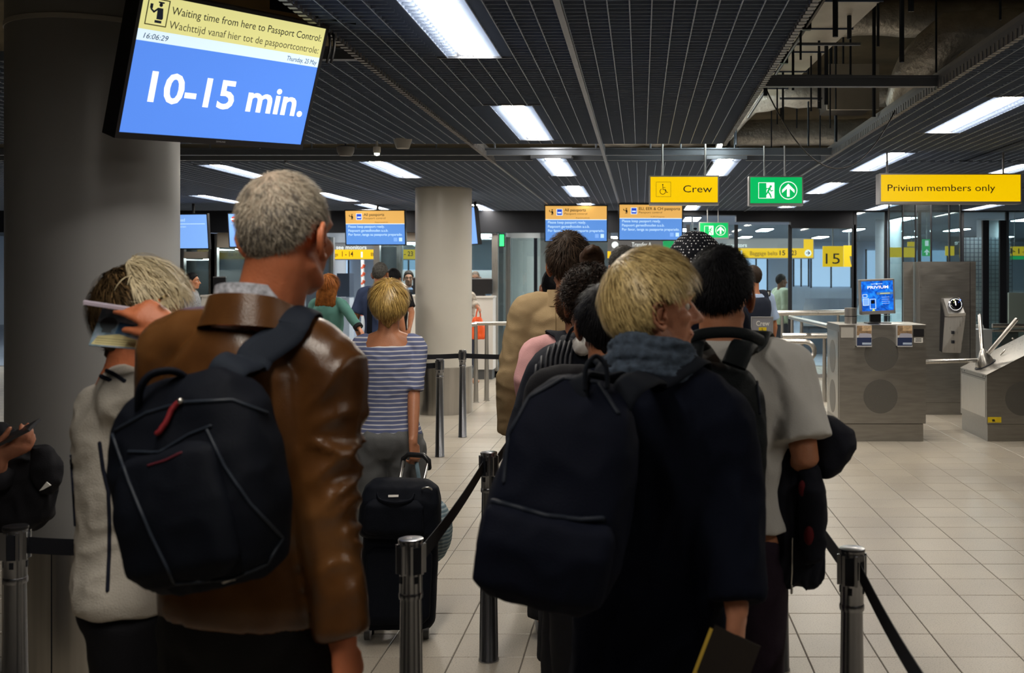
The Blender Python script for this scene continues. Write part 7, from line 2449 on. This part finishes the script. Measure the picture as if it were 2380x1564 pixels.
def knit_col(nt, co):
    sx = N(nt, 'ShaderNodeSeparateXYZ')
    nt.links.new(co, sx.inputs[0])
    m = N(nt, 'ShaderNodeMath', operation='MULTIPLY')
    nt.links.new(sx.outputs['Z'], m.inputs[0])
    m.inputs[1].default_value = 1 / 0.018
    fr = N(nt, 'ShaderNodeMath', operation='FRACT')
    nt.links.new(m.outputs[0], fr.inputs[0])
    return ramp(nt, fr.outputs[0], [(0, (0.10, 0.16, 0.20)), (0.45, (0.16, 0.24, 0.29)), (0.6, (0.34, 0.42, 0.45)), (0.9, (0.30, 0.38, 0.42)), (1.0, (0.10, 0.16, 0.20))])


sb = Thing('striped_bag', 'round blue and white striped bag behind the trolley case', 'bag', px(1012, 1306, 5.2))
mb = MB().ell(px(1005, 1232, 5.25), (0.095, 0.12, 0.155))
me = blend(mb, 0.008, 2, 0.5)
folds(me, 0.006, (20, 20, 8), 2.2)
sb.part('body', me, node_mat('striped_canvas', knit_col, rough=0.8), smooth=True)
sb.part('strap', ribbon([px(985, 1175, 5.25), px(975, 1120, 5.3), px(968, 1075, 5.36)], 0.02, 0.006, (1, 0, 0)), cloth('strap_blue', (0.12, 0.18, 0.22)), smooth=True)

# ------------------------------------------------------------------ the queue ahead
def quick(label, xp, Y, H, rz, top, bottom=None, hairkw=None, **kw):
    I = person(label, wx(xp, Y), Y, H, rz=R(rz), top=top, bottom=bottom or dict(mat_=M_DKTR), voxel=kw.pop('voxel', 0.0095), **kw)
    if hairkw:
        hk_ = dict(hairkw)
        hair(I, hk_.pop('m'), **hk_)
    return I


M_TAN = cloth('tan_coat', (0.30, 0.215, 0.115), 0.8, var=0.06)
H1 = quick('dark-haired man in a beige coat standing ahead in the queue', 1322, 5.05, 1.825, 6, dict(mat_=M_TAN, name='coat', th=0.032, z0=0.62, amp=0.009, seed=7.7, voxel=0.010, flare=0.03, fscale=(7, 7, 9), sl_th=0.028), head=(-4, 4, 0), skin='tan',
           hairkw=dict(m=mat('hair_dark_base', (0.020, 0.013, 0.009), 0.5, var=0.4, vscale=40), th=0.014, top=0.022, amp=0.005, seed=8, strands=[dict(n=1800, L=0.045, w=0.003, grav=0.4, lift=0.3, seed=41, jit=0.25, m=hair_mat('dark_chestnut', (0.030, 0.018, 0.011), 0.5, 0.35))]))
collar(H1, M_TAN, 1.455, 1.525, 0.112, 0.090, 0.010, gap=60, name='coat_collar')
trim(H1.T, bvh_of(H1.top), 'back_seam', [(1290, 660), (1292, 740), (1292, 850)], 0.0018, cloth('tan_seam', (0.20, 0.14, 0.07)), parent=H1.top)
H2 = quick('woman with a hair bun in a pink blouse', 1346, 4.5, 1.64, -4, dict(mat_=cloth('pink', (0.62, 0.33, 0.33), 0.8), name='pink_blouse', th=0.018, z0=0.86, amp=0.007, seed=5.5), fem=0.5, skin='tan', head=(-10, 0, 0), bulk=1.12,
           arms={'l': dict(world=True, el=px(1226, 880, 4.45), wr=px(1232, 1010, 4.6))},
           hairkw=dict(m=mat('hair_brown_dark', (0.035, 0.018, 0.010), 0.5, var=0.5, vscale=40), line='bob', th=0.016, top=0.010, amp=0.006, seed=7, strands=[dict(n=1400, L=0.05, w=0.003, grav=-0.3, lift=0.2, seed=42, jit=0.2, m=hair_mat('chestnut', (0.060, 0.028, 0.014), 0.6, 0.35), crown=(0, 0.9, -0.4))]))
bn = MB()
bc = H2.T.inv @ px(1376, 603, 4.42)
for k in range(5):
    a0 = k * 1.3
    pts = [bc + V((0.036 * math.cos(a0 + t * 0.42), 0.03 * math.sin(a0 + t * 0.42) * math.cos(k), 0.034 * math.sin(a0 + t * 0.42) + 0.012 * math.sin(k * 2 + t))) for t in range(14)]
    bn.tube(pts, [0.012 + 0.006 * math.sin(t / 13 * PI) for t in range(14)], 10, 'round')
bn.ell(bc, (0.036, 0.034, 0.034))
me = blend(bn, 0.0055, 2, 0.5)
folds(me, 0.004, (50, 50, 30), 2.0)
H2.T.part('hair_bun', me, MATS['hair_brown_dark'], local=True, smooth=True)
bp2 = Thing('backpack', 'black backpack strap over the pink blouse', 'backpack', px(1330, 900, 4.3))
bp2.part('shoulder_strap', lay_strap(bvh_of(H2.top), [px(1340, 800, 4.28), px(1318, 765, 4.33), px(1300, 735, 4.40), px(1292, 722, 4.50), px(1296, 740, 4.62), px(1302, 850, 4.66)], 0.07, 0.012, free=1), M_BAGBLK, smooth=60)
bp2.part('main_body', sack([((0, 0, 0.0), 0.12, 0.06), ((0, 0, 0.2), 0.15, 0.08), ((0, 0, 0.36), 0.12, 0.06), ((0, 0, 0.4), 0.05, 0.02)], place(px(1360, 1010, 4.28)), amp=0.006, seed=3), M_BAGBLK, smooth=True)
H3 = quick('curly-haired man in a dark shirt behind the blond man', 1368, 3.9, 1.665, 4, dict(mat_=cloth('dark_shirt', (0.010, 0.012, 0.020), 0.8), name='shirt', th=0.020, z0=0.84, amp=0.008, seed=9.5, slope=0.15), skin='tan', head=(10, 0, 0), bulk=0.84, arms={'l': dict(**{'raise': -0.03}), 'r': dict(**{'raise': -0.03})})
collar(H3, MATS['cloth_dark_shirt'], 1.45, 1.515, 0.098, 0.080, 0.008, gap=50, name='shirt_collar')
hc_ = hair_mat('curly', (0.022, 0.013, 0.009), 0.7, 0.6, 0.12)
hair(H3, mat('hair_curly_base', (0.012, 0.009, 0.007), 0.6), th=0.016, top=0.014, back=0.006, amp=0.006, nscale=(110, 110, 110), seed=2, strands=[dict(n=1500, L=0.05, w=0.0042, grav=0.2, lift=0.2, seed=43, jit=0.5, curl=0.006, segs=9, m=hc_, turns=1.6)])
bp3 = Thing('backpack', 'black ribbed backpack worn by the curly-haired man', 'backpack', px(1320, 1100, 3.6))
Mb = place(px(1326, 1125, 3.66), ry=2, rz=6)
b3 = bp3.part('main_body', sack([((0, 0, 0.0), 0.12, 0.06), ((0, 0, 0.03), 0.15, 0.08), ((0, 0, 0.28), 0.150, 0.085), ((0, 0, 0.40), 0.125, 0.07), ((0, 0.01, 0.46), 0.08, 0.04), ((0, 0.015, 0.48), 0.03, 0.02)], Mb, amp=0.003, seed=12), M_BAGBLK, smooth=True)
bv = bvh_of(b3)
for k in range(9):
    x = 1234 + k * 11
    trim(bp3, bv, 'rib', [(x, 880), (x + 4, 830), (x + 14, 795)], 0.006, mat('rib_black', (0.012, 0.014, 0.022), 0.6), parent=b3, steps=5)
bp3.part('handle', ribbon([px(1318, 790, 3.62), px(1330, 765, 3.62), px(1360, 755, 3.64), px(1385, 770, 3.66)], 0.03, 0.012, (0, -1, 0.3)), M_BAGBLK, smooth=True)
for q, xx in ((0, 1318), (1, 1405)):
    bp3.part('shoulder_strap', lay_strap(bvh_of(H3.top), [px(xx, 850, 3.62), px(xx + 2, 790, 3.66), px(xx + 4, 758, 3.78), px(xx + 4, 760, 3.95), px(xx, 860, 4.06)], 0.06, 0.012, free=2), M_BAGBLK, smooth=60)
hdp = blend(MB().ell(px(1372, 800, 3.62), (0.062, 0.05, 0.035)).ell(px(1352, 806, 3.60), (0.03, 0.035, 0.03)), 0.008, 3, 0.5)
folds(hdp, 0.008, (22, 22, 22), 4.0)
solo('white_pullover', 'white pullover bundled on top of the ribbed backpack', 'pullover', hdp, cloth('white_knit', (0.62, 0.60, 0.58), 0.9), smooth=True)
H4 = quick('dark-haired person half hidden left of the blond head', 1408, 3.25, 1.615, 0, dict(mat_=M_BLK, name='jacket', th=0.02, z0=0.84, amp=0.006), skin='tan',
           hairkw=dict(m=hk, th=0.016, top=0.006, line='bob', back=0.006, seed=5, strands=[dict(n=900, L=0.05, w=0.0028, grav=0.6, lift=0.15, seed=44, jit=0.15)]))


def dots_col(nt, co):
    v = N(nt, 'ShaderNodeTexVoronoi')
    v.inputs['Scale'].default_value = 80
    v.inputs['Randomness'].default_value = 0.12
    nt.links.new(co, v.inputs['Vector'])
    return ramp(nt, v.outputs['Distance'], [(0.0, (0.75, 0.75, 0.78)), (0.25, (0.75, 0.75, 0.78)), (0.30, (0.004, 0.005, 0.010)), (1.0, (0.004, 0.005, 0.010))])


H5 = quick('man in a black cap with white dots facing left', 1612, 4.62, 1.80, 34, dict(mat_=M_NAVYC, name='jacket', th=0.022, z0=0.84, amp=0.006), skin='tan', head=(18, 0, 0), voxel=0.008,
           hairkw=dict(m=mat('hair_capbrown', (0.055, 0.028, 0.012), 0.5, var=0.5, vscale=40), th=0.013, line=[(0, 42), (40, 36), (60, 10), (75, -20), (88, 0), (106, 2), (122, -20), (150, -42), (180, -46)], seed=6, strands=[dict(n=900, L=0.03, w=0.0035, grav=0.2, lift=0.3, seed=45, jit=0.5, curl=0.004, segs=6, m=hair_mat('capbrown', (0.09, 0.045, 0.018), 0.6))]))
M_DOTS = node_mat('dotted_cotton', dots_col, rough=0.8, spec=0.2)
hh = Hair(H5.bvh, H5.C * H5.s, H5.Hm, H5.s, line=[(0, 20), (60, 14), (90, 8), (130, -10), (180, -18)], th=0.026, top=0.016, back=0.006, amp=0.002, soft=5, seed=3, below=-0.012)
cp = Thing('cap', 'black cotton cap with white dots on the man\'s head', 'cap', H5.T.M @ (H5.C * H5.s), R(34))
cpm = hh.mesh()
cpm.xform(H5.T.M)
crown_ = cp.part('crown', cpm, M_DOTS, smooth=True)
vs, fs = [], []
for i in range(13):
    a = R(-62 + 124 * i / 12)
    for k in range(5):
        u = k / 4
        d = H5.Hm @ V((math.sin(a) * (0.088 - 0.01 * u), math.cos(a) * 0.098 + u * 0.062 * math.cos(a * 0.75), 0.036 - 0.016 * u - 0.018 * (abs(math.sin(a)) ** 2) * 1))
        vs.append(H5.T.M @ ((H5.C + d) * H5.s))
for i in range(12):
    for k in range(4):
        fs.append((i * 5 + k, i * 5 + k + 1, i * 5 + 6 + k, i * 5 + 5 + k))
n0 = len(vs)
vs2 = vs + [p - V((0, 0, 0.004)) for p in vs]
fs2 = fs + [tuple(q + n0 for q in reversed(f)) for f in fs]
cp.part('brim', MB().add(vs2, fs2), M_DOTS, smooth=True)
cp.part('top_button', MB().ell(H5.T.M @ ((H5.C + H5.Hm @ V((0, -0.012, 0.160))) * H5.s), (0.008, 0.008, 0.005)), M_DOTS, smooth=True)
H6 = quick('grey-haired man mostly hidden behind the blond head', 1448, 6.6, 1.82, 12, dict(mat_=M_NAVYC, name='jacket', th=0.02, z0=0.84), skin='fair', head=(10, 0, 0),
           hairkw=dict(m=mat('hair_pepper', (0.09, 0.085, 0.08), 0.6, var=0.5, vscale=60), th=0.010, top=0.01, seed=2, strands=[dict(n=700, L=0.03, w=0.003, grav=0.4, lift=0.3, seed=46, jit=0.3, m=hair_mat('pepper', (0.13, 0.12, 0.11), 0.6))]))
H7 = quick('dark-haired person peeking out left of the beige coat', 1294, 6.2, 1.70, 0, dict(mat_=M_BLK, name='jacket', th=0.02, z0=0.84), skin='tan', hairkw=dict(m=hk, th=0.014, seed=2, line='bob'))

# ------------------------------------------------------------------ people near the booths
M_UNI = cloth('uniform_blue', (0.33, 0.43, 0.62), 0.8)
M_VEST = cloth('vest_navy', (0.010, 0.014, 0.028), 0.75)
O1 = quick('officer in a light blue shirt and navy vest behind the crew sign', 1748, 11.0, 1.755, 30, dict(mat_=M_UNI, name='uniform_shirt', th=0.018, z0=0.86, sleeve=0.36, amp=0.005, cuff=0.01, sl_th=0.02), skin='tan', head=(14, 0, 0),
           bottom=dict(mat_=M_VEST), arms={'r': dict(el=(0.27, 0.0, 1.13), wr=(0.28, 0.08, 0.90))},
           hairkw=dict(m=mat('hair_officer', (0.022, 0.014, 0.010), 0.5), th=0.008, top=0.006, seed=2))
shirt(O1, M_VEST, 'vest', th=0.030, z0=0.90, sleeve=0.02, amp=0.003, z1=1.44, sl_th=-0.004, voxel=0.012)
O1.T.part('belt', MB().loft([(V((0, -0.004, 0.93)) * O1.s, 0.205, 0.155), (V((0, -0.004, 0.99)) * O1.s, 0.20, 0.15)]), M_BLACK, local=True, smooth=40)
bv = bvh_of(O1.top)
F = Frame(V((0, 0, 0)))
p = on_surface(bv, [(1786, 683), (1787, 683)], 0.003, 1)
if p:
    Fc = Frame(p[0], (0.9, -0.45, 0), (0, 0, 1))
    O1.T.part('sleeve_crest', MB().poly(Fc, [(-0.022, 0.035), (0.022, 0.035), (0.022, -0.015), (0, -0.04), (-0.022, -0.015)], 0, 0.004), M_INK)
    O1.T.part('crest_emblem', MB().poly(Fc, [(-0.008, 0.02), (0.008, 0.02), (0.01, -0.005), (0, -0.02), (-0.01, -0.005)], 0.004, 0.006), mat('crest_pale', (0.6, 0.62, 0.6), 0.5))
O2 = quick('man in a pale green shirt walking behind the glass', 1816, 19.3, 1.685, -70, dict(mat_=cloth('pale_green', (0.50, 0.56, 0.42), 0.8), name='shirt', th=0.03, z0=0.84, amp=0.008, loose=0.015), skin='brown',
           bottom=dict(mat_=M_JEANS), hairkw=dict(m=hk, th=0.012, top=0.006, seed=2))
O3 = quick('long-haired woman in a green sweater reaching to the right', 764, 11.6, 1.665, -10, dict(mat_=cloth('green_sweater', (0.075, 0.19, 0.165), 0.85), name='sweater', th=0.018, z0=0.84, amp=0.006, seed=3.0), fem=1, skin='fair',
           bottom=dict(mat_=M_JEANS), arms={'r': dict(world=True, el=px(806, 722, 11.5), wr=px(834, 762, 11.4), curl=0.6)})
hr = hair_mat('auburn', (0.24, 0.075, 0.014), 0.5, 0.6, 0.2)
hair(O3, mat('hair_auburn_base', (0.15, 0.050, 0.010), 0.75, spec=0.1, var=0.5, vscale=30), line='long', th=0.016, top=0.006, back=0.01, seed=4, strands=[dict(n=900, L=0.16, w=0.006, grav=1.2, lift=0.04, seed=51, jit=0.08, m=hr)])
lh = MB().loft([(V((0, -0.055, 1.33)) * O3.s, 0.085, 0.03), (V((0, -0.08, 1.42)) * O3.s, 0.115, 0.045), (V((0, -0.065, 1.52)) * O3.s, 0.108, 0.062), (V((0, -0.025, 1.63)) * O3.s, 0.097, 0.088), (V((0, -0.012, 1.70)) * O3.s, 0.086, 0.098), (V((0, -0.008, 1.745)) * O3.s, 0.055, 0.065)])
me = blend(lh, 0.010, 4, 0.5)
folds(me, 0.010, (45, 20, 4), 3.0)
O3.T.part('long_hair', me, MATS['hair_auburn_base'], local=True, smooth=True)
O3.T.part('cuff', MB().tube([O3.J['r'][1].lerp(O3.J['r'][2], 0.86) * O3.s, O3.J['r'][2] * O3.s], 0.05, 12), M_BLK, local=True, smooth=40)
O4 = quick('man in a navy polo shirt with a backpack strap at the counter', 884, 12.3, 1.795, -6, dict(mat_=cloth('navy_polo', (0.028, 0.042, 0.095), 0.8), name='polo_shirt', th=0.02, z0=0.84, sleeve=0.36, amp=0.006, cuff=0.01), skin='tan',
           bottom=dict(mat_=cloth('olive', (0.09, 0.08, 0.05))), arms={'l': dict(el=(-0.28, -0.02, 1.13), wr=(-0.27, 0.1, 0.95))},
           hairkw=dict(m=mat('hair_pepper2', (0.05, 0.048, 0.045), 0.6, var=0.6, vscale=60), th=0.010, top=0.012, seed=3))
ob = Thing('shoulder_bag', 'dark shoulder bag on the navy polo shirt', 'bag', px(868, 800, 12.1))
ob.part('strap', ribbon([px(858, 800, 12.15), px(860, 700, 12.13), px(862, 672, 12.2), px(864, 668, 12.35)], 0.06, 0.015, (1, 0, 0)), M_BAGBLK, smooth=True)
ob.part('main_body', sack([((0, 0, 0), 0.10, 0.05), ((0, 0, 0.12), 0.11, 0.06), ((0, 0, 0.22), 0.09, 0.04)], place(px(862, 850, 12.1)), amp=0.004), M_BAGBLK, smooth=True)
O5 = quick('dark-haired woman in black with a shoulder bag beside the column', 915, 12.9, 1.735, -12, dict(mat_=M_BLK, name='t_shirt', th=0.018, z0=0.84, sleeve=0.36), fem=0.6, skin='tan', arms={'r': dict(world=True, el=px(957, 726, 12.8), wr=px(952, 760, 12.55))},
           hairkw=dict(m=hk, th=0.014, top=0.006, seed=4))
O6 = quick('young officer facing the queue behind the left counter', 950, 19.0, 1.735, 180, dict(mat_=M_UNI, name='uniform_shirt', th=0.018, z0=0.86, sleeve=0.36), skin='fair', face=True, head=(12, 0, 0),
           hairkw=dict(m=mat('hair_officer2', (0.030, 0.018, 0.012), 0.5), th=0.012, top=0.016, seed=2))
shirt(O6, M_VEST, 'vest', th=0.030, z0=0.90, sleeve=0.02, amp=0.003, z1=1.44, sl_th=-0.004, voxel=0.012)
O7 = quick('bald bearded officer looking down behind the right counter', 1105, 19.0, 1.745, 165, dict(mat_=M_UNI, name='uniform_shirt', th=0.018, z0=0.86, sleeve=0.36), skin='fair', face=True, head=(20, -14, 0),
           hairkw=dict(m=mat('stubble', (0.14, 0.075, 0.045), 0.7, var=0.2, vscale=50), th=0.0015, amp=0.0005, below=0.004, seed=2))
shirt(O7, M_VEST, 'vest', th=0.030, z0=0.90, sleeve=0.02, amp=0.003, z1=1.44, sl_th=-0.004, voxel=0.012)
jaw = Hair(O7.bvh, O7.C * O7.s, O7.Hm, O7.s, line=[(0, -70), (180, -70)], th=0.004, amp=0.001, seed=1, below=0.004, soft=4)
jaw.mask = [1.0 if (-62 < math.degrees(math.asin(d.z)) < -24 and d.y > 0.0) else 0.0 for d in jaw.dir]
O7.T.part('beard', jaw.mesh(), mat('beard_brown', (0.06, 0.032, 0.02), 0.7), local=True, smooth=True)
O8 = quick('dark-haired man in profile at the far left counter', 447, 16.2, 1.695, -80, dict(mat_=cloth('grey_check', (0.20, 0.21, 0.23), 0.8, var=0.5, vscale=60), name='shirt', th=0.02, z0=0.84), skin='tan', face=True,
           hairkw=dict(m=hk, th=0.010, top=0.012, front=0.01, seed=4))
O9 = quick('person with dark trousers half hidden behind the middle column', 1082, 17.0, 1.66, -40, dict(mat_=cloth('floral', (0.42, 0.38, 0.33), 0.8, var=0.5, vscale=25), name='blouse', th=0.022, z0=0.84, sleeve=0.8), skin='tan', fem=1, bottom=dict(mat_=M_JEANS, flare=0.0), shoes=mat('sandal', (0.45, 0.22, 0.13), 0.6),
           arms={'r': dict(world=True, el=px(1102, 705, 16.9), wr=px(1113, 716, 16.6))}, hairkw=dict(m=hk, th=0.014, seed=4))
ob = Thing('shopping_bag', 'bright orange shopping bag beside the white counter', 'bag', px(1112, 787, 16.7))
ob.part('sack', sack([((0, 0, 0.0), 0.09, 0.05), ((0, 0, 0.03), 0.12, 0.065), ((0, 0, 0.18), 0.105, 0.06), ((-0.01, 0, 0.30), 0.075, 0.035), ((-0.01, 0, 0.335), 0.05, 0.02)], place(px(1111, 788, 16.6)), amp=0.012, seed=2, scale=(22, 22, 6)), mat('orange_plastic', (0.85, 0.10, 0.008), 0.45, var=0.08, vscale=8), smooth=True)
ob.part('carry_loop', ribbon([px(1106, 740, 16.6), px(1108, 726, 16.6), px(1112, 716, 16.6), px(1116, 728, 16.6), px(1117, 742, 16.6)], 0.02, 0.006, (1, 0, 0)), MATS['orange_plastic'], smooth=True)
